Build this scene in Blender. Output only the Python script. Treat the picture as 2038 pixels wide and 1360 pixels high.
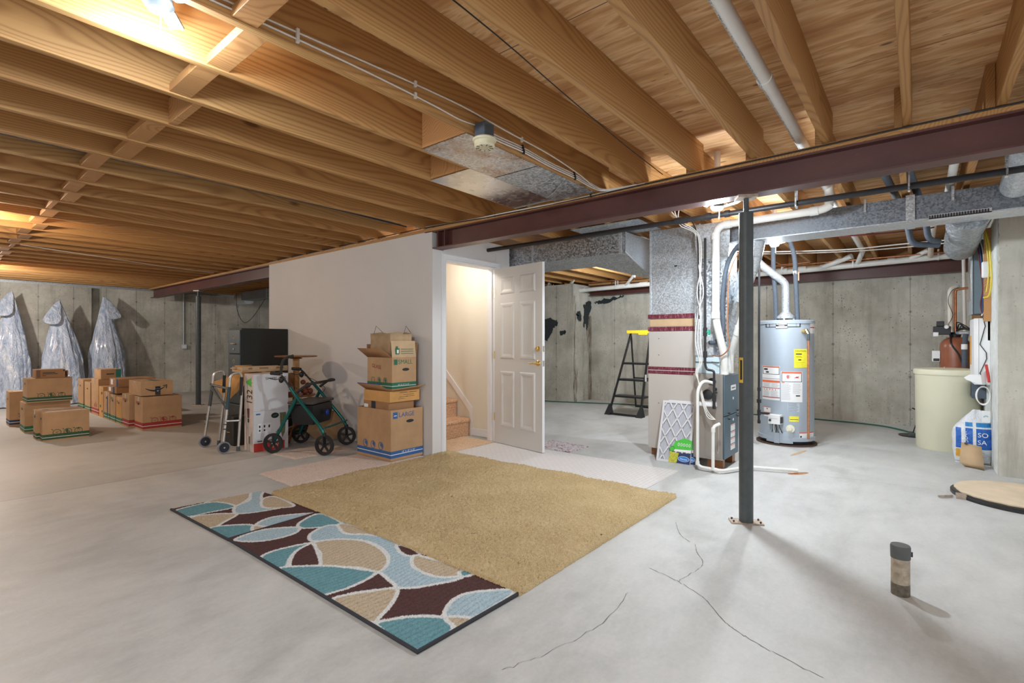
import bpy, bmesh, math, random
import numpy as np
from mathutils import Vector, Matrix, Euler, noise as mnoise
random.seed(7)
for o in list(bpy.data.objects): bpy.data.objects.remove(o)
scene = bpy.context.scene
COL = scene.collection
R = math.radians

# ---------------------------------------------------------------- camera, world, exposure, lamps' power
cam_d = bpy.data.cameras.new('camera')
cam = bpy.data.objects.new('camera', cam_d); COL.objects.link(cam)
cam_d.sensor_width = 36.0; cam_d.lens = 36.0 * 992 / 2038; cam_d.clip_start = 0.02
cam.location = (0, 0, 1.19); cam.rotation_euler = (R(90), 0, R(39.2 - 90))
scene.camera = cam
world = bpy.data.worlds.new('world'); scene.world = world; world.use_nodes = True
bg = world.node_tree.nodes['Background']
bg.inputs[0].default_value = (0.93, 0.96, 1.0, 1); bg.inputs[1].default_value = 0.75
vs = scene.view_settings
vs.view_transform = 'Standard'; vs.look = 'None'; vs.gamma = 1.0; vs.exposure = 0.47; vs.use_curve_mapping = False
try: scene.cycles.max_bounces = 8; scene.cycles.diffuse_bounces = 5
except Exception: pass
# (location, watts, colour, yaw) of the screw-in garage lamps, some of them guessed
COOL = (0.86, 0.94, 1.0); WARM = (1.0, 0.80, 0.60); NEUT = (1.0, 0.93, 0.85)
LAMPS = [
    ((0.60, 2.17, 2.44), 15, (0.78, 0.89, 1.0), 20, 'three panel screw-in lamp between the joists nearest the camera, blue-white glare', 'panel3'),
    ((3.79, 1.145, 2.185), 24, COOL, -51, 'two panel lamp glaring just behind the steel beam beside the near column', 'panel2'),
    ((5.69, 1.15, 2.20), 62, COOL, -51, 'two panel lamp below the joists above the water heater', 'panel2'),
    ((0.40, 6.60, 2.30), 45, WARM, 60, 'warm glowing lamp at the left edge above the moving boxes', 'panel3'),
    ((0.50, 10.95, 2.28), 120, NEUT, 0, 'far lamp above the plastic covered shapes by the concrete wall', 'panel2'),
    ((5.2, 8.97, 2.28), 60, COOL, 0, 'guessed lamp hidden behind the white stairwell wall', 'panel2'),  # guessed source for the light beyond the end of the white wall
    ((7.2, 3.40, 2.28), 60, COOL, 0, 'guessed lamp added among the rear joists behind the furnace', 'panel2'),  # guessed source, added to brighten the rear concrete wall
    ((3.95, 4.3, 2.25), 11, NEUT, 0, 'warm ceiling lamp inside the stairwell', 'panel2'),
    ((-1.3, 0.64, 2.36), 85, COOL, 0, 'unseen fill lamp added behind the camera for foreground floor light', 'panel3'),  # unseen lamp added to fill the foreground floor with light
]

# ---------------------------------------------------------------- object helpers
def thing(name, label, cat, loc=(0, 0, 0), rotz=0.0, group=None, kind=None):
    o = bpy.data.objects.new(name, None); COL.objects.link(o)
    o.location = loc; o.rotation_euler = (0, 0, rotz)
    o['label'] = label; o['category'] = cat
    if group: o['group'] = group
    if kind: o['kind'] = kind
    o.empty_display_size = 0.1
    return o

def tag(o, label=None, cat=None, group=None, kind=None):
    if label: o['label'] = label
    if cat: o['category'] = cat
    if group: o['group'] = group
    if kind: o['kind'] = kind
    return o

_TX = {}
def text_mesh(s):
    if s not in _TX:
        cu = bpy.data.curves.new('t', 'FONT'); cu.body = s; cu.size = 1.0; cu.resolution_u = 3
        ob = bpy.data.objects.new('t', cu); COL.objects.link(ob)
        dg = bpy.context.evaluated_depsgraph_get(); dg.update()
        me = bpy.data.meshes.new_from_object(ob.evaluated_get(dg))
        vsx = [tuple(v.co) for v in me.vertices]; fs = [tuple(p.vertices) for p in me.polygons]
        bpy.data.objects.remove(ob); bpy.data.curves.remove(cu); bpy.data.meshes.remove(me)
        _TX[s] = (vsx, fs)
    return _TX[s]

class MB:
    """collects shapes for ONE mesh object"""
    def __init__(s): s.v = []; s.f = []; s.m = []; s.mats = []
    def mi(s, m):
        if m not in s.mats: s.mats.append(m)
        return s.mats.index(m)
    def add(s, vs_, fs_, m, M=None):
        b = len(s.v); k = s.mi(m)
        for p in vs_: s.v.append(tuple(M @ Vector(p)) if M is not None else tuple(p))
        for f in fs_: s.f.append([b + i for i in f]); s.m.append(k)
        return s
    def box(s, lo, hi, m, M=None):
        x0, y0, z0 = lo; x1, y1, z1 = hi
        return s.add([(x0,y0,z0),(x1,y0,z0),(x1,y1,z0),(x0,y1,z0),(x0,y0,z1),(x1,y0,z1),(x1,y1,z1),(x0,y1,z1)],
              [(0,3,2,1),(4,5,6,7),(0,1,5,4),(1,2,6,5),(2,3,7,6),(3,0,4,7)], m, M)
    def bar(s, a, b, w, t, m, up=(0,0,1)):
        """rectangular bar from a to b, w across, t along up"""
        a = Vector(a); b = Vector(b); d = (b - a).normalized(); u = Vector(up)
        sx = d.cross(u)
        if sx.length < 1e-4: sx = d.cross(Vector((1,0,0)))
        sx.normalize(); u = sx.cross(d).normalized()
        c = []
        for p in (a, b):
            for i, j in ((-1,-1),(1,-1),(1,1),(-1,1)): c.append(tuple(p + sx*i*w/2 + u*j*t/2))
        return s.add(c, [(0,1,2,3),(7,6,5,4),(0,4,5,1),(1,5,6,2),(2,6,7,3),(3,7,4,0)], m)
    def tube(s, pts, r, m, seg=12, closed=False, caps=True):
        P = [Vector(p) for p in pts]; n = len(P)
        rr = r if isinstance(r, (list, tuple)) else [r]*n
        rings = []; prev = None
        for i in range(n):
            if closed: t = P[(i+1) % n] - P[i-1]
            elif i == 0: t = P[1] - P[0]
            elif i == n-1: t = P[-1] - P[-2]
            else: t = (P[i+1]-P[i]).normalized() + (P[i]-P[i-1]).normalized()
            if t.length < 1e-9: t = Vector((0,0,1))
            t.normalize()
            if prev is None:
                a = Vector((0,0,1)) if abs(t.z) < 0.9 else Vector((1,0,0))
                u = t.cross(a).normalized()
            else:
                u = prev - t*prev.dot(t)
                if u.length < 1e-6: u = t.orthogonal()
                u.normalize()
            w = t.cross(u); prev = u
            # mitre
            k = 1.0
            rings.append([P[i] + (u*math.cos(2*math.pi*j/seg) + w*math.sin(2*math.pi*j/seg))*rr[i]*k for j in range(seg)])
        vs_ = [tuple(q) for rg in rings for q in rg]; fs_ = []
        for i in range(n if closed else n-1):
            a = i*seg; b = ((i+1) % n)*seg
            for j in range(seg):
                j2 = (j+1) % seg; fs_.append((a+j, a+j2, b+j2, b+j))
        if caps and not closed:
            fs_.append(tuple(range(seg))[::-1]); fs_.append(tuple((n-1)*seg + j for j in range(seg)))
        return s.add(vs_, fs_, m)
    def lathe(s, prof, c, m, seg=32, axis='z', caps=True):
        """prof: list of (radius, height)"""
        vs_ = []; n = len(prof)
        for r, h in prof:
            for j in range(seg):
                a = 2*math.pi*j/seg; p = (r*math.cos(a), r*math.sin(a), h)
                if axis == 'x': p = (p[2], p[0], p[1])
                elif axis == 'y': p = (p[0], p[2], -p[1])
                vs_.append((c[0]+p[0], c[1]+p[1], c[2]+p[2]))
        fs_ = []
        for i in range(n-1):
            for j in range(seg):
                j2 = (j+1) % seg; fs_.append((i*seg+j, i*seg+j2, (i+1)*seg+j2, (i+1)*seg+j))
        if caps:
            fs_.append(tuple(range(seg))[::-1]); fs_.append(tuple((n-1)*seg+j for j in range(seg)))
        return s.add(vs_, fs_, m)
    def prism(s, poly, h0, h1, m, axis='z'):
        """poly extruded along axis; poly coords are the two other axes in order"""
        n = len(poly); vs_ = []
        for h in (h0, h1):
            for a, b in poly:
                vs_.append({'z': (a, b, h), 'x': (h, a, b), 'y': (a, h, b)}[axis])
        fs_ = [tuple(range(n)), tuple(range(2*n-1, n-1, -1))] + [(i, (i+1) % n, n+(i+1) % n, n+i) for i in range(n)]
        return s.add(vs_, fs_, m)
    def quad(s, a, b, c, d, m): return s.add([a, b, c, d], [(0,1,2,3)], m)
    def text(s, t, o, xd, yd, size, m, align='l'):
        vs_, fs_ = text_mesh(t)
        if not vs_: return s
        o = Vector(o); xd = Vector(xd).normalized(); yd = Vector(yd).normalized()
        w = max(p[0] for p in vs_); off = {'l': 0, 'c': w/2, 'r': w}[align]; sx_, sy_ = size if isinstance(size, tuple) else (size, size)
        return s.add([tuple(o + xd*(p[0]-off)*sx_ + yd*p[1]*sy_) for p in vs_], fs_, m)
    def ring(s, c, xd, yd, rx, ry, w, m, seg=20, fill=None):
        c = Vector(c); xd = Vector(xd); yd = Vector(yd); vs_ = []
        for k in (0, 1):
            for j in range(seg):
                a = 2*math.pi*j/seg
                vs_.append(tuple(c + xd*(rx-w*k)*math.cos(a) + yd*(ry-w*k)*math.sin(a)))
        s.add(vs_, [(j, (j+1) % seg, seg+(j+1) % seg, seg+j) for j in range(seg)], m)
        if fill: s.add(vs_[seg:], [tuple(range(seg))], fill)
        return s
    def disc(s, c, xd, yd, rx, ry, m, seg=20):
        c = Vector(c); xd = Vector(xd); yd = Vector(yd)
        return s.add([tuple(c + xd*rx*math.cos(2*math.pi*j/seg) + yd*ry*math.sin(2*math.pi*j/seg)) for j in range(seg)], [tuple(range(seg))], m)
    def build(s, name, parent=None, bevel=0, world=True, ang=35, recalc=True, loc=None):
        """world=True: the vertices are world coordinates, moved under the parent's base"""
        me = bpy.data.meshes.new(name); V = s.v
        if parent is not None and world:
            px, py, pz = parent.location; q_ = parent.parent
            while q_ is not None: px += q_.location.x; py += q_.location.y; pz += q_.location.z; q_ = q_.parent
            V = [(x-px, y-py, z-pz) for x, y, z in V]
        if loc is not None: V = [(x-loc[0], y-loc[1], z-loc[2]) for x, y, z in V]
        me.from_pydata(V, [], s.f)
        for m in s.mats: me.materials.append(m)
        me.polygons.foreach_set('material_index', s.m)
        if recalc:
            bm = bmesh.new(); bm.from_mesh(me); bmesh.ops.recalc_face_normals(bm, faces=bm.faces); bm.to_mesh(me); bm.free()
        me.polygons.foreach_set('use_smooth', [True]*len(me.polygons))
        me.set_sharp_from_angle(angle=R(ang)); me.update()
        o = bpy.data.objects.new(name, me); COL.objects.link(o)
        if parent is not None: o.parent = parent
        if loc is not None: o.location = loc
        if bevel:
            b = o.modifiers.new('bevel', 'BEVEL'); b.width = bevel; b.segments = 2; b.limit_method = 'ANGLE'; b.angle_limit = R(50)
        return o

def arc(p0, p1, p2, n=6):
    """quadratic bend"""
    p0, p1, p2 = Vector(p0), Vector(p1), Vector(p2)
    return [tuple(p0*(1-t)**2 + p1*2*t*(1-t) + p2*t*t) for t in [i/n for i in range(n+1)]]
def bendpath(pts, r=0.06, n=5):
    """polyline with rounded corners"""
    P = [Vector(p) for p in pts]; out = [tuple(P[0])]
    for i in range(1, len(P)-1):
        a = (P[i-1]-P[i]); b = (P[i+1]-P[i]); ra = min(r, a.length*0.45); rb = min(r, b.length*0.45)
        out += arc(P[i]+a.normalized()*ra, P[i], P[i]+b.normalized()*rb, n)
    out.append(tuple(P[-1])); return out
def spline(pts, n=6, closed=False):
    P = [Vector(p) for p in pts]; N = len(P); out = []
    rng = range(N if closed else N-1)
    for i in rng:
        if closed: a, b, c, d = P[(i-1) % N], P[i], P[(i+1) % N], P[(i+2) % N]
        else: a, b, c, d = P[max(i-1,0)], P[i], P[i+1], P[min(i+2,N-1)]
        for k in range(n):
            t = k/n
            out.append(tuple(0.5*((2*b)+(c-a)*t+(2*a-5*b+4*c-d)*t*t+(3*b-a-3*c+d)*t**3)))
    if not closed: out.append(tuple(P[-1]))
    return out

# ---------------------------------------------------------------- materials
class NT:
    def __init__(s, name):
        s.m = bpy.data.materials.new(name); s.m.use_nodes = True; s.t = s.m.node_tree
        s.b = s.t.nodes['Principled BSDF']; s.co = None
    def n(s, typ, **kw):
        x = s.t.nodes.new(typ)
        for k, v in kw.items(): setattr(x, k, v)
        return x
    def lk(s, a, b): s.t.links.new(a, b)
    def setin(s, sock, v):
        if isinstance(v, bpy.types.NodeSocket): s.lk(v, sock)
        elif v is not None: sock.default_value = v
    def coords(s, scale=(1,1,1), rnd=False):
        tc = s.n('ShaderNodeTexCoord'); mp = s.n('ShaderNodeMapping'); mp.inputs['Scale'].default_value = scale
        src = tc.outputs['Object']
        if rnd:
            oi = s.n('ShaderNodeObjectInfo'); ml = s.n('ShaderNodeVectorMath', operation='SCALE'); ml.inputs[0].default_value = (37.0, 19.0, 11.0)
            s.lk(oi.outputs['Random'], ml.inputs['Scale']); ad = s.n('ShaderNodeVectorMath', operation='ADD')
            s.lk(src, ad.inputs[0]); s.lk(ml.outputs[0], ad.inputs[1]); src = ad.outputs[0]
        s.lk(src, mp.inputs[0]); return mp.outputs[0]
    def noise(s, co, scale=5, detail=4, rough=0.6, dist=0):
        x = s.n('ShaderNodeTexNoise'); x.inputs['Scale'].default_value = scale; x.inputs['Detail'].default_value = detail
        x.inputs['Roughness'].default_value = rough; x.inputs['Distortion'].default_value = dist; s.lk(co, x.inputs['Vector']); return x.outputs['Fac']
    def vor(s, co, scale=5, feat='F1', out='Distance'):
        x = s.n('ShaderNodeTexVoronoi', feature=feat); x.inputs['Scale'].default_value = scale; s.lk(co, x.inputs['Vector']); return x.outputs[out]
    def math(s, op, a, b=0.0, c=0.0):
        x = s.n('ShaderNodeMath', operation=op); s.setin(x.inputs[0], a); s.setin(x.inputs[1], b); s.setin(x.inputs[2], c); return x.outputs[0]
    def ramp(s, f, stops, interp='LINEAR'):
        x = s.n('ShaderNodeValToRGB'); cr = x.color_ramp; cr.interpolation = interp
        while len(cr.elements) < len(stops): cr.elements.new(0.5)
        for e, (p, c) in zip(cr.elements, stops):
            e.position = p; e.color = (c[0], c[1], c[2], 1) if not isinstance(c, (int, float)) else (c, c, c, 1)
        s.lk(f, x.inputs[0]); return x.outputs[0]
    def mix(s, f, a, b, mode='MIX'):
        x = s.n('ShaderNodeMix', data_type='RGBA', blend_type=mode)
        s.setin(x.inputs[0], f)
        for i, v in ((6, a), (7, b)):
            if isinstance(v, bpy.types.NodeSocket): s.lk(v, x.inputs[i])
            else: x.inputs[i].default_value = (*v, 1)
        return x.outputs[2]
    def sep(s, co):
        x = s.n('ShaderNodeSeparateXYZ'); s.lk(co, x.inputs[0]); return x.outputs
    def bump(s, h, strength=0.3, dist=0.01):
        x = s.n('ShaderNodeBump'); x.inputs['Strength'].default_value = strength; x.inputs['Distance'].default_value = dist
        s.lk(h, x.inputs['Height']); s.lk(x.outputs[0], s.b.inputs['Normal'])
    def fin(s, color=None, rough=0.6, metal=0.0, **kw):
        if color is not None:
            if isinstance(color, bpy.types.NodeSocket): s.lk(color, s.b.inputs['Base Color'])
            else: s.b.inputs['Base Color'].default_value = (*color, 1)
        s.setin(s.b.inputs['Roughness'], rough); s.setin(s.b.inputs['Metallic'], metal)
        for k, v in kw.items(): s.setin(s.b.inputs[k.replace('_', ' ')], v)
        return s.m

_PM = {}
def flat(name, c, rough=0.5, metal=0.0, var=0.10, scale=14.0, bump=0.0, **kw):
    """simple material, colour broken up a little by noise"""
    if name in _PM: return _PM[name]
    t = NT(name); co = t.coords()
    n = t.noise(co, scale, 4)
    col = t.ramp(n, [(0.25, tuple(x*(1-var) for x in c)), (0.75, tuple(min(1, x*(1+var)) for x in c))])
    if bump: t.bump(t.noise(co, scale*8, 3), bump, 0.003)
    _PM[name] = t.fin(col, rough, metal, **kw); return _PM[name]

def wood(name, base, dark, light, fx=0.22, ring=26.0, rough=0.62, amt=1.0):
    t = NT(name); co = t.coords((fx, 1, 1), rnd=True)
    # distorted growth rings: long along x
    n1 = t.noise(co, 2.6, 2, 0.5)
    o = t.sep(co)
    rad = t.math('ADD', t.math('MULTIPLY', o[2], 1.0), t.math('MULTIPLY', o[1], 0.6))
    w = t.math('SINE', t.math('MULTIPLY', t.math('ADD', t.math('MULTIPLY', n1, 0.62), rad), ring*11.5))
    w = t.math('MULTIPLY_ADD', w, 0.5, 0.5); w = t.math('POWER', w, 2.6)
    fine = t.noise(t.coords((fx*6, 60, 60), rnd=True), 3, 3)
    big = t.noise(co, 1.3, 2)
    c = t.ramp(big, [(0.3, base), (0.7, light)])
    c = t.mix(t.math('MULTIPLY', w, 0.52*amt), c, dark)
    c = t.mix(t.math('MULTIPLY', fine, 0.30), c, dark)
    kv = t.vor(t.coords((1.0, 3.0, 2.6), rnd=True), 1.15)
    kn = t.ramp(kv, [(0.035, 1.0), (0.075, 0.0)])
    c = t.mix(t.math('MULTIPLY', kn, 0.75), c, tuple(x*0.35 for x in dark))
    t.bump(fine, 0.15, 0.002)
    return t.fin(c, rough)

M_joist = wood('pine joist', (0.48, 0.252, 0.082), (0.25, 0.098, 0.026), (0.60, 0.345, 0.13), fx=0.14)
M_wood2 = wood('orange pine', (0.52, 0.26, 0.09), (0.30, 0.11, 0.03), (0.60, 0.33, 0.13), fx=0.5)
M_endgrain = flat('wood end', (0.50, 0.30, 0.14), 0.7, 0, 0.3, 30)
M_darkwood = flat('dark wood', (0.23, 0.09, 0.03), 0.35, 0, 0.3, 9)

def plywood():
    t = NT('plywood'); co = t.coords((1.0, 0.16, 1))
    # board-like veneer bands across x, long along y (with the beam)
    n = t.noise(co, 7.0, 3, 0.6); bands = t.ramp(n, [(0.30, (0.46, 0.21, 0.075)), (0.43, (0.68, 0.39, 0.17)), (0.51, (0.84, 0.58, 0.31)), (0.55, (0.60, 0.32, 0.13)), (0.66, (0.82, 0.55, 0.28))])
    g = t.noise(t.coords((9, 0.9, 1)), 5, 4, 0.7, 1.2)
    c = t.mix(t.math('MULTIPLY', t.ramp(g, [(0.42, 0.0), (0.62, 1.0)]), 0.25), bands, (0.36, 0.17, 0.06))
    kn = t.ramp(t.vor(t.coords((4.2, 1.7, 1)), 1.6), [(0.05, 1.0), (0.09, 0.0)])
    c = t.mix(t.math('MULTIPLY', kn, 0.8), c, (0.10, 0.035, 0.012))
    sp = t.ramp(t.vor(t.coords((30, 9, 1)), 1.0), [(0.10, 1.0), (0.16, 0.0)])
    mk = t.ramp(t.noise(t.coords(), 1.5, 2), [(0.5, 0.0), (0.6, 1.0)])
    c = t.mix(t.math('MULTIPLY', t.math('MULTIPLY', sp, mk), 0.6), c, (0.16, 0.06, 0.02))
    o = t.sep(t.coords())
    seam = t.math('LESS_THAN', t.math('FRACT', t.math('MULTIPLY', t.math('ADD', o[0], 20.13), 1/1.22)), 0.004)
    c = t.mix(seam, c, (0.10, 0.05, 0.03))
    return t.fin(c, 0.7)
M_ply = plywood()

def concrete_wall(name, axis, c1, c2, pits=1.0, spacing=0.61, off=0.0, ties=True):
    t = NT(name); co = t.coords(); o = t.sep(co)
    big = t.noise(co, 1.1, 5, 0.6); mid = t.noise(co, 6, 5, 0.7)
    c = t.ramp(t.math('ADD', t.math('MULTIPLY', big, 0.7), t.math('MULTIPLY', mid, 0.3)), [(0.36, c1), (0.62, c2)])
    st = t.noise(t.coords((3.0, 3.0, 0.35)), 1.6, 5, 0.7)
    c = t.mix(t.math('MULTIPLY', t.ramp(st, [(0.50, 0.0), (0.68, 1.0)]), 0.42), c, tuple(x*0.42 for x in c1))
    a = o[axis]
    fr = t.math('FRACT', t.math('MULTIPLY', t.math('ADD', a, 50+off), 1/spacing))
    dist = t.math('MULTIPLY', t.math('ABSOLUTE', t.math('SUBTRACT', fr, 0.5)), spacing)   # metres from seam
    wob = t.math('MULTIPLY', t.noise(co, 40, 2), 0.006)
    seam = t.math('LESS_THAN', dist, t.math('ADD', 0.0015, wob))
    c = t.mix(t.math('MULTIPLY', seam, 0.55), c, tuple(x*0.30 for x in c1))
    h = t.math('SUBTRACT', mid, seam)
    if ties:
        fz = t.math('MULTIPLY', t.math('ABSOLUTE', t.math('SUBTRACT', t.math('FRACT', t.math('MULTIPLY', o[2], 1/0.46)), 0.5)), 0.46)
        d2 = t.math('SQRT', t.math('ADD', t.math('MULTIPLY', dist, dist), t.math('MULTIPLY', fz, fz)))
        tie = t.ramp(t.math('ADD', d2, t.math('MULTIPLY', t.noise(co, 25, 3), 0.03)), [(0.022, 1.0), (0.040, 0.0)])
        c = t.mix(t.math('MULTIPLY', tie, 0.6), c, tuple(x*0.22 for x in c1))
    pv = t.vor(t.coords((1, 1, 1)), 26.0); pm = t.ramp(t.noise(co, 3.0, 3, 0.7), [(0.44, 0.0), (0.60, 1.0)])
    pr = t.ramp(t.noise(co, 60, 2), [(0.3, 0.0), (0.6, 0.25)])
    pit = t.math('MULTIPLY', t.ramp(t.math('ADD', pv, t.math('MULTIPLY', pr, 0.4)), [(0.19, 1.0), (0.27, 0.0)]), pm)
    c = t.mix(t.math('MULTIPLY', pit, 0.75*pits), c, tuple(x*0.22 for x in c1))
    t.bump(t.math('SUBTRACT', h, pit), 0.35, 0.01)
    return t.fin(c, 0.85)
M_cback = concrete_wall('poured concrete, rear', 1, (0.38, 0.36, 0.30), (0.64, 0.62, 0.55), 1.15, 0.92, 0.05)
M_cfar = concrete_wall('poured concrete, far', 0, (0.34, 0.34, 0.30), (0.68, 0.67, 0.61), 0.9, 0.53, -0.03)
M_cend = concrete_wall('poured concrete, right end', 1, (0.44, 0.42, 0.36), (0.60, 0.58, 0.51), 0.35, 7.0, 3.0, False)
M_cflank = flat('lamp-lit concrete side', (0.70, 0.72, 0.70), 0.8, 0, 0.12, 12, 0.5)  # paler than the wall end: strong lamp light put into the colour

def floor_mat():
    t = NT('concrete slab'); co = t.coords(); o = t.sep(co)
    big = t.noise(co, 0.9, 5, 0.62, 0.6); mid = t.noise(t.coords((1.0, 2.2, 1)), 3.2, 6, 0.7)
    c = t.ramp(t.math('ADD', t.math('MULTIPLY', big, 0.6), t.math('MULTIPLY', mid, 0.4)),
               [(0.36, (0.43, 0.44, 0.43)), (0.50, (0.56, 0.57, 0.56)), (0.66, (0.66, 0.67, 0.66))])
    fine = t.noise(co, 45, 4, 0.7)
    c = t.mix(0.10, c, t.ramp(fine, [(0.3, (0.3, 0.3, 0.3)), (0.7, (0.8, 0.8, 0.8))]))
    blot = t.ramp(t.noise(co, 2.3, 3, 0.5), [(0.60, 0.0), (0.72, 1.0)])
    c = t.mix(t.math('MULTIPLY', blot, 0.22), c, (0.30, 0.30, 0.30))
    # weaker light beyond the saw cut, put into the slab colour as brown
    br = t.ramp(t.math('ADD', o[1], t.math('MULTIPLY', t.noise(co, 1.5, 3), 1.0)), [(0.0, 0.0), (1.0, 1.0)])
    far = t.math('MULTIPLY', t.math('GREATER_THAN', o[1], 5.28), t.math('LESS_THAN', o[0], 3.5))
    c = t.mix(t.math('MULTIPLY', far, 0.30), c, (0.34, 0.31, 0.275))
    jl = t.math('MULTIPLY', t.math('LESS_THAN', t.math('ABSOLUTE', t.math('SUBTRACT', o[1], 5.28)), 0.004), t.math('LESS_THAN', o[0], 3.4))
    c = t.mix(t.math('MULTIPLY', jl, 0.8), c, (0.12, 0.11, 0.10))
    sp = t.ramp(t.vor(co, 5.5), [(0.012, 1.0), (0.02, 0.0)]); c = t.mix(t.math('MULTIPLY', sp, 0.6), c, (0.12, 0.11, 0.10))
    t.bump(t.math('ADD', mid, t.math('MULTIPLY', fine, 0.4)), 0.12, 0.01)
    return t.fin(c, t.ramp(mid, [(0.3, 0.42), (0.7, 0.62)]))
M_floor = floor_mat()

def galv(name, c=(0.50, 0.54, 0.58), sc=70.0, rough=0.38, metal=0.75, amp=0.45, rust=0.0):
    t = NT(name); co = t.coords()
    v = t.vor(co, sc, 'F1', 'Color'); g = t.n('ShaderNodeRGBToBW'); t.lk(v, g.inputs[0])
    c1 = tuple(x*(1-amp) for x in c); c2 = tuple(min(1, x*(1+amp)) for x in c)
    col = t.ramp(g.outputs[0], [(0.2, c1), (0.8, c2)])
    n = t.noise(co, 3, 3); col = t.mix(t.math('MULTIPLY', n, 0.3), col, tuple(x*0.6 for x in c))
    if rust:
        m = t.math('MULTIPLY', t.ramp(t.noise(t.coords((1.0, 1.4, 1)), 3.6, 2), [(0.45, 0.0), (0.60, 1.0)]), rust)
        col = t.mix(m, col, t.ramp(t.noise(co, 45, 4, 0.8), [(0.38, (0.20, 0.12, 0.07)), (0.55, (0.55, 0.42, 0.32)), (0.7, (0.62, 0.52, 0.44))]))
    return t.fin(col, t.ramp(g.outputs[0], [(0.2, rough*0.8), (0.8, rough*1.3)]), metal)
M_galv = galv('galvanised duct')
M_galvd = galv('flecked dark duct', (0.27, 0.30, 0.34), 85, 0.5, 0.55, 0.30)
M_galvr = galv('rusty galvanised pan', (0.62, 0.62, 0.62), 70, 0.33, 0.8, 0.3, 0.85)
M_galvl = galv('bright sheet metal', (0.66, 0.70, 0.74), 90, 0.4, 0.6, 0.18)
M_chromey = galv('thin shiny pan', (0.62, 0.60, 0.57), 25, 0.22, 0.95, 0.15)

def steelbeam():
    t = NT('maroon primer steel'); co = t.coords()
    c = t.ramp(t.noise(co, 2.2, 5, 0.6), [(0.3, (0.080, 0.026, 0.023)), (0.7, (0.120, 0.042, 0.036))])
    c = t.mix(t.math('MULTIPLY', t.ramp(t.noise(t.coords((1, 1, 3)), 26, 4, 0.8), [(0.62, 0.0), (0.75, 1.0)]), 0.4), c, (0.32, 0.15, 0.10))
    return t.fin(c, 0.42)
M_beam = steelbeam()
M_steel = flat('dark grey painted post', (0.075, 0.088, 0.092), 0.42, 0.1, 0.15, 20)
M_plate = flat('bare rusty steel plate', (0.45, 0.36, 0.29), 0.55, 0.5, 0.3, 30)
M_white = flat('white paint', (0.80, 0.80, 0.82), 0.5, 0, 0.02, 3)
M_dry = flat('white drywall', (0.70, 0.685, 0.68), 0.85, 0, 0.03, 2.0)
M_cream = flat('cream stairwell paint', (0.76, 0.72, 0.62), 0.85, 0, 0.03, 2)
M_door = flat('door paint', (0.64, 0.625, 0.60), 0.45, 0, 0.015, 3)
M_brass = flat('polished brass', (0.83, 0.58, 0.22), 0.22, 0.95, 0.05)
M_pvc = flat('white pvc', (0.80, 0.80, 0.77), 0.35, 0, 0.06, 8)
M_pvcg = flat('grimy pvc', (0.74, 0.68, 0.60), 0.4, 0, 0.10, 9)
M_wirered = flat('dark red jacket', (0.13, 0.02, 0.025), 0.5)
M_black = flat('black iron pipe', (0.030, 0.030, 0.034), 0.45, 0.3, 0.2)
M_foam = flat('grey foam insulation', (0.085, 0.105, 0.135), 0.75, 0, 0.15, 30)
M_cable = flat('white cable jacket', (0.78, 0.76, 0.72), 0.5)
M_blackp = flat('black plastic', (0.018, 0.018, 0.020), 0.4)
M_rubber = flat('black rubber', (0.022, 0.022, 0.022), 0.7)
M_copper = flat('copper tube', (0.62, 0.28, 0.15), 0.35, 0.8, 0.25, 30)
M_yellow = flat('yellow plastic', (0.85, 0.62, 0.03), 0.4)
M_yellowl = flat('yellow label', (0.92, 0.85, 0.05), 0.5)
M_lab = flat('white label', (0.84, 0.84, 0.84), 0.5, 0, 0.02)
M_labg = flat('grey print', (0.45, 0.45, 0.47), 0.6)
M_red = flat('red print', (0.55, 0.04, 0.03), 0.5)
M_redo = flat('orange red print', (0.80, 0.16, 0.07), 0.5)
M_blkprint = flat('black print', (0.02, 0.02, 0.022), 0.6)
M_blueprint = flat('blue print', (0.035, 0.13, 0.36), 0.6)
M_navy = flat('navy print', (0.02, 0.04, 0.12), 0.6)
M_greenprint = flat('green print', (0.02, 0.16, 0.085), 0.6)
M_dkgreen = flat('dark green print', (0.03, 0.09, 0.035), 0.6)
M_redprint = flat('dull red print', (0.36, 0.035, 0.03), 0.6)
M_orange = flat('orange print', (0.85, 0.42, 0.08), 0.6)
M_blue = flat('bright blue print', (0.03, 0.22, 0.62), 0.45)
M_green = flat('bright green print', (0.08, 0.55, 0.06), 0.45)
def card(name, c, tint=0.12):
    t = NT(name); co = t.coords((1, 1, 1))
    n = t.noise(co, 5, 4); f = t.noise(t.coords((1, 1, 60)), 8, 2)
    col = t.ramp(n, [(0.3, tuple(x*(1-tint) for x in c)), (0.7, tuple(min(1, x*(1+tint)) for x in c))])
    col = t.mix(t.math('MULTIPLY', f, 0.16), col, tuple(x*0.55 for x in c))
    return t.fin(col, 0.8)
M_card = card('cardboard', (0.50, 0.31, 0.165)); M_cardl = card('light cardboard', (0.60, 0.42, 0.25))
M_cardd = card('dark cardboard', (0.36, 0.19, 0.085)); M_cardo = card('orange cardboard', (0.62, 0.33, 0.11))
M_paper = card('brown paper', (0.47, 0.33, 0.19), 0.2)
M_whitecard = card('white printed carton', (0.72, 0.72, 0.74), 0.05); M_pinkcard = card('pale side of carton', (0.66, 0.57, 0.52), 0.05)
M_tape = flat('clear packing tape', (0.52, 0.40, 0.28), 0.15)
M_tapedk = flat('dark printed tape', (0.015, 0.02, 0.04), 0.3)
M_alu = flat('brushed aluminium', (0.62, 0.60, 0.58), 0.35, 0.8, 0.08)
M_teal = flat('teal metallic paint', (0.010, 0.130, 0.115), 0.25, 0.45, 0.1)
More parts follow.
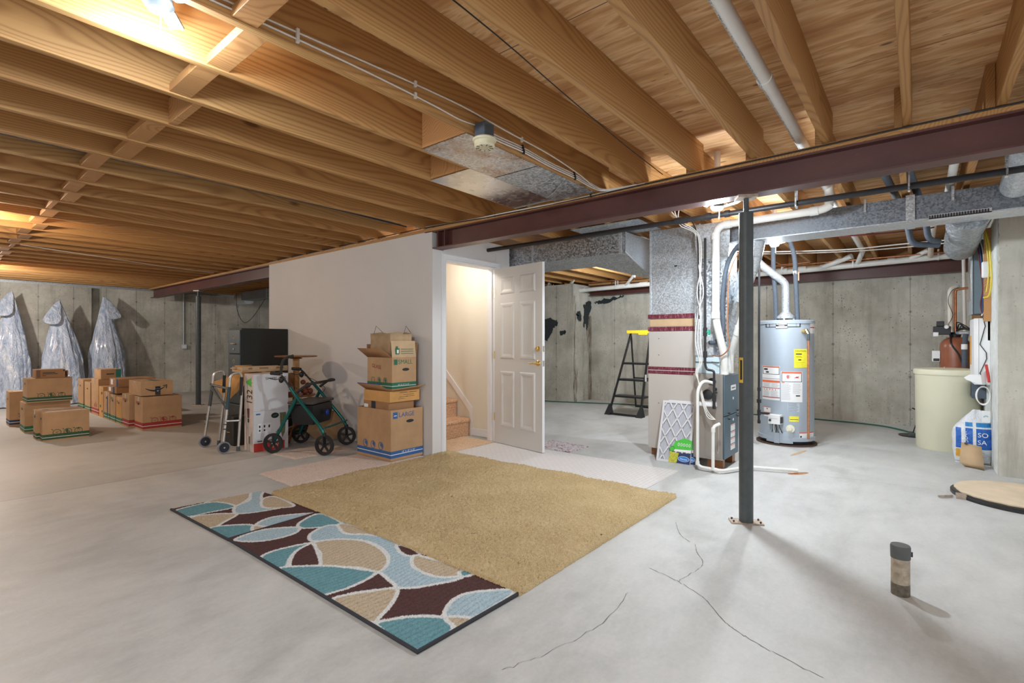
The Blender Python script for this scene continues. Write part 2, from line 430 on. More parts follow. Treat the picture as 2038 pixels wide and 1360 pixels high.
M_heater = flat('pale blue grey enamel', (0.40, 0.46, 0.53), 0.4, 0.1, 0.04, 3)
M_furnb = flat('slate blue furnace door', (0.085, 0.14, 0.185), 0.42, 0.2, 0.06, 4)
M_furn = flat('taupe furnace cabinet', (0.36, 0.33, 0.30), 0.35, 0.45, 0.06, 4)
M_ret = flat('beige painted cabinet', (0.56, 0.52, 0.48), 0.5, 0.1, 0.04, 3)
M_cabk = flat('black file cabinet side', (0.020, 0.021, 0.018), 0.6, 0, 0.08)
M_cabf = flat('grey green drawer front', (0.065, 0.085, 0.10), 0.4, 0.2, 0.1)
M_tank = flat('cream polyethylene', (0.72, 0.69, 0.52), 0.45, 0, 0.04, 3)
M_resin = flat('brown pressure tank', (0.30, 0.10, 0.05), 0.3, 0, 0.1)
M_pnl = flat('slate blue panel box', (0.17, 0.24, 0.29), 0.5, 0.2, 0.05)
M_redtape = None
def redtape():
    t = NT('crinkled red foil tape'); co = t.coords()
    n = t.noise(t.coords((1, 6, 1)), 12, 5, 0.8, 1.5)
    c = t.ramp(n, [(0.35, (0.13, 0.02, 0.035)), (0.54, (0.22, 0.045, 0.07)), (0.62, (0.55, 0.25, 0.33)), (0.70, (0.80, 0.72, 0.76))])
    t.bump(n, 0.6, 0.004); return t.fin(c, 0.25, 0.4)
M_redtape = redtape()
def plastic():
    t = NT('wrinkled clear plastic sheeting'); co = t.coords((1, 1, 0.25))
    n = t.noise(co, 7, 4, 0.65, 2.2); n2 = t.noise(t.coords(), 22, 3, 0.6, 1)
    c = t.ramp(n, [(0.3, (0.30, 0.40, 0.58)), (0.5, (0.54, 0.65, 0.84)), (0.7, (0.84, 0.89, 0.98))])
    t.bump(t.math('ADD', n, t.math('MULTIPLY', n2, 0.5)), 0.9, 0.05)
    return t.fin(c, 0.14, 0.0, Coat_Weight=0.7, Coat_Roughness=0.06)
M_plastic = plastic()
def pile(name, c1, c2, sc=220, bump=0.8, dark=None):
    t = NT(name); co = t.coords(); n = t.noise(co, sc, 3, 0.7); b = t.noise(co, 3.0, 4, 0.6)
    c = t.ramp(n, [(0.32, dark or tuple(x*0.45 for x in c1)), (0.5, c1), (0.7, c2)])
    c = t.mix(t.math('MULTIPLY', t.ramp(b, [(0.4, 0.0), (0.7, 1.0)]), 0.35), c, c2)
    t.bump(n, bump, 0.006); return t.fin(c, 0.95)
M_shag = pile('tan shag pile', (0.58, 0.43, 0.22), (0.78, 0.62, 0.37), 260, 0.6, (0.24, 0.15, 0.06))
M_pink = pile('pinkish beige carpet', (0.70, 0.58, 0.51), (0.82, 0.72, 0.65), 90, 0.4, (0.50, 0.38, 0.32))
M_stair = pile('peach stair carpet', (0.62, 0.36, 0.21), (0.78, 0.54, 0.36), 60, 0.5, (0.36, 0.18, 0.10))
M_land = pile('peach landing carpet', (0.66, 0.46, 0.30), (0.80, 0.62, 0.44), 60, 0.3, (0.5, 0.33, 0.2))
M_bind = flat('charcoal binding', (0.035, 0.037, 0.045), 0.8)
def whitemat():
    t = NT('faded white lattice mat'); co = t.coords()
    br = t.n('ShaderNodeTexBrick'); br.inputs['Scale'].default_value = 7.0; br.inputs['Mortar Size'].default_value = 0.03
    br.inputs['Color1'].default_value = (0.76, 0.74, 0.73, 1); br.inputs['Color2'].default_value = (0.73, 0.71, 0.70, 1); br.inputs['Mortar'].default_value = (0.66, 0.63, 0.62, 1)
    t.lk(co, br.inputs['Vector']); n = t.noise(t.coords((1, 6, 1)), 30, 3)
    c = t.mix(t.math('MULTIPLY', n, 0.25), br.outputs['Color'], (0.55, 0.50, 0.48))
    return t.fin(c, 0.9)
M_wmat = whitemat()
def flowermat():
    t = NT('faded floral mat'); co = t.coords()
    n = t.noise(co, 14, 4, 0.7, 2.0)
    c = t.ramp(n, [(0.34, (0.05, 0.13, 0.05)), (0.42, (0.30, 0.06, 0.10)), (0.48, (0.62, 0.58, 0.60)), (0.62, (0.66, 0.62, 0.64)), (0.68, (0.30, 0.20, 0.26))])
    return t.fin(c, 0.9)
M_fmat = flowermat()
def flexm():
    t = NT('foil insulation sleeve'); n = t.noise(t.coords((1, 1, 1)), 18, 4, 0.7, 2)
    c = t.ramp(n, [(0.3, (0.26, 0.29, 0.32)), (0.7, (0.60, 0.64, 0.68))]); t.bump(n, 0.9, 0.03); return t.fin(c, 0.3, 0.6)
M_flex = flexm()
def emis(name, c, s):
    t = NT(name); t.b.inputs['Emission Color'].default_value = (*c, 1); t.b.inputs['Emission Strength'].default_value = s
    return t.fin((0.9, 0.9, 0.9), 0.4)

# ---------------------------------------------------------------- the shell
JZ = 2.358           # underside of the joists
SZ = 2.585           # underside of the subfloor
def struct(mb, name, label, **kw): return tag(mb.build(name, **kw), label, name.split('_')[0], None, 'structure')
m = MB(); m.box((-4.5, -3.5, -0.12), (9.2, 14.0, 0.0), M_floor)
struct(m, 'floor', 'pale grey trowelled concrete slab floor of the basement')
m = MB(); m.box((-4.5, -3.5, SZ), (9.2, 14.0, SZ+0.02), M_ply)
struct(m, 'ceiling', 'bare plywood subfloor seen between the joists')
m = MB(); m.prism([(8.98, -0.545), (9.25, -0.545), (9.25, 14.0), (8.28, 14.0), (8.28, 5.22), (8.98, 5.22)], 0, 2.318, M_cback)
struct(m, 'wall_back', 'poured concrete foundation wall behind the water heater')
m = MB(); m.prism([(-4.0, 13.4), (2.52, 13.4), (2.52, 13.62), (2.69, 13.62), (2.69, 13.4), (8.27, 13.4), (8.27, 13.8), (-4.0, 13.8)], 0, 2.318, M_cfar)
m.box((-4.0, 13.55, 2.318), (8.27, 13.8, SZ), M_galvl)
struct(m, 'wall_far', 'far poured concrete foundation wall with vertical form seams')
m = MB(); m.box((-2.6, 4.2, 0), (-2.4, 13.39, SZ-0.003), M_cfar); struct(m, 'wall_left', 'unseen concrete wall added left of the moving boxes to keep light out')  # unseen wall, added to stop world light brightening the left floor
# right: return of the concrete wall, its broken front edge and flank paled for lamp light
m = MB(); rnd = random.Random(3)
zs = [i*0.03 for i in range(80)]; L = [(6.14 + (rnd.random()-0.3)*0.012, -0.545 - rnd.random()*0.016, z) for z in zs]
vsx = []; 
for (x, y, z) in L: vsx += [(x, y, z), (6.132, -0.60, z), (6.13, -2.6, z), (8.97, -2.6, z), (8.97, -0.548, z), (6.20, -0.548, z)]
fs = []
for i in range(len(L)-1):
    for j in range(6): fs.append((i*6+j, i*6+(j+1) % 6, i*6+6+(j+1) % 6, i*6+6+j))
n6 = len(L)*6
m.add(vsx, fs, M_cend); m.add(vsx[-6:], [(0,1,2,3,4,5)], M_cend)
struct(m, 'wall_right', 'rough end of the poured concrete wall at the right edge of the picture')
m = MB(); m.box((6.19, -0.549, 0.002), (8.97, -0.541, 2.30), M_cflank)
struct(m, 'wall_flank', 'side of the concrete wall behind the water softener, coloured pale as lamp-lit')
m = MB(); m.box((8.985, -0.54, 2.319), (9.02, 13.5, SZ-0.001), M_wood2); struct(m, 'trim_2', 'rim board closing the joist bays above the rear wall')
# drywalled stairwell
m = MB(); m.box((3.45, 3.875, 0), (3.60, 7.46, 2.362), M_dry); m.box((3.45, 3.875, 2.318), (3.60, 3.985, 2.356), M_dry)
struct(m, 'wall_stairwell', 'long blank white drywall wall of the stairwell beside the boxes')
m = MB()
m.box((3.4495, 3.868, 0), (3.625, 3.995, 2.14), M_dry)
m.box((4.445, 3.868, 0), (4.69, 3.995, 2.34), M_dry)
m.box((3.625, 3.868, 2.06), (4.445, 3.995, 2.14), M_dry); m.box((3.605, 3.870, 2.14), (4.445, 3.995, 2.34), M_dry)
struct(m, 'wall_doorway', 'narrow white drywall wall around the open stair door')
m = MB(); m.box((4.56, 3.997, 0), (4.69, 7.46, 2.34), M_cream); m.box((3.602, 3.997, 0.0), (3.63, 7.46, 2.34), M_cream)
m.box((3.632, 6.9, 0), (4.558, 7.0, 2.34), M_cream)
struct(m, 'wall_inner', 'cream painted walls inside the stairwell')
m = MB(); c = 0.057
for y0 in (3.855,):
    m.box((3.570, y0, 0), (3.627, 3.868, 2.118), M_white); m.box((4.443, y0, 0), (4.50, 3.868, 2.118), M_white)
    m.box((3.627, y0, 2.058), (4.443, 3.868, 2.118), M_white)
    m.box((3.578, y0-0.006, 0), (3.590, 3.868, 2.110), M_white); m.box((3.590, y0-0.006, 2.098), (4.48, 3.868, 2.110), M_white)
m.box((3.625, 3.868, 0), (3.643, 3.995, 2.058), M_white); m.box((4.428, 3.868, 0), (4.445, 3.995, 2.058), M_white)
m.box((3.643, 3.868, 2.042), (4.428, 3.995, 2.058), M_white)
m.box((3.643, 3.91, 0), (3.655, 3.94, 2.042), M_white); m.box((4.416, 3.91, 0), (4.428, 3.94, 2.042), M_white)
struct(m, 'trim_1', 'white door casing and jamb around the stair doorway', bevel=0.002)
m = MB(); m.box((4.545, 3.998, 0.012), (4.559, 4.36, 0.10), M_white)
m.add([(4.545, 4.36, 0.0), (4.545, 4.40, 0.0), (4.545, 4.40, 0.30), (4.545, 6.2, 2.06), (4.545, 6.16, 2.10), (4.545, 4.36, 0.36),
       (4.559, 4.36, 0.0), (4.559, 4.40, 0.0), (4.559, 4.40, 0.30), (4.559, 6.2, 2.06), (4.559, 6.16, 2.10), (4.559, 4.36, 0.36)],
      [(0,1,2,5),(5,2,3,4),(6,11,8,7),(11,10,9,8),(0,6,7,1),(1,7,8,2),(2,8,9,3),(3,9,10,4),(4,10,11,5),(5,11,6,0)], M_white)
struct(m, 'baseboard_right', 'white skirting rising along the stairs')
m = MB()
for k in range(5):
    y0 = 4.40 + k*0.235; z1 = 0.225*(k+1)
    m.box((3.633, y0, 0.0 if k == 0 else z1-0.225), (4.543, y0+0.4, z1), M_stair)
    m.tube([(3.635, y0+0.006, z1-0.028), (4.541, y0+0.006, z1-0.028)], 0.028, M_stair, 12)
tag(m.build('carpeted_stairs'), 'peach carpeted stairs climbing behind the open doorway', 'stairs')
m = MB(); m.box((3.66, 3.872, 0.0), (4.412, 4.372, 0.012), M_land)
tag(m.build('landing_carpet'), 'peach carpet patch on the stairwell floor just inside the doorway', 'carpet')

# open six panel door ------------------------------------------------
D = thing('door_1', 'open white six panel door with brass lever at the foot of the stairs', 'door', (4.424, 3.853, 0.012), R(-99.0), kind='structure')
W, Hh, T = 0.785, 2.025, 0.035
def door_face(mb, y, sgn, mat):
    xs = [0, 0.105, 0.345, 0.435, 0.680, W]; zs_ = [0, 0.20, 0.84, 0.98, 1.62, 1.72, 1.915, Hh]
    pan = {(1, 1), (3, 1), (1, 3), (3, 3), (1, 5), (3, 5)}
    for i in range(5):
        for j in range(7):
            x0, x1, z0, z1 = xs[i], xs[i+1], zs_[j], zs_[j+1]
            if (i, j) in pan:
                prev = [(x0, y, z0), (x1, y, z0), (x1, y, z1), (x0, y, z1)]
                for ins, dep in ((0.014, -0.010), (0.030, -0.010), (0.055, -0.002)):
                    q = [(x0+ins, y+sgn*dep*-1, z0+ins), (x1-ins, y+sgn*dep*-1, z0+ins), (x1-ins, y+sgn*dep*-1, z1-ins), (x0+ins, y+sgn*dep*-1, z1-ins)]
                    for k in range(4): mb.quad(prev[k], prev[(k+1) % 4], q[(k+1) % 4], q[k], mat)
                    prev = q
                mb.quad(*prev, mat)
            else: mb.quad((x0, y, z0), (x1, y, z0), (x1, y, z1), (x0, y, z1), mat)
m = MB(); door_face(m, -T/2, -1, M_door); door_face(m, T/2, 1, M_door)
for a, b, c_, d in (((0,-T/2,0),(0,T/2,0),(0,T/2,Hh),(0,-T/2,Hh)), ((W,-T/2,0),(W,T/2,0),(W,T/2,Hh),(W,-T/2,Hh)), ((0,-T/2,0),(W,-T/2,0),(W,T/2,0),(0,T/2,0)), ((0,-T/2,Hh),(W,-T/2,Hh),(W,T/2,Hh),(0,T/2,Hh))):
    m.quad(a, b, c_, d, M_white)
o = m.build('door_leaf', D, world=False, recalc=False, ang=20)
for s in (-1, 1):
    m = MB(); m.lathe([(0.031, 0), (0.031, 0.006), (0.026, 0.010), (0.012, 0.012), (0.012, 0.045), (0.0, 0.047)], (W-0.062, 0, 0.945), M_brass, 24, 'y')
    m.tube([(W-0.062, 0.040, 0.945), (W-0.10, 0.047, 0.948), (W-0.135, 0.043, 0.942), (W-0.165, 0.046, 0.948)], [0.010, 0.009, 0.0075, 0.008], M_brass, 10)
    m.v = [(x, s*(abs(y)+T/2), z) for x, y, z in m.v]
    tag(m.build('door_lever', D, world=False), 'polished brass lever handle')
    m = MB(); m.lathe([(0.029, 0), (0.029, 0.010), (0.020, 0.014), (0.0, 0.015)], (W-0.062, 0, 1.10), M_brass, 24, 'y')
    m.box((W-0.066, 0.014, 1.085), (W-0.058, 0.024, 1.115), M_brass)
    m.v = [(x, s*(abs(y)+T/2), z) for x, y, z in m.v]
    tag(m.build('deadbolt', D, world=False), 'round brass deadbolt')
for z in (0.30, 1.02, 1.74):
    m = MB(); m.tube([(-0.004, -T/2-0.003, z-0.045), (-0.004, -T/2-0.003, z+0.045)], 0.006, M_brass, 8)
    m.box((0.0, -T/2+0.004, z-0.045), (-0.002, T/2-0.004, z+0.045), M_brass); m.build('hinge', D, world=False)
m = MB(); m.box((W+0.0005, -0.012, 0.915), (W+0.002, 0.012, 0.975), M_alu); m.box((W+0.0005, -0.012, 1.07), (W+0.002, 0.012, 1.13), M_alu); m.build('latch_plate', D, world=False)

# ---------------------------------------------------------------- steel beam, posts, joists
def ibeam(name, label, x, y0, y1, zb, zt, hw=0.063, plate=True):
    t = thing(name, label, 'beam', (x, y0, zb))
    m = MB(); tf = 0.011
    m.box((x-hw, y0, zb), (x+hw, y1, zb+tf), M_beam); m.box((x-hw, y0, zt-tf), (x+hw, y1, zt), M_beam); m.box((x-0.005, y0, zb+tf), (x+0.005, y1, zt-tf), M_beam)
    for y in (3.80, 3.70) if y1 > 9 else (): m.box((x-hw+0.003, y-0.004, zb+tf), (x+hw-0.003, y+0.004, zt-tf), M_beam)
    m.build('steel_section', t, bevel=0.0)
    m = MB(); m.box((x-0.075, y0, zt), (x+0.075, y1, JZ-0.001), M_joist); tag(m.build('nailer_plate', t), 'pine plate bolted on top of the steel')
ibeam('steel_beam', 'long maroon steel I-beam crossing the ceiling over the near post', 3.52, -2.4, 13.05, 2.145, 2.325)
ibeam('steel_beam', 'maroon steel beam along the top of the rear concrete wall', 8.88, -0.50, 5.18, 2.112, 2.318)

def post(x, y, label, rz=0, sticker=False):
    t = thing('support_post', label, 'post', (x, y, 0))
    m = MB(); m.lathe([(0.0435, 0.010), (0.0435, 2.035), (0.030, 2.040)], (x, y, 0), M_steel, 28); m.build('tube', t)
    m = MB(); m.lathe([(0.017, 2.036), (0.017, 2.128)], (x, y, 0), M_steel, 12); m.build('jack_screw', t)
    a = R(rz); M = Matrix.Translation((x, y, 0)) @ Matrix.Rotation(a, 4, 'Z')
    m = MB(); m.box((-0.1, -0.045, 0), (0.1, 0.045, 0.010), M_plate, M)
    for sx in (-0.082, 0.082):
        for sy in (-0.028, 0.028): m.lathe([(0.006, 0.010), (0.006, 0.020)], tuple(M @ Vector((sx, sy, 0))), M_black, 6)
    m.build('base_plate', t)
    m = MB(); m.box((-0.06, -0.055, 2.128), (0.06, 0.055, 2.1445), M_plate, M); m.build('top_plate', t)
    if sticker:
        m = MB(); vs_ = []; fs_ = []
        for k in range(7):
            an = R(126 + k*7.5)
            for z in (0.92, 1.085): vs_.append((x+0.0442*math.cos(an), y+0.0442*math.sin(an), z))
        m.add(vs_, [(2*k, 2*k+2, 2*k+3, 2*k+1) for k in range(6)], flat('ochre sticker', (0.75, 0.48, 0.06), 0.5))
        vs_ = [(x+(vx-x)*1.012, y+(vy-y)*1.012, 0.94+(z-0.92)*0.78) for vx, vy, z in vs_]
        m.add(vs_[4:12], [(0,2,3,1),(2,4,5,3),(4,6,7,5)], M_blkprint); tag(m.build('sticker', t), 'yellow warning sticker with black lettering')
post(3.51, 0.878, 'near dark grey steel post standing on the open floor under the beam', -62, True)
post(3.52, 10.45, 'distant dark grey steel post near the far concrete wall', -62)

# far faces (larger y) of the joists
JY = [-2.24, -1.85, -1.46, -1.07, -0.68, -0.30, 0.066, 0.443, 0.83, 1.218, 1.61, 1.965, 2.37, 2.76, 3.17, 3.58, 3.985, 4.39, 4.79, 5.19, 5.59, 5.99, 6.39, 6.79, 7.19, 7.59, 7.99,
      8.39, 8.79, 9.19, 9.59, 9.99, 10.39, 10.79, 11.19, 11.59, 11.99, 12.39, 12.79, 13.19]
ORD = 'zeroth first second third fourth fifth sixth seventh eighth ninth tenth eleventh twelfth thirteenth fourteenth fifteenth sixteenth seventeenth eighteenth nineteenth twentieth twenty-first twenty-second twenty-third twenty-fourth twenty-fifth twenty-sixth twenty-seventh twenty-eighth twenty-ninth thirtieth thirty-first thirty-second thirty-third thirty-fourth thirty-fifth thirty-sixth'.split()
i0 = JY.index(1.965)
def jname(k):
    d = k - i0
    if d == 0: return 'carrying the smoke detector'
    return '%s %s of the smoke detector' % (ORD[abs(d)], 'left' if d > 0 else 'right')
def joist_mesh(x0, x1):
    m = MB(); n = 8
    m.box((x0, -0.038, 0), (x1, 0, SZ-JZ), M_joist); return m
jm_f = joist_mesh(-2.5, 3.595); jo = None
for k, y in enumerate(JY):
    if y < -1.2: continue
    if jo is None: o = jm_f.build('floor_joist', None, bevel=0.003); jo = o
    else: o = jo.copy(); COL.objects.link(o)
    o.location = (0, y, JZ + 0.0002*(k % 3)); tag(o, 'pine ceiling joist, camera side of the beam, %s' % jname(k), 'joist', 'pine joists on the camera side')
jr = None
for k, y in enumerate(JY):
    if y < -1.2: continue
    if jr is None: o = joist_mesh(3.46, 8.975).build('floor_joist', None, bevel=0.003); jr = o
    else: o = jr.copy(); COL.objects.link(o)
    o.location = (0, y+0.0385, JZ + 0.0002*(k % 3)); tag(o, 'pine ceiling joist beyond the beam, %s' % jname(k), 'joist', 'pine joists beyond the beam')
# bridging blocks between the joists in a staggered line
bk = None; xs_b = {11: 0.80, 12: 0.86, 13: 0.84, 14: 0.93, 15: 0.87, 16: 0.89, 17: 0.80, 18: 0.86, 19: 0.83, 20: 0.88, 21: 0.82, 22: 0.86, 23: 0.84, 24: 0.90, 25: 0.83, 26: 0.88, 27: 0.84, 28: 0.86, 29: 0.83, 30: 0.88, 31: 0.84, 32: 0.86, 33: 0.83, 34: 0.88, 35: 0.85, 36: 0.85}
for k in range(i0, len(JY)):
    if k not in xs_b: continue
    m = MB(); y0, y1 = JY[k-1], JY[k]-0.038; x = xs_b[k]
    if k in (14, 21, 28): m.box((-0.019, 0, 0.004), (0.019, y1-y0, 0.14), M_wood2)
    else: m.box((-0.045, 0, 0.006), (0.045, y1-y0, 0.044), M_wood2)
    o = m.build('bridging_block', None, bevel=0.002); o.location = (x, y0, JZ)
    tag(o, 'short pine bridging block beside the joist %s' % jname(k), 'block', 'bridging blocks between joists')

# panned return air bays beside the detector
P = thing('return_air_pan', 'sheet metal pan closing two joist bays beside the smoke detector', 'duct', (2.0, 1.95, JZ-0.004))
m = MB(); m.box((2.0, 1.955, JZ-0.005), (2.66, 2.335, JZ-0.0005), M_galvr); tag(m.build('stained_sheet', P), 'rust stained galvanised sheet')
m = MB(); m.box((2.66, 1.955, JZ-0.0065), (2.668, 2.335, JZ-0.0045), M_black); m.build('seam', P)
m = MB(); m.box((2.668, 1.955, JZ-0.005), (3.42, 2.335, JZ-0.0005), M_galv)
m.tube([(3.0, 1.96, JZ-0.006), (3.2, 2.2, JZ-0.02), (3.3, 2.33, JZ-0.006)], 0.004, M_galv, 5); m.build('plain_sheet', P)
m = MB(); m.box((2.42, 2.338, JZ-0.0045), (3.40, 2.74, JZ-0.0005), M_chromey); tag(m.build('shiny_sheet', P), 'thin shiny sheet in the second bay')
m = MB(); m.box((1.995, 1.967, JZ+0.003), (2.033, 2.33, SZ-0.002), M_wood2); tag(m.build('end_block', P), 'full depth wood block')
m = MB(); m.box((2.41, 2.372, JZ+0.003), (2.448, 2.72, SZ-0.002), M_wood2); tag(m.build('end_block', P), 'full depth wood block')
# blue-grey panned bays further left
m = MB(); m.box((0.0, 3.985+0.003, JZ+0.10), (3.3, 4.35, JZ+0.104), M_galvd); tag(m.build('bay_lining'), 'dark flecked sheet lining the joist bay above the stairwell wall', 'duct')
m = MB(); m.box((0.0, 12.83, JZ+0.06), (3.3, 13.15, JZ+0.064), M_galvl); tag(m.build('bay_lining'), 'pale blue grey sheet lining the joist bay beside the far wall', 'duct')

# ---------------------------------------------------------------- ceiling fittings
def lamp(i, loc, watts, col, yaw, label, kind):
    t = thing('garage_lamp', label, 'lamp', loc, R(yaw), 'screw-in garage lamps'); ps = 0.7 if i == 0 else 1.0
    E_ = emis('lit led panel %d' % i, col, 60)
    m = MB(); m.lathe([(0.020, 0.06), (0.028, 0.03), (0.045, 0.02), (0.05, -0.01), (0.035, -0.03)], (0, 0, 0), M_steel, 16); m.build('lamp_core', t, world=False)
    m = MB(); m.lathe([(0.032, 0.06), (0.05, 0.075), (0.05, 0.09), (0.022, 0.095), (0.022, SZ-loc[2]-0.001)], (0, 0, 0), M_white, 18); m.build('lampholder', t, world=False)
    n = 3 if kind == 'panel3' else 2
    for k in range(n):
        a = 2*math.pi*k/n + (0.5 if n == 3 else 0); M = Matrix.Rotation(a, 4, 'Z') @ Matrix.Translation((0.06, 0, 0.0)) @ Matrix.Rotation(R(14 if n == 3 else -16), 4, 'Y')
        m = MB(); m.box((0, -0.038*ps, 0.004), (0.11*ps, 0.038*ps, 0.012), M_steel, M)
        w_ = m.build('panel_back', t, world=False); 
        m = MB(); m.box((0.004, -0.035*ps, 0.0), (0.106*ps, 0.035*ps, 0.004), E_, M); c = m.build('led_panel', w_, world=False)
    m = MB(); m.tube([(0.02, 0.02, 0.0), (0.024, 0.022, -0.05), (0.02, 0.02, -0.09)], 0.002, M_cable, 6); m.build('pull_chain', t, world=False)
    l = bpy.data.lights.new('lamp_light', 'POINT')
    l.energy = watts; l.color = col; l.shadow_soft_size = 0.03 if watts > 120 else 0.05
    if i == 1:       # its two panels throw most of their light downward
        l2 = bpy.data.lights.new('lamp_beam', 'SPOT'); l2.energy = 72; l2.color = col; l2.spot_size = R(168); l2.spot_blend = 0.2; l2.shadow_soft_size = 0.05
        o2 = bpy.data.objects.new('lamp_beam', l2); COL.objects.link(o2); o2.location = (loc[0], loc[1], 2.12)
    lo = bpy.data.objects.new('lamp_light', l); COL.objects.link(lo); lo.location = (loc[0], loc[1], 2.11 if i == 1 else min(loc[2]-0.06, 2.29))
for i, L_ in enumerate(LAMPS): lamp(i, *L_)

t = thing('smoke_detector', 'cream round smoke detector hanging under the joist from a blue junction box', 'detector', (2.065, 1.883, 2.33))
m = MB(); m.lathe([(0.062, -0.005), (0.068, -0.012), (0.066, -0.020), (0.058, -0.024), (0.058, -0.045), (0.050, -0.055), (0.0, -0.056)], (0, 0, 0), flat('cream plastic', (0.74, 0.68, 0.48), 0.5), 32)
for k in range(9):
    a = 2*math.pi*k/9; m.box((0.030, -0.0015, -0.0575), (0.050, 0.0015, -0.0550), M_blkprint, Matrix.Rotation(a, 4, 'Z'))
m.ring((0, 0, -0.0575), (1, 0, 0), (0, 1, 0), 0.018, 0.018, 0.002, M_labg)
m.build('sensor_head', t, world=False)
m = MB(); m.box((-0.040, -0.035, 0.0), (0.040, 0.038, 0.075), M_foam); m.box((-0.032, -0.036, 0.01), (0.032, -0.035, 0.06), M_steel); m.build('junction_box', t, world=False, bevel=0.003)

def cable(name, label, cat, pts, r, mat, clips=(), cm=None, smooth=5, group=None):
    t = thing(name, label, cat, pts[0], group=group)
    m = MB(); m.tube(spline(pts, smooth), r, mat, 6); m.build('run', t)
    for c in clips:
        mm = MB(); mm.box((c[0]-0.006, c[1]-0.008, c[2]-0.014), (c[0]+0.006, c[1]+0.004, c[2]+0.014), cm or M_cable); mm.build('staple', t)
    return t
yj = 1.965-0.038-0.006
cable('house_cable', 'upper white cable stapled along the joist face past the smoke detector', 'cable',
      [(-0.3, yj, 2.43), (0.3, yj, 2.405), (0.70, yj, 2.41), (0.957, yj, 2.422), (1.35, yj, 2.445), (1.697, yj, 2.462), (1.95, yj-0.02, 2.455), (2.25, yj-0.04, 2.43), (2.7, yj-0.04, 2.42), (3.1, yj-0.03, 2.39), (3.35, yj, 2.368)], 0.004, M_cable,
      [(1.0, yj, 2.424), (1.60, yj, 2.458), (2.4, yj-0.04, 2.425)])
cable('house_cable', 'lower white cable stapled along the joist face into the detector box', 'cable',
      [(-0.3, yj, 2.40), (0.3, yj, 2.378), (0.70, yj, 2.388), (0.957, yj, 2.396), (1.35, yj, 2.402), (1.697, yj, 2.398), (1.9, yj, 2.39), (2.03, yj, 2.40)], 0.004, M_cable,
      [(1.0, yj, 2.396), (1.60, yj, 2.401)])
for k in range(3):
    y = yj - 0.004*k; z = 2.394 - 0.016*k
    cable('house_cable', ['uppermost of three white cables curving from the detector box to the beam', 'middle of three white cables curving from the detector box to the beam', 'lowest white cable sagging along the joist edge from the detector box to the beam'][k], 'cable',
      [(2.11, 1.895, 2.40-0.01*k), (2.20, y, z+0.006), (2.45, y-0.006, z+0.008), (2.75, y, z), (3.05, y-0.006, z-0.002), (3.32, y, z-0.008), (3.43, y-0.05, 2.362-0.006*k), (3.44, y-0.3, 2.352-0.004*k)], 0.0042, M_cable,
      [(2.45, y-0.006, z+0.008), (3.05, y-0.006, z-0.002)], M_blackp)
cable('beam_cable', 'white cable lying along the upper flange of the steel beam toward the stairwell', 'cable',
      [(3.435, 1.55, 2.345), (3.43, 2.2, 2.336), (3.425, 2.9, 2.345), (3.43, 3.3, 2.35), (3.43, 3.9, 2.372), (3.42, 4.1, 2.38)], 0.005, M_cable, [(3.43, 2.0, 2.338), (3.43, 3.0, 2.345)], M_blackp)
cable('beam_cable', 'black cable along the upper flange of the steel beam', 'cable',
      [(3.44, -1.5, 2.345), (3.435, -0.2, 2.352), (3.43, 0.5, 2.343), (3.43, 1.4, 2.340), (3.43, 2.0, 2.334), (3.43, 3.0, 2.338), (3.42, 3.9, 2.362), (3.43, 5.5, 2.372), (3.43, 7.4, 2.366)], 0.005, M_blackp)
cable('thin_wire', 'thin dark wire running along the joist right of the smoke detector bay', 'wire',
      [(-0.2, 1.26, 2.43), (1.30, 1.29, 2.41), (2.04, 1.36, 2.42), (2.8, 1.42, 2.42), (3.4, 1.40, 2.37)], 0.003, M_blackp)
cable('thin_wire', 'black pipe-like wire inside the flecked bay above the boxes', 'wire',
      [(-0.2, 4.05, 2.39), (1.2, 4.05, 2.385), (2.4, 4.06, 2.38), (3.3, 4.10, 2.375)], 0.008, M_blackp)
cable('thin_wire', 'loose white wire drooping below the joists far left', 'wire',
      [(0.9, 8.3, 2.345), (1.8, 8.5, 2.32), (2.6, 8.9, 2.33), (3.3, 9.1, 2.335)], 0.004, M_cable)
cable('thin_wire', 'black wire hanging in a loop in front of the far concrete wall', 'wire',
      [(4.65, 11.6, 2.25), (4.72, 11.7, 1.85), (4.9, 11.8, 1.62), (5.05, 11.7, 1.75), (5.18, 11.4, 2.15), (5.2, 11.3, 2.3)], 0.006, M_blackp)

def pipe(name, label, pts, r, mat, cat='pipe', fittings=(), br=0.05, fm=None, seg=16, group=None, n=5):
    """one plumbing run; fittings = list of (a, b, radius) coupling sleeves"""
    t = thing(name, label, cat, pts[0], group=group)
    m = MB(); m.tube(bendpath(pts, br, n), r, mat, seg); m.build('pipe_run', t)
    for a, b, rr in fittings:
        m = MB(); m.tube([a, b], rr, fm or mat, seg); m.build('coupling', t)
    return t
def M_pvcmark():
    t = NT('pvc with blue print line'); o = t.sep(t.coords())
    n = t.noise(t.coords((22, 60, 60)), 4, 2)
    a = t.math('LESS_THAN', t.math('ABSOLUTE', t.math('SUBTRACT', o[1], 0.018)), 0.006)
    c = t.mix(t.math('MULTIPLY', t.math('MULTIPLY', a, t.math('GREATER_THAN', n, 0.5)), 0.8), (0.82, 0.82, 0.80), (0.03, 0.16, 0.26))
    g = t.noise(t.coords(), 6, 4); c = t.mix(t.math('MULTIPLY', t.ramp(g, [(0.55, 0.0), (0.8, 1.0)]), 0.25), c, (0.55, 0.50, 0.44)); return t.fin(c, 0.35)
M_pm = M_pvcmark()
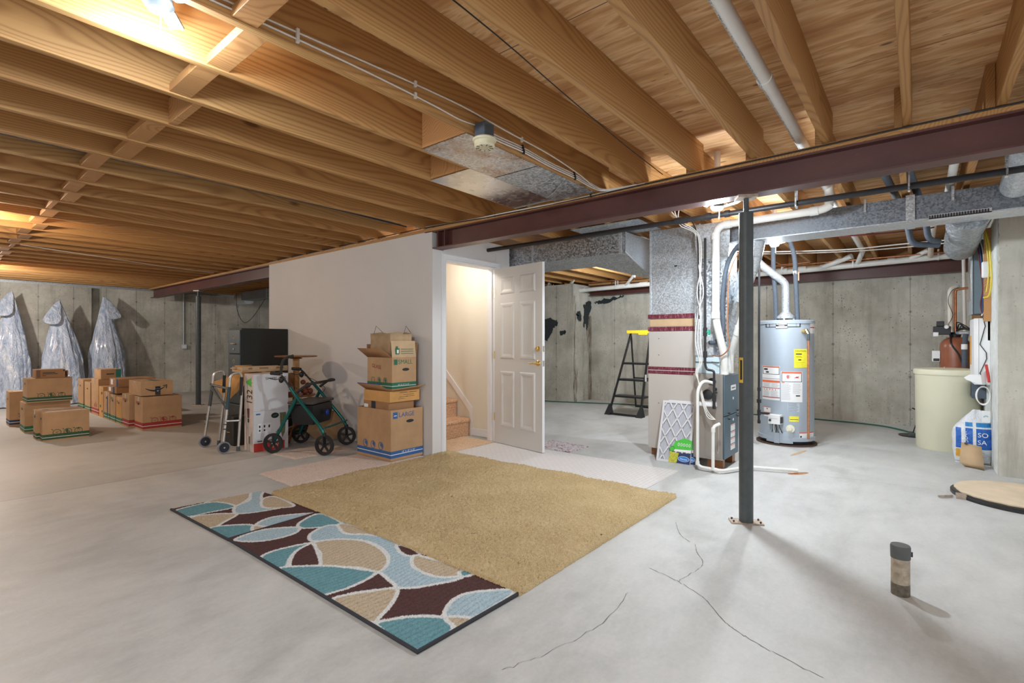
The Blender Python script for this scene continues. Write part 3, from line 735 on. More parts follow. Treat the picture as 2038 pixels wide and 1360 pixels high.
pipe('drain_pipe', 'long white plastic drain pipe between the joists above the near post', [(-1.2, 0.575, 2.475), (3.4, 0.575, 2.455), (8.1, 0.575, 2.40), (8.50, 0.66, 2.30)], 0.031, M_pm, fittings=[((2.62, 0.575, 2.4585), (2.68, 0.575, 2.4580), 0.036)])
pipe('drain_pipe', 'white plastic drain pipe dropping beside the right end of the gas line', [(3.62, -0.19, 2.42), (5.6, -0.19, 2.40)], 0.027, M_pvc)
pipe('drain_pipe', 'white plastic drain pipe above the flex duct', [(5.7, -0.12, 2.42), (7.9, -0.12, 2.40), (8.45, -0.12, 2.30)], 0.030, M_pvcg)
z0 = 2.262
t = thing('drain_main', 'white plastic drain main hung along the rear concrete wall', 'pipe', (8.55, 2.0, z0))
m = MB(); m.tube([(8.55, -0.44, 2.30), (8.55, 1.25, 2.262), (8.55, 6.6, 2.19)], 0.040, M_pvc, 18); m.tube([(8.55, 0.35, 2.283), (8.55, 1.30, 2.262)], 0.028, M_pvcg, 16); m.build('pipe_run', t)
def mainz(y): return 2.30 - (y+0.44)*0.0155
for y0, y1, r in ((-0.10, 0.0, 0.044), (0.25, 0.33, 0.044), (1.02, 1.12, 0.046), (1.30, 1.40, 0.048), (1.55, 1.75, 0.046), (2.2, 2.3, 0.044), (3.8, 3.95, 0.045), (4.15, 4.4, 0.046), (5.1, 5.3, 0.045), (5.55, 5.75, 0.046)):
    m = MB(); m.tube([(8.55, y0, mainz(y0)), (8.55, y1, mainz(y1))], r, M_pvc, 18); m.build('coupling', t)
for y in (0.9, 2.05, 3.3, 4.35):
    pass
for y, x2, y2, r in ((1.10, 8.35, 0.72, 0.036), (0.10, 8.42, -0.10, 0.030), (4.25, 8.3, 3.95, 0.026), (5.55, 8.25, 5.2, 0.034), (6.1, 8.3, 5.8, 0.024)):
    m = MB(); m.tube([(8.55, y, mainz(y)), (x2, y2, JZ+0.02)], r, M_pvc, 14); m.build('wye_branch', t)
for y in (0.72, 1.62, 2.75, 4.42, 5.9, -0.2):
    m = MB(); m.box((8.508, y-0.009, mainz(y)-0.042), (8.592, y+0.009, mainz(y)-0.036), M_pvc)
    m.box((8.502, y-0.009, mainz(y)-0.042), (8.508, y+0.009, JZ+0.03), M_pvc); m.box((8.592, y-0.009, mainz(y)-0.042), (8.598, y+0.009, JZ+0.03), M_pvc); m.build('hanger_strap', t)
# small copper water line above the main
pipe('copper_line', 'thin copper pipe running just above the rear drain main', [(8.45, -0.42, 2.335), (8.45, 5.0, 2.335)], 0.010, M_copper)
pipe('copper_line', 'thin copper pipe hung under the joists near the rear beam', [(8.2, 1.2, 2.32), (8.2, 2.7, 2.32), (8.0, 2.7, 2.32)], 0.009, M_copper)
# gas line
t = pipe('gas_line', 'long black iron gas pipe hung below the joists behind the beam', [(4.3, -1.6, 2.235), (4.3, 5.0, 2.250)], 0.0215, M_black,
     fittings=[((4.3, 1.55, 2.245), (4.3, 1.66, 2.245), 0.030), ((4.3, 1.35, 2.244), (4.3, 1.39, 2.244), 0.029), ((4.3, 1.20, 2.243), (4.3, 1.24, 2.243), 0.029)], seg=14)
for y in (0.72, -0.42, 0.05):
    m = MB(); m.box((4.27, y-0.006, 2.205), (4.33, y+0.006, 2.209), M_cable); m.box((4.27, y-0.005, 2.205), (4.272, y+0.005, JZ), M_galv); m.box((4.328, y-0.005, 2.205), (4.33, y+0.005, JZ), M_galv); m.build('hanger_strap', t)

# ---------------------------------------------------------------- ducts
T1 = thing('trunk_duct', 'long rectangular galvanised supply trunk hung behind the beam on the right', 'duct', (5.0, 1.5, 2.14))
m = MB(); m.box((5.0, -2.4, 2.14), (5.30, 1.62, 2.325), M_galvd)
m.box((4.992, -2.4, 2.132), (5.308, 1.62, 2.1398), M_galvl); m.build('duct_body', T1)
for y in (0.05, -1.6):
    m = MB(); m.box((4.985, y-0.028, 2.125), (5.315, y+0.028, 2.335), M_galvl); m.build('drive_cleat', T1)
m = MB(); m.box((4.965, -0.41, 2.123), (5.04, -0.06, 2.131), M_whitecard)
for k in range(22): m.box((4.955, -0.395+k*0.0155, 2.1235), (4.9649, -0.388+k*0.0155, 2.150), M_blkprint)
m.box((4.9650, -0.41, 2.118), (4.975, -0.06, 2.156), M_whitecard); tag(m.build('vent_grille', T1), 'small white slotted vent grille')
for y in (0.34, -0.2):
    m = MB(); m.box((4.988, y-0.008, 2.25), (4.993, y+0.008, JZ), M_galvl); m.build('hanger_strap', T1)
t = thing('flex_duct', 'silver foil insulated flexible duct below the right end of the trunk', 'duct', (5.36, -0.31, 2.20))
m = MB(); pts = []; rr = []
for k in range(34):
    f = k/33; pts.append((5.32+1.65*f, -0.315-0.02*f, 2.20+0.02*math.sin(f*5)-0.02*f)); rr.append(0.128+0.007*math.sin(k*1.9)+0.004*math.sin(k*0.7))
m.tube(pts, rr, M_flex, 26); m.build('sleeve', t)
t = thing('round_duct', 'round galvanised elbow at the right edge above the gas line', 'duct', (4.55, -0.56, 2.37))
m = MB(); m.tube([(3.75, -0.53, 2.42), (4.35, -0.53, 2.40), (4.7, -0.53, 2.34), (4.95, -0.53, 2.28)], 0.085, M_galvl, 22)
for x, z in ((4.1, 2.41), (4.45, 2.385)): m.tube([(x, -0.53, z), (x+0.02, -0.53, z-0.001)], 0.090, M_galvl, 22)
m.build('duct_body', t)
# sloping return plenum on the left of the furnace
T2 = thing('return_duct', 'dark galvanised return trunk with sloped end left of the furnace plenum', 'duct', (4.75, 2.36, 2.11))
m = MB(); yA, yB = 2.36, 7.0
pr_ = [(4.75, 2.118), (4.78, 2.118), (5.46, 1.90), (5.46, 2.34), (4.75, 2.325)]
bt = [(4.75, yA, 2.118), (5.46, yA, 1.90), (5.46, yA, 2.34), (4.75, yA, 2.325), (4.75, yB, 2.118), (5.46, yB, 2.118), (5.46, yB, 2.34), (4.75, yB, 2.325), (5.46, 3.1, 2.118), (4.75, 3.1, 2.118), (5.46, 3.1, 2.34), (4.75, 3.1, 2.325)]
m.add(bt, [(0,1,8,9), (9,8,5,4), (0,9,11,3), (9,4,7,11), (1,2,10,8), (8,10,6,5), (3,11,10,2), (11,7,6,10), (4,5,6,7)], M_galv)
m.build('duct_body', T2)
m = MB(); m.add([(4.752, yA-0.002, 2.112), (5.46, yA-0.002, 1.895), (5.46, yA-0.002, 2.34), (4.752, yA-0.002, 2.33)], [(0,1,2,3)], M_galvl); m.add([(4.74, yA-0.006, 2.118), (5.47, yA-0.006, 1.89), (5.47, yA-0.006, 1.905), (4.74, yA-0.006, 2.133)], [(0,1,2,3)], M_white)  # end face in brighter metal stands in for the nearby lamp's light
tag(m.build('end_cap', T2), 'sloped end cap in brighter metal, as if lamp-lit')
m = MB(); m.box((4.742, 2.40, 2.112), (5.0, 2.43, 2.330), M_galvl); m.box((4.742, 3.55, 2.112), (4.76, 3.57, 2.330), M_galvl); m.build('drive_cleat', T2)
m = MB(); m.box((4.42, 2.06, JZ-0.004), (4.98, 2.82, JZ-0.001), M_galv); tag(m.build('joist_pan'), 'flat galvanised pan under the joists above the return trunk', 'duct')
# far trunk seen through the gap left of the white wall
t = thing('far_trunk', 'dark supply trunk hanging beyond the end of the white stairwell wall', 'duct', (5.0, 9.0, 2.15))
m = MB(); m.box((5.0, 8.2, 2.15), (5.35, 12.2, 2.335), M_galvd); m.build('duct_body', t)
m = MB(); m.box((4.99, 10.9, 2.14), (5.36, 10.94, 2.345), M_galv); m.build('drive_cleat', t)
m = MB(); m.lathe([(0.14, 0), (0.14, 0.5)], (5.17, 12.2, 2.21), M_galvl, 18, 'y'); m.build('end_elbow', t)

# ---------------------------------------------------------------- return drop and furnace
RD = thing('return_drop', 'tall return air plenum, galvanised above and beige painted below with red tape bands', 'duct', (5.0, 1.92, 0))
y0, y1 = 1.675, 2.195; X0, X1 = 5.0, 5.5
m = MB(); m.box((X0, y0, 1.475), (X1, y1, 2.352), galv('spangled plenum', (0.55, 0.59, 0.63), 105, 0.42, 0.55, 0.25))
# cross break creases and standing edge
zc, yc = 1.90, (y0+y1)/2
for (a, b) in (((y0+0.02, 2.33), (yc, zc)), ((y1-0.02, 2.33), (yc, zc)), ((y0+0.02, 1.50), (yc, zc)), ((y1-0.02, 1.50), (yc, zc))):
    m.tube([(X0-0.001, a[0], a[1]), (X0-0.004, b[0], b[1])], 0.0035, M_galvl, 5)
m.box((X0-0.008, y1-0.012, 1.475), (X0, y1+0.004, 2.352), M_galvl); m.box((X0-0.008, y0-0.004, 1.475), (X0, y0+0.012, 2.352), M_steel)
m.box((X0-0.002, 1.895, 1.955), (X0-0.0005, 1.935, 1.968), M_blkprint)
m.build('galvanised_top', RD)
m = MB(); m.box((X0-0.015, y0, 0.075), (X1, y1+0.015, 0.855), M_ret); m.box((X0-0.015, y0, 0.925), (X1, y1+0.010, 1.295), M_ret)
m.box((X0-0.006, y0, 1.345), (X1, y1+0.002, 1.425), M_cardl); m.box((X0-0.010, y0+0.005, 0.855), (X1, y1+0.008, 0.925), M_ret)
m.box((X0-0.005, y0+0.003, 1.295), (X1, y1, 1.345), M_ret); m.box((X0-0.004, y0+0.002, 1.425), (X1, y1, 1.475), M_ret)
for z in (0.55, 1.05, 1.22): m.disc((X0-0.0165, y1-0.10, z), (0, 1, 0), (0, 0, 1), 0.005, 0.005, M_blkprint, 8)
tag(m.build('painted_cabinet', RD, bevel=0.003), 'beige painted lower cabinet')
for za, zb in ((1.428, 1.472), (1.298, 1.342), (0.855, 0.928)):
    m = MB(); m.box((X0-0.018, y0-0.003, za), (X0+0.2, y1+0.017, zb), M_redtape)
    if zb < 1: m.box((X0-0.0195, y0-0.003, (za+zb)/2-0.002), (X0-0.018, y1+0.017, (za+zb)/2+0.002), M_lab)
    m.build('foil_tape', RD)
m = MB(); m.box((X0+0.01, y1-0.10, 0), (X0+0.35, y1-0.01, 0.074), M_darkwood); m.build('wood_block', RD)
m = MB(); m.box((X0+0.01, y0+0.03, 0), (X0+0.35, y0+0.12, 0.074), M_darkwood); m.build('wood_block', RD)

FU = thing('furnace', 'narrow taupe and slate blue gas furnace on wood blocks behind the near post', 'furnace', (5.04, 1.40, 0))
fx0, fx1, fy0, fy1, fz0, fz1 = 4.80, 5.262, 1.402, 1.672, 0.085, 0.885
m = MB(); m.box((fx0, fy0, fz0), (fx1, fy1, fz1), M_furn)
m.box((fx0-0.003, fy0+0.02, fz0+0.02), (fx0, fy0+0.16, fz0+0.44), M_furn)
m.tube(spline([(fx0-0.004, fy0+0.055, 0.18), (fx0-0.004, fy0+0.045, 0.15), (fx0-0.004, fy0+0.035, 0.18), (fx0-0.004, fy0+0.035, 0.44)], 4), 0.003, M_ret, 5)
m.build('cabinet', FU, bevel=0.004)
for nm, za, zb in (('upper_door', 0.497, 0.872), ('lower_door', fz0+0.01, 0.490)):
    m = MB(); m.box((fx0+0.005, fy0-0.016, za), (fx1-0.005, fy0-0.0005, zb), M_furnb); o = m.build(nm, FU, bevel=0.005); FD = globals().setdefault('FD', {}); FD[nm] = o
    mm = MB()
    if nm == 'upper_door':
        mm.box((fx0+0.20, fy0-0.018, 0.722), (fx0+0.36, fy0-0.0165, 0.772), M_lab); [mm.box((fx0+0.225+0.028*q, fy0-0.0185, 0.738), (fx0+0.245+0.028*q, fy0-0.018, 0.752), M_blkprint) for q in range(4)]
        mm.disc((fx0+0.27, fy0-0.0185, 0.645), (1,0,0), (0,0,1), 0.020, 0.014, M_lab, 12)
    else:
        for q, (a, b) in enumerate(((0.335, 0.395), (0.275, 0.325), (0.215, 0.265), (0.155, 0.205))):
            mm.box((fx0+0.19, fy0-0.018, a), (fx0+0.33, fy0-0.0165, b), M_lab); mm.box((fx0+0.19, fy0-0.0185, b-0.010), (fx0+0.33, fy0-0.0178, b-0.004), M_redo)
        mm.disc((fx0+0.27, fy0-0.0185, 0.44), (1,0,0), (0,0,1), 0.020, 0.014, M_lab, 12)
    l_ = mm.build('label', o)
for x in (fx0+0.12, fx1-0.06):
    for z in (0.52, 0.465):
        m = MB(); m.lathe([(0.012, 0), (0.010, -0.018), (0.0, -0.019)], (x, fy0-0.016, z), M_blackp, 12, 'y'); m.build('latch_knob', FD['upper_door' if z > 0.5 else 'lower_door'])
# side openings with black caps, blower inlet, junction tray
m = MB()
for y, z, r in ((fy0+0.095, 0.815, 0.034), (fy0+0.065, 0.745, 0.016), (fy0+0.135, 0.69, 0.048)):
    m.lathe([(r, 0.0), (r, -0.012), (r*0.75, -0.016), (0, -0.016)], (fx0, y, z), M_blackp, 20, 'x')
tag(m.build('port_cap', FU), 'round black caps on the cabinet side')
m = MB(); m.box((fx0-0.06, fy0+0.05, 0.585), (fx0-0.002, fy0+0.20, 0.625), M_whitecard); m.box((fx0-0.063, fy0+0.06, 0.592), (fx0-0.060, fy0+0.19, 0.618), M_lab); tag(m.build('drain_trap', FU), 'white plastic condensate trap')
m = MB(); m.box((fx0+0.04, fy0+0.01, 0), (fx0+0.10, fy0+0.15, 0.084), M_darkwood); m.build('wood_block', FU)
m = MB(); m.box((fx1-0.12, fy0+0.01, 0), (fx1-0.03, fy0+0.10, 0.084), M_darkwood); m.build('wood_block', FU)
# coil case and plenum above
CP = thing('coil_plenum', 'galvanised plenum and pale coil case rising from the furnace to the trunk', 'duct', (5.08, 1.55, 0.886))
m = MB(); m.box((4.86, 1.45, 0.887), (5.255, 1.672, 1.06), flat('pale blue coil case', (0.55, 0.68, 0.74), 0.5)); m.box((4.85, 1.45, 0.99), (4.86, 1.672, 0.997), M_steel); m.box((4.87, 1.43, 1.0), (5.0, 1.45, 1.18), M_lab); tag(m.build('coil_case', CP), 'pale blue coil case')
m = MB(); m.box((4.92, 1.40, 1.06), (5.255, 1.672, 2.14), M_galv)
m.box((4.84, 1.50, 1.06), (4.92, 1.672, 1.52), M_galvl); m.box((4.905, 1.39, 1.52), (4.92, 1.672, 1.535), M_galvl)
m.add([(4.84, 1.35, 2.13), (4.84, 1.672, 2.13), (5.0, 1.672, 1.86), (5.0, 1.42, 1.86), (4.84, 1.35, 2.31), (4.84, 1.672, 2.31)], [(0,1,2,3), (0,4,5,1), (0,3,4), (1,5,2)], M_galvl)
m.build('plenum', CP)
m = MB(); m.add([(4.98, 1.38, 2.138), (5.20, 1.38, 2.138), (5.20, 1.14, 2.138), (4.98, 1.14, 2.138), (5.02, 1.36, 1.62), (5.14, 1.36, 1.62), (5.14, 1.30, 1.62), (5.02, 1.30, 1.62)],
   [(0,1,2,3),(4,7,6,5),(0,4,5,1),(1,5,6,2),(2,6,7,3),(3,7,4,0)], M_galvl)
m2 = MB(); pts = []; rr = []
for k in range(9):
    f = k/8; pts.append((5.12, 1.22+0.13*f**1.5, 2.135-0.56*f)); rr.append(0.105-0.045*f)
m2.tube(pts, rr, M_galvl, 22)
for k in (2, 4): m2.tube([pts[k], (pts[k][0], pts[k][1]+0.001, pts[k][2]-0.008)], rr[k]+0.003, M_galv, 22)
tag(m2.build('tapered_boot', CP), 'round tapered sheet metal boot under the trunk')

# plumbing around the furnace
pipe('intake_pipe', 'thick white plastic vent pipe dropping from the joists down to the furnace top', [(4.72, 0.40, 2.48), (4.72, 0.545, 2.29), (4.72, 0.60, 2.258), (4.70, 1.43, 2.245), (4.70, 1.435, 1.39), (4.82, 1.39, 1.04), (4.86, 1.403, 0.885)][1:], 0.033, M_pvc,
     fittings=[((4.70, 1.36, 2.246), (4.70, 1.30, 2.247), 0.038), ((4.70, 1.434, 2.18), (4.70, 1.434, 2.12), 0.038), ((4.70, 1.435, 1.46), (4.70, 1.435, 1.40), 0.038), ((4.72, 0.63, 2.258), (4.72, 0.69, 2.257), 0.038), ((4.852, 1.401, 0.97), (4.86, 1.403, 0.886), 0.038)], br=0.09)
pipe('intake_riser', 'short white plastic riser turning up into the joists from the vent pipe', [(4.72, 0.56, 2.275), (4.72, 0.555, 2.50)], 0.033, M_pvc)
pipe('exhaust_pipe', 'second white plastic vent pipe angling into the furnace behind the near post', [(4.78, 1.225, 2.13), (4.78, 1.225, 1.42), (4.92, 1.33, 1.20), (5.02, 1.395, 1.06), (5.02, 1.395, 0.887)], 0.028, M_pvc,
     fittings=[((4.78, 1.225, 1.50), (4.78, 1.225, 1.43), 0.033), ((4.84, 1.27, 1.325), (4.88, 1.30, 1.26), 0.033)], br=0.06)
pipe('suction_line', 'grey foam sleeved refrigerant line curving beside the white vent pipe', spline([(4.79, 1.20, 2.08), (4.79, 1.29, 2.03), (4.79, 1.37, 1.85), (4.80, 1.405, 1.55), (4.80, 1.40, 1.30), (4.81, 1.46, 1.19), (4.83, 1.53, 1.18)], 4), 0.020, M_foam)
pipe('liquid_line', 'thin copper refrigerant line curving beside the foam sleeve', spline([(4.77, 1.17, 2.06), (4.77, 1.26, 1.98), (4.77, 1.335, 1.80), (4.77, 1.35, 1.5), (4.76, 1.35, 1.3), (4.76, 1.33, 1.15), (4.76, 1.40, 1.06), (4.80, 1.50, 1.06)], 4), 0.006, M_copper, seg=8)
t = pipe('gas_drop', 'black iron gas drop with brass valve feeding the furnace side', [(4.30, 1.605, 2.24), (4.45, 1.48, 2.19), (4.72, 1.535, 2.15), (4.72, 1.535, 0.97), (4.72, 1.52, 0.93), (4.72, 1.455, 0.92), (4.72, 1.455, 0.60)][2:], 0.011, M_black,
     fittings=[((4.72, 1.535, 1.32), (4.72, 1.535, 1.24), 0.018), ((4.72, 1.535, 1.10), (4.72, 1.535, 1.04), 0.019), ((4.72, 1.455, 0.70), (4.72, 1.455, 0.64), 0.018), ((4.72, 1.455, 0.60), (4.72, 1.455, 0.57), 0.015)], br=0.02, seg=10)
m = MB(); m.tube([(4.72, 1.545, 1.28), (4.72, 1.505, 1.275)], 0.009, flat('valve green', (0.02, 0.35, 0.22), 0.4), 8); m.box((4.705, 1.49, 1.25), (4.72, 1.505, 1.30), flat('valve green', (0, 0, 0))); tag(m.build('valve_handle', t), 'green valve lever')
m = MB(); m.tube([(4.72, 1.455, 0.715), (4.79, 1.455, 0.715)], 0.010, M_black, 8); m.build('tee', t)
pipe('conduit', 'thin galvanised conduit down the edge of the return plenum', [(4.93, 1.655, 2.34), (4.93, 1.655, 0.90), (4.93, 1.63, 0.74), (4.85, 1.58, 0.70)], 0.010, M_galvl, br=0.08, seg=8)
for k in range(3):
    dx = 0.012*k
    cable('thermostat_wire', ['white wire looping down from the gas line to the furnace', 'second white wire bundled down beside the furnace', 'thin white wire hanging loose beside the furnace'][k], 'wire',
      [(4.32, 1.74-0.06*k, 2.40), (4.40, 1.66, 2.28-0.02*k), (4.68, 1.58+dx, 2.18), (4.70, 1.565+dx, 1.9), (4.69, 1.60-0.03*k, 1.65), (4.70, 1.57+dx, 1.45), (4.70, 1.57+0.025*k, 1.2), (4.71, 1.56+dx, 1.0), (4.71, 1.60+0.01*k, 0.9), (4.72, 1.58, 0.72+0.03*k), (4.72, 1.52, 0.50+0.03*k), (4.74, 1.45, 0.47)], 0.0038, M_cable)
cable('black_cord', 'black cord bundled among the white wires beside the furnace', 'wire', [(4.5, 1.62, 2.33), (4.68, 1.60, 2.2), (4.70, 1.59, 1.8), (4.70, 1.585, 1.4)], 0.006, M_blackp)
pipe('condensate_pipe', 'white plastic condensate line looping down the furnace side to the floor', [(4.78, 1.47, 0.80), (4.70, 1.55, 0.83), (4.66, 1.585, 0.74), (4.66, 1.585, 0.035), (4.64, 1.37, 0.030), (4.96, 1.215, 0.030), (5.03, 1.02, 0.028), (5.10, 0.84, 0.028)], 0.0145, M_pvc,
     fittings=[((4.66, 1.585, 0.08), (4.66, 1.585, 0.05), 0.019), ((4.648, 1.43, 0.031), (4.643, 1.40, 0.03), 0.019), ((5.055, 0.955, 0.028), (5.06, 0.94, 0.028), 0.016)], br=0.05, seg=12)
pipe('condensate_riser', 'short white plastic riser with an elbow in front of the furnace side', [(4.64, 1.44, 0.033), (4.645, 1.44, 0.42), (4.70, 1.40, 0.44)], 0.0145, M_pvc, fittings=[((4.645, 1.44, 0.37), (4.645, 1.44, 0.41), 0.019)], br=0.04, seg=12)
m = MB(); m.disc((5.11, 0.84, 0.001), (0.8,-0.6,0), (0.6,0.8,0), 0.11, 0.035, flat('rust stain', (0.42, 0.20, 0.09), 0.8, 0, 0.4, 40), 18); tag(m.build('rust_stain'), 'rusty stain on the floor at the end of the condensate pipe', 'stain')

# filters leaning on the return drop
def filt(label, xb, xt, ya, yb, h, front):
    t = thing('air_filter', label, 'filter', (xb, (ya+yb)/2, 0), group='pleated furnace filters')
    ang = math.atan2(xt-xb, h); L_ = math.hypot(xt-xb, h)
    M = Matrix.Translation((xb, ya, 0.002)) @ Matrix.Rotation(ang, 4, 'Y')      # local: y across, z up the leaning face, x depth
    w = yb-ya; th = 0.022
    def P3(y, z, x=0.0): return tuple(M @ Vector((x, y, z)))
    fr = 0.022; m = MB()
    for lo, hi in (((0,0,0),(th,w,fr)), ((0,0,L_-fr),(th,w,L_)), ((0,0,fr),(th,fr,L_-fr)), ((0,w-fr,fr),(th,w,L_-fr))): m.box(lo, hi, M_whitecard, M)
    m.build('frame', t)
    m = MB(); n = 22; vs_ = []
    for k in range(n*2+1):
        y = fr + (w-2*fr)*k/(n*2); x = 0.006 if k % 2 else 0.018
        vs_ += [tuple(M @ Vector((x, y, fr))), tuple(M @ Vector((x, y, L_-fr)))]
    m.add(vs_, [(2*k, 2*k+2, 2*k+3, 2*k+1) for k in range(n*2)], flat('filter media', (0.60, 0.60, 0.64), 0.9)); m.build('pleats', t, recalc=False, ang=10)
    if front:
        m = MB(); bw = 0.014
        def strip(a, b):
            # clip the diagonal to the frame rectangle
            (y0_, z0_), (y1_, z1_) = a, b; lo, hi = 0.0, 1.0
            for q0, d, mn, mx in ((y0_, y1_-y0_, fr, w-fr), (z0_, z1_-z0_, fr, L_-fr)):
                if abs(d) < 1e-9: continue
                t0, t1 = (mn-q0)/d, (mx-q0)/d
                if t0 > t1: t0, t1 = t1, t0
                lo, hi = max(lo, t0), min(hi, t1)
            if hi - lo < 0.02: return
            A = (y0_+(y1_-y0_)*lo, z0_+(z1_-z0_)*lo); B = (y0_+(y1_-y0_)*hi, z0_+(z1_-z0_)*hi)
            d = Vector((B[0]-A[0], B[1]-A[1])).normalized(); nx, nz = -d.y*bw/2, d.x*bw/2
            m.add([P3(A[0]+nx, A[1]+nz, -0.001), P3(A[0]-nx, A[1]-nz, -0.001), P3(B[0]-nx, B[1]-nz, -0.001), P3(B[0]+nx, B[1]+nz, -0.001),
                   P3(A[0]+nx, A[1]+nz, 0.002), P3(A[0]-nx, A[1]-nz, 0.002), P3(B[0]-nx, B[1]-nz, 0.002), P3(B[0]+nx, B[1]+nz, 0.002)], [(0,1,2,3),(7,6,5,4),(0,4,5,1),(1,5,6,2),(2,6,7,3),(3,7,4,0)], M_whitecard)
        dz = 0.185
        for k in range(-4, 9):
            strip((fr, k*dz), (w-fr, k*dz+(w-2*fr)*1.75)); strip((w-fr, k*dz), (fr, k*dz+(w-2*fr)*1.75))
        m.build('lattice', t)
    # printed sleeve corner: y small side is right in view
    m = MB(); X = -0.0022
    hx = w*0.62 if front else w*0.5
    cur = [(0.0, 0.0), (hx, 0.0), (hx*0.92, 0.14), (hx*0.75, 0.215), (hx*0.35, 0.255), (0.0, 0.235)]
    m.add([P3(y, z+0.002, X) for y, z in [(0, 0.14), (hx*0.95, 0.13), (hx*0.78, 0.205), (hx*0.35, 0.25), (0, 0.23)]], [(0,1,2,3,4)], M_green)
    m.add([P3(y, z, X) for y, z in [(0, 0.115), (hx*0.96, 0.115), (hx*0.96, 0.135), (0, 0.145)]], [(0,1,2,3)], M_lab)
    m.add([P3(y, z, X) for y, z in [(0, 0.004), (hx*0.62, 0.004), (hx*0.55, 0.10), (0, 0.112)]], [(0,1,2,3)], M_navy)
    m.add([P3(y, z, X) for y, z in [(hx*0.62, 0.004), (hx, 0.004), (hx*0.98, 0.11), (hx*0.55, 0.10)]], [(0,1,2,3)], flat('moss yellow print', (0.50, 0.50, 0.05), 0.6, 0, 0.5, 60))
    xd = M.to_3x3() @ Vector((0, -1, 0)); zd = M.to_3x3() @ Vector((0, 0, 1))
    m.ring(P3(hx*0.30, 0.050, X-0.0008), xd, zd, hx*0.27, 0.026, 0.003, M_lab, fill=M_blue)
    m.text('Filtrete', P3(hx*0.30, 0.040, X-0.0014), xd, zd, 0.024, M_lab, 'c')
    if front:
        [m.ring(P3(hx*(0.60-0.13*q), 0.185, X-0.0008), xd, zd, 0.010, 0.016, 0.004, M_lab, 10) for q in range(5)]
        m.ring(P3(hx*0.90, 0.135, X-0.0010), xd, zd, 0.026, 0.026, 0.004, M_dkgreen, fill=M_green)
    m.build('printed_wrap', t)
filt('front furnace filter with diamond lattice and green printed corner leaning on the return plenum', 4.775, 4.955, 1.70, 2.035, 0.585, True)
filt('furnace filter mostly hidden behind the one with the diamond lattice', 4.802, 4.980, 1.655, 1.985, 0.590, False)

# ---------------------------------------------------------------- water heater
HX, HY, HR = 6.635, 1.218, 0.288
WH = thing('water_heater', 'pale grey-blue tank water heater with warning labels behind the near post', 'water heater', (HX, HY, 0))
m = MB(); m.lathe([(HR-0.01, 0.085), (HR, 0.095), (HR, 1.395)], (HX, HY, 0), M_heater, 56); m.build('tank', WH)
m = MB(); m.lathe([(HR+0.008, 1.395), (HR+0.008, 1.428), (HR-0.004, 1.436), (0, 1.437)], (HX, HY, 0), M_heater, 56); m.build('lid', WH)
m = MB(); m.lathe([(HR+0.012, 0.058), (HR+0.012, 0.10), (HR+0.002, 0.104)], (HX, HY, 0), M_heater, 56); m.build('bottom_band', WH)
m = MB(); m.lathe([(HR-0.03, 0.0), (HR-0.025, 0.05), (HR-0.01, 0.058)], (HX, HY, 0), M_blackp, 40)
m.lathe([(HR+0.03, 0.0), (HR+0.03, 0.016), (HR+0.0, 0.016)], (HX, HY, 0), flat('rusty drip pan', (0.10, 0.06, 0.045), 0.7, 0.2, 0.4, 30), 40); tag(m.build('base_ring', WH), 'dark base ring with rust')
AV = math.atan2(-HY, -HX)          # bearing of the picture side of the tank
def cyl(mb, a0, a1, z0, z1, mat, off=0.0015, r=HR, n=8, cx=HX, cy=HY, av=AV):
    """patch on the tank; a in tank widths to the right (-1..1) as seen from the front"""
    vs_ = []
    for k in range(n+1):
        s_ = a0 + (a1-a0)*k/n; an = av + math.asin(max(-0.999, min(0.999, s_)))
        for z in (z0, z1): vs_.append((cx+(r+off)*math.cos(an), cy+(r+off)*math.sin(an), z))
    mb.add(vs_, [(2*k, 2*k+2, 2*k+3, 2*k+1) for k in range(n)], mat)
def px2a(px): return (px-1565.5)/49.0
def py2z(py): return 1.19 + (680-py)/992*5.63
def lab(x0, y0, x1, y1, mat, off=0.0015, mb=None): cyl(mb, px2a(x0), px2a(x1), py2z(y1), py2z(y0), mat, off)
# maker's badge
m = MB(); lab(1530, 641.5, 1590, 651.5, M_blkprint, 0.0015, m); lab(1532, 643, 1588, 650, flat('silver badge', (0.55, 0.62, 0.68), 0.3, 0.5), 0.0020, m); lab(1548, 639, 1568, 654, M_blkprint, 0.0025, m); lab(1549, 640, 1567, 646, M_lab, 0.003, m)
lab(1548.5, 649.5, 1567.5, 653, M_lab, 0.003, m); lab(1553, 647.6, 1563, 648.6, M_lab, 0.0032, m); lab(1552, 642, 1554, 644.5, M_labg, 0.0034, m); lab(1556, 642.4, 1565, 644, M_labg, 0.0034, m); tag(m.build('maker_badge', WH), 'silver and white maker badge')
def textlines(mb, x0, x1, y0, y1, step=1.7, mat=M_labg, off=0.0024):
    y = y0; rn = random.Random(int(x0*7+y0))
    while y < y1: lab(x0, y, x1 - rn.random()*0.25*(x1-x0), y+0.45, mat, off, mb); y += step
m = MB(); lab(1579, 695, 1601, 732, M_yellowl, 0.0015, m)
E_t = 'ENERGYGUIDE'
an = AV + math.asin(px2a(1590)); c_ = Vector((HX+(HR+0.004)*math.cos(an), HY+(HR+0.004)*math.sin(an), py2z(700))); m.text(E_t, c_, (-math.sin(an), math.cos(an), 0), (0,0,1), 0.019, M_blkprint, 'c')
lab(1582, 704, 1592, 706, M_blkprint, 0.0025, m); textlines(m, 1582, 1594, 709, 713, 2, M_blkprint); lab(1586, 715.5, 1591, 717.5, M_blkprint, 0.0025, m); textlines(m, 1582, 1597, 722, 730, 3.2, flat('ochre print', (0.45, 0.40, 0.03)))
tag(m.build('energy_label', WH), 'yellow energy guide label')
m = MB(); lab(1524, 730, 1555, 799, M_lab, 0.0015, m)
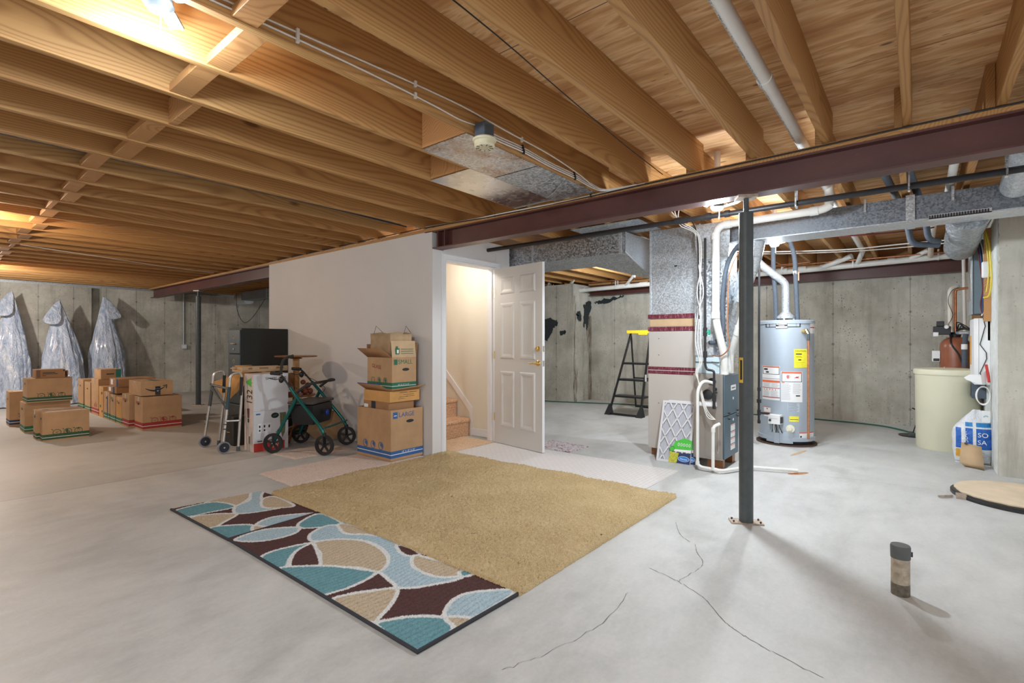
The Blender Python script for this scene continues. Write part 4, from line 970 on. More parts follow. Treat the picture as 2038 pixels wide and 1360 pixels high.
for q in ((1525, 731, 1554.5, 747),): lab(*q, M_blkprint, 0.0020, m)
lab(1526, 733, 1553.5, 746, M_lab, 0.0026, m); lab(1525, 730.5, 1554.5, 732.5, M_redo, 0.0030, m); lab(1527.5, 735, 1534, 738.5, M_blkprint, 0.0032, m); lab(1531, 741, 1536, 744, M_blkprint, 0.0032, m)
textlines(m, 1538, 1552, 735, 744, 1.8); lab(1524.5, 755, 1555, 756.5, M_labg, 0.0024, m); lab(1524.5, 759, 1555, 763.5, M_redo, 0.0024, m)
lab(1524.5, 774, 1555, 775.2, M_redprint, 0.0024, m); lab(1524.5, 793, 1555, 794.5, M_redprint, 0.0024, m); textlines(m, 1526, 1539, 765, 773); textlines(m, 1541, 1554, 765, 773); textlines(m, 1526, 1537, 780, 792); textlines(m, 1540, 1554, 780, 792)
for q in range(5): lab(1527+5*q, 776.5, 1528.4+5*q, 779, M_redo, 0.0026, m)
tag(m.build('warning_label', WH), 'left white warning label with red bands')
m = MB(); lab(1557, 740, 1593, 801, M_lab, 0.0015, m); lab(1558, 741, 1592, 761, M_blkprint, 0.0020, m); lab(1559, 743.5, 1591, 760, M_lab, 0.0026, m); lab(1558, 740.5, 1592, 744, M_redo, 0.0030, m)
an = AV + math.asin(px2a(1569)); o_ = (HX+(HR+0.0035)*math.cos(an), HY+(HR+0.0035)*math.sin(an), py2z(750.5)); tx = (-math.sin(an), math.cos(an), 0)
m.ring(o_, tx, (0,0,1), 0.019, 0.020, 0.004, M_red, 16); m.box((o_[0]-0.003, o_[1]-0.005, o_[2]-0.012), (o_[0]+0.003, o_[1]+0.007, o_[2]+0.012), M_red)
an = AV + math.asin(px2a(1583)); o_ = Vector((HX+(HR+0.0035)*math.cos(an), HY+(HR+0.0035)*math.sin(an), py2z(752))); tx = Vector((-math.sin(an), math.cos(an), 0)); up = Vector((0,0,1))
m.add([tuple(o_ + tx*a + up*b) for a, b in ((-0.026,-0.006),(-0.008,0.004),(0.004,0.016),(0.008,0.006),(0.026,0.018),(0.018,0.0),(0.026,-0.006),(0.0,-0.004))], [(0,1,7),(1,2,3,7),(3,4,5,7),(5,6,7)], M_red)
lab(1558, 761.5, 1563, 763, M_redo, 0.0024, m); textlines(m, 1558, 1574, 764, 798, 1.9); textlines(m, 1577, 1591, 764, 784, 1.9); lab(1582, 787, 1589, 789.5, M_blkprint, 0.0026, m)
tag(m.build('warning_label', WH), 'right white label with red do-not pictograms')
m = MB(); lab(1568, 803, 1588, 820, flat('printed plate', (0.50, 0.57, 0.64), 0.5), 0.0015, m); textlines(m, 1569, 1587, 804, 819, 2.4, M_blkprint); tag(m.build('rating_plate', WH), 'small printed rating plate')
m = MB(); lab(1527, 814, 1539, 834, M_lab, 0.0015, m); lab(1527, 814, 1539, 815.2, M_redo, 0.0022, m); lab(1527, 825, 1539, 826.3, M_redo, 0.0022, m); lab(1532, 817, 1534, 819, M_blkprint, 0.0022, m); m.build('small_label', WH)
m = MB(); lab(1571, 829, 1587, 840, M_yellowl, 0.0015, m); lab(1572, 835, 1586, 836, M_blkprint, 0.0022, m); tag(m.build('small_label', WH), 'small yellow label')
m = MB(); lab(1588, 861, 1612, 879, M_lab, 0.0015, m); lab(1588, 861, 1612, 863, M_redo, 0.0022, m); lab(1589, 868, 1592, 871, M_blkprint, 0.0022, m); textlines(m, 1599, 1610, 866, 877); m.build('small_label', WH)
m = MB(); lab(1606, 640, 1614, 664, M_lab, 0.0015, m); lab(1606, 651, 1614, 653, M_red, 0.0022, m); m.build('small_label', WH)
m = MB(); lab(1583-2, 876, 1583+2, 879, M_blkprint, 0.003, m); lab(1526, 869, 1528.5, 871.5, M_blkprint, 0.003, m); m.build('rivet_mark', WH)
# burner access covers
def plate(name, x0, y0, x1, y1, d, label=None):
    m = MB(); vs_ = []; n = 6
    for k in range(n+1):
        an = AV + math.asin(px2a(x0+(x1-x0)*k/n))
        for z in (py2z(y1), py2z(y0)):
            for r in (HR, HR+d): vs_.append((HX+r*math.cos(an), HY+r*math.sin(an), z))
    fs_ = []
    for k in range(n):
        a = 4*k; b = 4*k+4; fs_ += [(a+1, b+1, b+3, a+3), (a, a+1, b+1, b), (a+2, b+2, b+3, a+3)]
    fs_ += [(0, 2, 3, 1), (4*n, 4*n+1, 4*n+3, 4*n+2)]
    m.add(vs_, fs_, M_heater); o = m.build(name, WH, bevel=0.002)
    if label: tag(o, label)
plate('burner_cover', 1532, 862, 1547, 884, 0.006); plate('burner_cover', 1555, 862, 1577, 884, 0.010); plate('burner_cover', 1546, 864, 1555, 885, 0.018)
m = MB()
vs_ = []
for k in range(13):
    s_ = -0.97 + (px2a(1543)+0.97)*k/12; an = AV + math.asin(s_); zt = py2z(872 - 24*math.sin(min(1, (s_+0.97)/0.6)*math.pi/2)); vs_ += [(HX+(HR+0.004)*math.cos(an), HY+(HR+0.004)*math.sin(an), 0.10), (HX+(HR+0.004)*math.cos(an), HY+(HR+0.004)*math.sin(an), zt)]
m.add(vs_, [(2*k, 2*k+2, 2*k+3, 2*k+1) for k in range(12)], M_heater); m.build('skirt_panel', WH)
an = AV + math.asin(px2a(1550)); er = Vector((math.cos(an), math.sin(an), 0)); et = Vector((-math.sin(an), math.cos(an), 0)); C0 = Vector((HX, HY, py2z(836))) + er*(HR+0.045)
MX = Matrix(((et.x, er.x, 0, C0.x), (et.y, er.y, 0, C0.y), (0, 0, 1, C0.z), (0, 0, 0, 1)))
m = MB(); m.box((-0.062, -0.045, -0.052), (0.062, 0.045, 0.050), M_lab, MX); m.box((-0.05, 0.045, 0.010), (0.04, 0.047, 0.014), M_labg, MX)
GC = m.build('gas_control', WH, bevel=0.008); m = MB(); m.lathe([(0.013, 0), (0.012, -0.016), (0, -0.016)], tuple(MX @ Vector((-0.042, 0.046, -0.01))), M_blackp, 14, 'x'); m.build('control_knob', GC); m = MB(); m.box((0.062, -0.03, -0.04), (0.072, 0.03, 0.03), M_blackp, MX); m.build('side_cover', GC)
m = MB()
for k, dx in enumerate((-0.03, -0.015, -0.005, 0.01, 0.022, 0.034)):
    a = MX @ Vector((dx, 0.0, -0.052)); b = MX @ Vector((dx*1.8+0.005, -0.028, -0.155)); m.tube(spline([tuple(a), tuple((a+b)/2 + et*0.008*(-1)**k), tuple(b)], 4), 0.0045, (M_steel, M_cable, M_black)[k % 3], 6)
m.build('burner_tubes', WH)
an = AV + math.asin(px2a(1573)); c_ = (HX+(HR)*math.cos(an), HY+HR*math.sin(an), py2z(854))
m = MB(); m.lathe([(0.045, 0), (0.045, -0.012), (0.020, -0.014), (0.020, -0.045), (0, -0.046)], c_, flat('cream drain valve', (0.78, 0.76, 0.62), 0.4), 20, 'x'); tag(m.build('drain_valve', WH), 'cream drain valve')
# relief valve and copper tube
an = AV + math.asin(px2a(1594)); v0 = Vector((HX, HY, 1.305)) + Vector((math.cos(an), math.sin(an), 0))*HR
m = MB(); e_ = Vector((math.cos(an), math.sin(an), 0)); m.tube([tuple(v0), tuple(v0+e_*0.05)], 0.022, M_brass, 12); m.tube([tuple(v0+e_*0.045+Vector((0,0,0.02))), tuple(v0+e_*0.055+Vector((0.0,-0.02,-0.03)))], 0.018, M_brass, 10)
tag(m.build('relief_valve', WH), 'brass relief valve')
q = v0+e_*0.055+Vector((0.0,-0.02,0)); m = MB(); m.tube([(q.x, q.y, 1.285), (q.x, q.y, 0.10)], 0.0125, M_copper, 12); m.tube([(q.x, q.y, 1.285), (q.x, q.y, 1.20)], 0.0155, M_steel, 12); tag(m.build('discharge_tube', WH), 'long copper discharge tube')
# draft hood, flue and insulated lines
m = MB(); m.lathe([(0.095, 1.462), (0.095, 1.485), (0.055, 1.525), (0.050, 1.54)], (HX-0.02, HY, 0), M_galvl, 28)
for a in range(4): m.box((HX-0.02+0.085*math.cos(a*1.57)-0.008, HY+0.085*math.sin(a*1.57)-0.008, 1.436), (HX-0.02+0.085*math.cos(a*1.57)+0.008, HY+0.085*math.sin(a*1.57)+0.008, 1.465), M_galvl)
m.build('draft_hood', WH)
t = thing('flue_pipe', 'galvanised flue rising from the water heater and bending up to the left', 'duct', (HX-0.02, HY, 1.54))
m = MB(); pts = bendpath([(HX-0.02, HY, 1.53), (HX-0.02, HY, 1.88), (6.44, 1.44, 2.09), (6.36, 1.53, 2.22)], 0.06, 5); m.tube(pts, 0.043, M_galvl, 20)
for z in (1.72, 1.84): m.tube([(HX-0.02, HY, z), (HX-0.02, HY, z+0.006)], 0.046, M_galvl, 20)
m.build('pipe_run', t)
pipe('insulated_line', 'left foam sleeved water line above the water heater', [(6.60, 1.318, 1.438), (6.60, 1.325, 1.75), (6.585, 1.343, 2.05), (6.585, 1.345, JZ+0.05)], 0.025, M_foam, br=0.12)
t = pipe('insulated_line', 'right foam sleeved water line with a red lever valve above the water heater', [(6.65, 1.10, 1.438), (6.645, 1.115, 1.85), (6.63, 1.125, 2.20), (6.58, 1.18, JZ+0.05)], 0.025, M_foam, br=0.12,
     fittings=[((6.643, 1.118, 1.98), (6.64, 1.12, 2.02), 0.028)], fm=M_alu)
m = MB(); m.box((6.60, 1.075, 1.90), (6.606, 1.088, 2.0), M_redo); tag(m.build('valve_lever', t), 'red lever')
pipe('gas_branch', 'black iron gas pipe standing left of the water heater', [(6.20, 1.41, 2.30), (6.20, 1.415, 0.28)], 0.012, M_black,
     fittings=[((6.20, 1.413, 0.665), (6.20, 1.413, 0.625), 0.018), ((6.20, 1.413, 0.53), (6.20, 1.413, 0.49), 0.024), ((6.20, 1.413, 0.41), (6.20, 1.413, 0.35), 0.019), ((6.20, 1.413, 0.29), (6.20, 1.413, 0.255), 0.017)], seg=10)
m = MB(); m.tube([(6.20, 1.413, 0.375), (6.30, 1.33, 0.36)], 0.013, M_black, 10); tag(m.build('gas_stub'), 'short black gas pipe joining the heater control', 'pipe')
m = MB(); 
m.disc((6.05, 0.99, 0.001), (0.93, -0.2, 0), (0.3, 0.6, 0), 0.22, 0.035, flat('orange rust trail', (0.55, 0.40, 0.26), 0.8, 0, 0.25, 30), 16); tag(m.build('rust_stain'), 'pale orange rust trail on the floor in front of the water heater', 'stain')

# ---------------------------------------------------------------- step ladder
LD = thing('step_ladder', 'black three step ladder with a yellow top standing behind the return plenum', 'ladder', (7.75, 3.65, 0))
F0, F1 = Vector((7.33, 3.93, 0)), Vector((7.30, 3.37, 0)); T0, T1 = Vector((7.83, 3.78, 1.33)), Vector((7.80, 3.42, 1.33))
B0, B1 = Vector((8.28, 3.90, 0)), Vector((8.20, 3.40, 0))
def lerp(a, b, f): return a + (b-a)*f
for A, B in ((F0, T0), (F1, T1)):
    m = MB(); m.bar(tuple(lerp(A, B, 0.02)), tuple(B), 0.020, 0.045, M_steel if False else M_blackp, up=(1, 0, 0.3)); m.build('front_rail', LD)
for A, B in ((B0, T0), (B1, T1)):
    m = MB(); m.bar(tuple(lerp(A, B, 0.02)), tuple(lerp(A, B, 0.97)), 0.018, 0.030, M_blackp, up=(1, 0, -0.3)); m.build('rear_rail', LD)
for f, w in ((0.22, 0.20), (0.42, 0.18), (0.62, 0.20)):
    a, b = lerp(F0, T0, f), lerp(F1, T1, f); m = MB(); m.box((a.x-0.02, b.y-0.01, a.z-0.016), (a.x+w, a.y+0.01, a.z+0.016), M_blackp); m.build('step', LD, bevel=0.008)
m = MB(); m.box((T0.x-0.10, T1.y-0.03, 1.325), (T0.x+0.10, T0.y+0.03, 1.375), M_yellow); m.box((T0.x-0.105, T1.y+0.02, 1.30), (T0.x-0.09, T0.y-0.18, 1.33), M_yellow); m.box((T0.x-0.103, T1.y+0.05, 1.31), (T0.x-0.1, T1.y+0.10, 1.325), M_redo)
tag(m.build('top_cap', LD, bevel=0.012), 'yellow plastic top')
for A, s in ((F0, 1), (F1, -1)):
    m = MB(); m.add([(A.x-0.07, A.y-0.05, 0), (A.x+0.07, A.y-0.05, 0), (A.x+0.07, A.y+0.05, 0), (A.x-0.07, A.y+0.05, 0), (A.x+0.02, A.y-0.015, 0.16), (A.x+0.07, A.y-0.015, 0.16), (A.x+0.07, A.y+0.015, 0.16), (A.x+0.02, A.y+0.015, 0.16)], [(0,3,2,1),(4,5,6,7),(0,1,5,4),(1,2,6,5),(2,3,7,6),(3,0,4,7)], M_rubber); m.build('foot', LD)
m = MB(); m.bar(tuple(F0+Vector((-0.02,0,0.02))), tuple(F1+Vector((-0.02,0,0.02))), 0.03, 0.03, M_blackp); m.bar(tuple(lerp(B0,T0,0.03)), tuple(lerp(B1,T1,0.03)), 0.03, 0.03, M_blackp); m.bar(tuple(lerp(B0,T0,0.42)), tuple(lerp(B1,T1,0.42)), 0.02, 0.02, M_blackp); m.build('cross_bar', LD)
m = MB(); m.box((F1.x+0.20, F1.y-0.012, 0.55), (F1.x+0.215, F1.y+0.012, 0.66), M_lab); m.build('sticker', LD)

# dark patches of sealant on the rear wall and the garden hose
def blob(name, label, pts, x, mat, seed, plane='x', thick=0.004):
    rn = random.Random(seed); P = []
    sp = spline([(0, a, b) for a, b in pts], 6, True)
    for _, a, b in sp: P.append((a+(rn.random()-0.5)*0.03, b+(rn.random()-0.5)*0.045))
    m = MB(); vs_ = [(x-thick, a, b) for a, b in P] if plane == 'x' else [(a, x-thick, b) for a, b in P]
    m.add(vs_, [tuple(range(len(vs_)))], mat)
    bm = bmesh.new(); 
    o = m.build(name, None, recalc=True); me = o.data; bm.free(); bm = bmesh.new(); bm.from_mesh(me); bmesh.ops.triangulate(bm, faces=bm.faces); bm.to_mesh(me); bm.free()
    return tag(o, label, 'stain')
M_tar = flat('black tar sealant', (0.022, 0.030, 0.036), 0.6, 0, 0.3, 30)
def dampmat():
    t = NT('brown damp streak'); n = t.noise(t.coords((7, 7, 0.8)), 3, 5, 0.7, 0.6)
    t.setin(t.b.inputs['Alpha'], t.ramp(n, [(0.40, 0.0), (0.62, 0.75)])); return t.fin((0.16, 0.10, 0.055), 0.8)
M_damp = dampmat()
blob('tar_patch', 'large ragged black tar patch high on the short wall return behind the ladder', [(8.66, 1.92), (8.74, 1.95), (8.80, 2.0), (8.95, 2.02), (8.96, 1.85), (8.88, 1.72), (8.84, 1.52), (8.78, 1.42), (8.74, 1.55), (8.68, 1.46), (8.66, 1.66), (8.70, 1.80)], 5.217, M_tar, 1, 'y')
blob('tar_patch', 'small trailing black tar patch to the right of the large one near the rear beam', [(5.14, 1.99), (4.95, 2.04), (4.72, 2.07), (4.50, 2.09), (4.52, 2.05), (4.75, 1.99), (4.98, 1.95)], 8.976, M_tar, 2)
blob('tar_patch', 'small black tar patch left of the large one on the wall return', [(8.40, 1.74), (8.50, 1.80), (8.57, 1.74), (8.58, 1.64), (8.52, 1.58), (8.44, 1.62)], 5.217, M_tar, 3, 'y')
blob('tar_patch', 'black tar patch on the wall just beside the open door edge', [(5.86, 1.66), (5.62, 1.62), (5.56, 1.55), (5.66, 1.46), (5.74, 1.34), (5.86, 1.20), (6.0, 1.4)], 8.276, M_tar, 4)
blob('tar_patch', 'tiny black tar patch low beside the open door edge', [(5.52, 1.36), (5.42, 1.42), (5.38, 1.37), (5.49, 1.29)], 8.276, M_tar, 5)
blob('damp_streak', 'brown damp streak running down the wall corner below the large tar patch', [(8.78, 1.45), (8.97, 1.7), (8.975, 1.0), (8.975, 0.05), (8.84, 0.05), (8.86, 0.8)], 5.2188, M_damp, 6, 'y')
blob('damp_streak', 'brown damp streak at the outer corner of the wall return', [(8.29, 2.05), (8.40, 1.9), (8.36, 1.2), (8.44, 0.6), (8.42, 0.06), (8.29, 0.06), (8.30, 1.0)], 5.2188, M_damp, 7, 'y')

cable('garden_hose', 'thin green hose lying along the foot of the rear wall', 'hose', [(8.05, 6.4, 0.012), (8.10, 5.6, 0.012), (8.35, 4.9, 0.012), (8.6, 4.2, 0.012), (8.62, 3.4, 0.012), (8.70, 2.6, 0.012), (8.72, 1.9, 0.012), (8.78, 1.2, 0.012), (8.70, 0.5, 0.012), (8.45, 0.2, 0.012), (8.1, 0.0, 0.012)], 0.010, flat('green hose', (0.02, 0.13, 0.08), 0.5), smooth=8)

# ---------------------------------------------------------------- water softener corner
BX, BY = 7.36, -0.243
BT = thing('brine_tank', 'tall cream plastic brine tank with round lid near the right wall', 'tank', (BX, BY, 0))
m = MB(); m.lathe([(0.262, 0.0), (0.268, 0.012), (0.278, 0.80), (0.282, 0.835)], (BX, BY, 0), M_tank, 56); m.build('tank_body', BT)
m = MB(); m.lathe([(0.290, 0.825), (0.292, 0.868), (0.284, 0.882), (0.20, 0.893), (0, 0.897)], (BX, BY, 0), M_tank, 56); m.ring((BX-0.03, BY+0.02, 0.8965), (1,0,0), (0,1,0), 0.06, 0.05, 0.008, M_tank, 20); m.tube([(BX-0.10, BY+0.02, 0.893), (BX-0.03, BY+0.02, 0.905), (BX+0.04, BY+0.02, 0.895)], 0.006, M_tank, 8); m.build('lid', BT)
SXX, SYY = 7.86, -0.335
SF = thing('water_softener', 'brown pressure tank of the water softener behind the brine tank', 'tank', (SXX, SYY, 0))
m = MB(); m.lathe([(0.13, 0.0), (0.142, 0.05), (0.142, 1.12), (0.135, 1.17), (0.105, 1.215), (0.06, 1.24), (0.03, 1.245)], (SXX, SYY, 0), M_resin, 40); m.build('resin_tank', SF)
m = MB(); m.lathe([(0.05, 1.24), (0.055, 1.27), (0.04, 1.30)], (SXX, SYY, 0), M_blackp, 20)
m.box((SXX-0.09, SYY+0.04, 1.27), (SXX+0.05, SYY+0.20, 1.37), M_blackp); m.box((SXX-0.10, SYY+0.10, 1.37), (SXX-0.02, SYY+0.17, 1.43), M_blackp); m.box((SXX-0.11, SYY+0.15, 1.25), (SXX-0.04, SYY+0.20, 1.30), M_lab)
m.lathe([(0.022, 0.0), (0.022, -0.04), (0, -0.04)], (SXX-0.09, SYY+0.08, 1.36), M_lab, 12, 'x'); m.build('control_head', SF, bevel=0.006)
m = MB(); m.tube([(SXX-0.02, SYY, 1.29), (SXX-0.16, SYY-0.12, 1.285)], 0.018, M_galvl, 12); m.tube(bendpath([(SXX+0.02, SYY, 1.31), (SXX-0.12, SYY-0.05, 1.34), (SXX-0.2, SYY-0.14, 1.33)], 0.04), 0.014, M_blackp, 10)
for k in range(3): m.tube(spline([(SXX-0.02, SYY-0.02, 1.30), (SXX-0.10, SYY-0.05+0.02*k, 1.37+0.02*k), (SXX-0.16, SYY-0.08, 1.33+0.02*k), (SXX-0.2, SYY-0.15, 1.30)], 5), 0.006, M_blackp, 6)
m.build('valve_piping', SF)
m = MB(); m.tube(spline([(SXX-0.06, SYY+0.04, 1.26), (SXX-0.14, SYY+0.04, 1.16), (SXX-0.145, SYY-0.02, 1.05), (SXX-0.14, SYY-0.06, 0.92)], 6), 0.009, M_blackp, 8); m.build('drain_tube', SF)
t = thing('leak_alarm', 'small white and black device clipped left of the brown softener tank', 'device', (SXX-0.03, SYY+0.17, 0.98))
m = MB(); m.box((SXX-0.06, SYY+0.135, 0.95), (SXX+0.02, SYY+0.21, 1.08), M_lab); m.box((SXX-0.062, SYY+0.14, 0.955), (SXX-0.03, SYY+0.20, 0.99), M_blackp); m.build('case', t, bevel=0.006)
pipe('softener_stack', 'vertical white plastic pipe rising beside the copper pipe above the softener', [(7.80, -0.29, 1.30), (7.80, -0.29, 1.80), (7.83, -0.33, 1.825)], 0.026, M_pvcg, br=0.04)
pipe('softener_copper', 'vertical copper pipe with elbow above the softener', [(7.84, -0.335, 1.30), (7.84, -0.335, 1.80), (7.84, -0.50, 1.82)], 0.014, M_copper, br=0.03)
pipe('white_riser', 'thin white pipe at the left edge of the electrical panel', [(8.50, -0.44, 2.30), (8.50, -0.455, 1.32)], 0.018, M_pvc)
cable('thin_wire', 'thin black wire curling down the softener pipes', 'wire', [(7.84, -0.38, 1.83), (7.76, -0.30, 1.78), (7.755, -0.27, 1.65), (7.76, -0.31, 1.5), (7.76, -0.27, 1.38), (7.80, -0.30, 1.33)], 0.003, M_blackp)
pipe('softener_hose', 'dark rubber hose with a clear end standing right of the softener', [(7.66, -0.405, 0.90), (7.66, -0.405, 1.17), (7.70, -0.42, 1.27)], 0.024, M_foam, fittings=[((7.66, -0.405, 1.10), (7.66, -0.405, 1.16), 0.028)], fm=M_lab)
t = thing('sump_pump_line', 'black pipe and cord rising from a floor pit left of the brine tank', 'pipe', (7.98, 0.06, 0))
m = MB(); m.lathe([(0.15, 0.0), (0.15, 0.012), (0, 0.013)], (8.05, 0.05, 0), M_blackp, 24); m.tube([(7.98, 0.02, 0.01), (7.98, 0.02, 0.34), (7.96, 0.06, 0.36)], 0.008, M_black, 8); m.tube(spline([(7.98, 0.0, 0.33), (7.97, -0.03, 0.26), (7.98, 0.0, 0.2), (7.97, 0.03, 0.14), (8.0, 0.06, 0.02)], 5), 0.006, M_blackp, 6); m.box((7.96, 0.04, 0.0), (8.1, 0.10, 0.05), M_steel); m.build('pipe_run', t)

# panels on the flank wall
t = thing('backing_board', 'unpainted wood stud and board fixed to the wall beside the electrical panel', 'board', (6.66, -0.50, 1.38))
m = MB(); m.box((6.60, -0.540, 1.385), (6.66, -0.490, 2.28), M_wood2); m.box((6.70, -0.540, 1.20), (8.6, -0.524, 2.24), M_joist); m.build('board', t)
t = thing('electrical_panel', 'slate blue electrical panel box seen edge on near the right wall', 'panel', (7.2, -0.47, 1.47))
m = MB(); m.box((6.98, -0.523, 1.475), (7.40, -0.435, 2.235), M_pnl); m.build('panel_box', t, bevel=0.004)
m = MB(); m.box((6.97, -0.434, 1.47), (7.41, -0.425, 2.24), flat('panel door grey', (0.40, 0.46, 0.50), 0.4)); m.box((7.02, -0.426, 1.62), (7.36, -0.420, 2.05), M_alu); m.build('panel_door', t, bevel=0.002)
t = thing('control_box', 'white metal control box with a zigzag black wire below the electrical panel', 'panel', (6.9, -0.48, 0.76))
m = MB(); m.box((6.70, -0.540, 0.765), (7.25, -0.428, 1.418), M_lab); m.box((6.705, -0.4279, 0.78), (7.20, -0.424, 1.40), M_white)
m.tube([(6.697, -0.455, 0.80), (6.697, -0.455, 1.41)], 0.003, M_white, 6); m.box((7.0, -0.425, 0.95), (7.2, -0.423, 1.25), M_orange); m.build('box_body', t, bevel=0.004)
m = MB(); m.tube([(6.694, -0.49, 1.42), (6.694, -0.505, 1.34), (6.694, -0.467, 1.16), (6.694, -0.512, 1.08), (6.694, -0.515, 1.02), (6.694, -0.468, 0.88), (6.694, -0.51, 0.76)], 0.0035, M_blackp, 6); tag(m.build('zigzag_wire', t), 'black zigzag wire')
t = thing('small_grey_box', 'small dark grey outlet box under the white control box', 'box', (6.9, -0.47, 0.60)); m = MB(); m.box((7.05, -0.540, 0.60), (7.30, -0.43, 0.764), M_foam); m.box((7.10, -0.43, 0.62), (7.25, -0.425, 0.74), M_steel); m.build('box_body', t, bevel=0.004)
t = thing('wall_device', 'small white rounded device on the stud beside the electrical panel', 'device', (6.58, -0.49, 1.80))
m = MB(); m.box((6.54, -0.530, 1.80), (6.595, -0.470, 1.955), M_lab); m.build('case', t, bevel=0.012)
cable('yellow_cable', 'yellow cable looping down beside the wood stud', 'cable', [(6.62, -0.47, 2.31), (6.52, -0.49, 2.24), (6.48, -0.515, 2.10), (6.47, -0.527, 1.9), (6.47, -0.530, 1.75), (6.50, -0.518, 1.63), (6.56, -0.485, 1.61)], 0.0075, flat('yellow jacket', (0.75, 0.60, 0.06), 0.5), smooth=8)
cable('yellow_cable', 'second yellow cable strand hugging the stud', 'cable', [(6.62, -0.46, 2.30), (6.54, -0.487, 2.22), (6.51, -0.505, 2.05), (6.50, -0.515, 1.85), (6.52, -0.50, 1.66)], 0.006, flat('yellow jacket', (0, 0, 0)), smooth=8)
for k, (c, nm) in enumerate(((M_wirered, 'dark red'), (M_blueprint, 'blue'), (M_blackp, 'black'), (M_cable, 'white'))):
    cable('panel_wire', '%s wire bundled between the electrical panel and the stud' % nm, 'wire', [(6.75, -0.44, 2.28), (6.70, -0.455-0.01*k, 2.1), (6.66, -0.470-0.008*k, 1.9), (6.66, -0.485-0.005*k, 1.7), (6.67, -0.470-0.012*k, 1.55), (6.67, -0.49+0.004*k, 1.44)], 0.006, c)
cable('attic_wires', 'bundle of dark red and grey wires strung under the joists toward the panel', 'cable', [(5.6, 1.9, 2.34), (5.9, 1.2, 2.30), (6.2, 0.5, 2.28), (6.45, 0.02, 2.31), (6.6, -0.12, 2.345)], 0.008, M_wirered)
cable('joist_cable', 'white cable strung under the rear joists', 'cable', [(6.2, 2.2, 2.33), (6.8, 1.5, 2.31), (7.2, 0.7, 2.30), (7.4, 0.2, 2.33), (7.3, -0.4, 2.31)], 0.008, M_cable)
cable('joist_cable', 'second white cable strung under the rear joists', 'cable', [(6.5, 2.2, 2.345), (7.1, 1.5, 2.325), (7.5, 0.7, 2.32), (7.7, 0.2, 2.335), (7.5, -0.4, 2.31)], 0.007, M_cable)
for k in range(2):
    pipe('insulated_line', ['left of two foam sleeved lines dropping at the duct cleat', 'right of two foam sleeved lines dropping at the duct cleat'][k], [(3.9, 0.24-0.14*k, 2.43), (5.75, 0.12-0.14*k, 2.42), (5.95, 0.10-0.14*k, 2.40), (5.98, 0.05-0.12*k, 2.10+0.03*k), (6.12, -0.145, 2.09+0.03*k)], 0.026, M_foam, br=0.06)
t = thing('cord_coil', 'coil of white cord hanging on the right wall above the sensor', 'cord', (6.60, -0.50, 0.72))
m = MB()
for k in range(6):
    a0 = k*0.7; m.tube([(6.56+0.006*k, -0.482+(0.052+0.003*(k % 3))*math.cos(a0+2*math.pi*j/22)*0.9, 0.67+(0.090-0.004*(k % 3))*math.sin(a0+2*math.pi*j/22)) for j in range(22)], 0.004, M_lab, 6, closed=True)
m.tube([(6.56, -0.50, 0.58), (6.56, -0.50, 0.50)], 0.003, M_lab, 6); m.build('coil', t)
t = thing('paper_tag', 'crumpled white paper hanging above the white cord coil', 'paper', (6.55, -0.45, 0.86))
m = MB(); m.add([(6.56, -0.515, 0.93), (6.52, -0.46, 0.87), (6.50, -0.41, 0.80), (6.50, -0.36, 0.82), (6.53, -0.38, 0.87), (6.52, -0.34, 0.84), (6.55, -0.50, 0.78), (6.50, -0.47, 0.78)], [(0,1,6),(1,7,6),(1,2,7),(1,4,3,2),(4,5,3)], M_lab); m.build('sheet', t)
cable('red_lead', 'red plug and lead hanging beside the crumpled paper', 'cord', [(6.55, -0.50, 0.97), (6.54, -0.515, 0.86), (6.54, -0.520, 0.80)], 0.011, M_red)
t = thing('wall_sensor', 'small white sensor with a blue arc mark below the cord coil', 'device', (6.5, -0.50, 0.42))
m = MB(); m.box((6.50, -0.525, 0.42), (6.53, -0.465, 0.53), M_lab); m.tube([(6.498, -0.495+0.015*math.cos(a*0.35), 0.47+0.015*math.sin(a*0.35)) for a in range(9)], 0.003, flat('teal mark', (0.03, 0.35, 0.40), 0.5), 6); m.build('case', t, bevel=0.006)
# salt bag
SB = thing('salt_bag', 'crumpled white and blue bag of softener salt leaning at the foot of the right wall', 'bag', (6.62, -0.42, 0))
def saltmat():
    t = NT('printed salt bag'); o = t.sep(t.coords())
    # local y runs right to left in the picture, z up
    y, z = o[1], o[2]
    def rng(v, a, b): return t.math('MULTIPLY', t.math('GREATER_THAN', v, a), t.math('LESS_THAN', v, b))
    W = (0.78, 0.80, 0.84); c = W
    blue = t.math('MULTIPLY', rng(z, 0.15, 0.345), t.math('ADD', t.math('ADD', rng(y, -0.14, -0.012), rng(y, 0.012, 0.065)), rng(y, 0.095, 0.135)))
    b2 = t.math('MULTIPLY', rng(z, 0.36, 0.40), t.math('ADD', rng(y, -0.14, -0.012), rng(y, 0.012, 0.065)))
    col = t.mix(blue, W, (0.015, 0.13, 0.52)); col = t.mix(b2, col, (0.03, 0.25, 0.60))
    org = t.math('MULTIPLY', rng(z, 0.06, 0.14), t.math('ADD', rng(y, 0.012, 0.065), rng(y, 0.095, 0.135)))
    col = t.mix(org, col, (0.80, 0.42, 0.05)); t.bump(t.noise(t.coords(), 16, 4, 0.7, 1), 0.7, 0.03)
    return t.fin(col, 0.3)
M_salt = saltmat()
m = MB(); nu, nv = 20, 16; vs_ = []
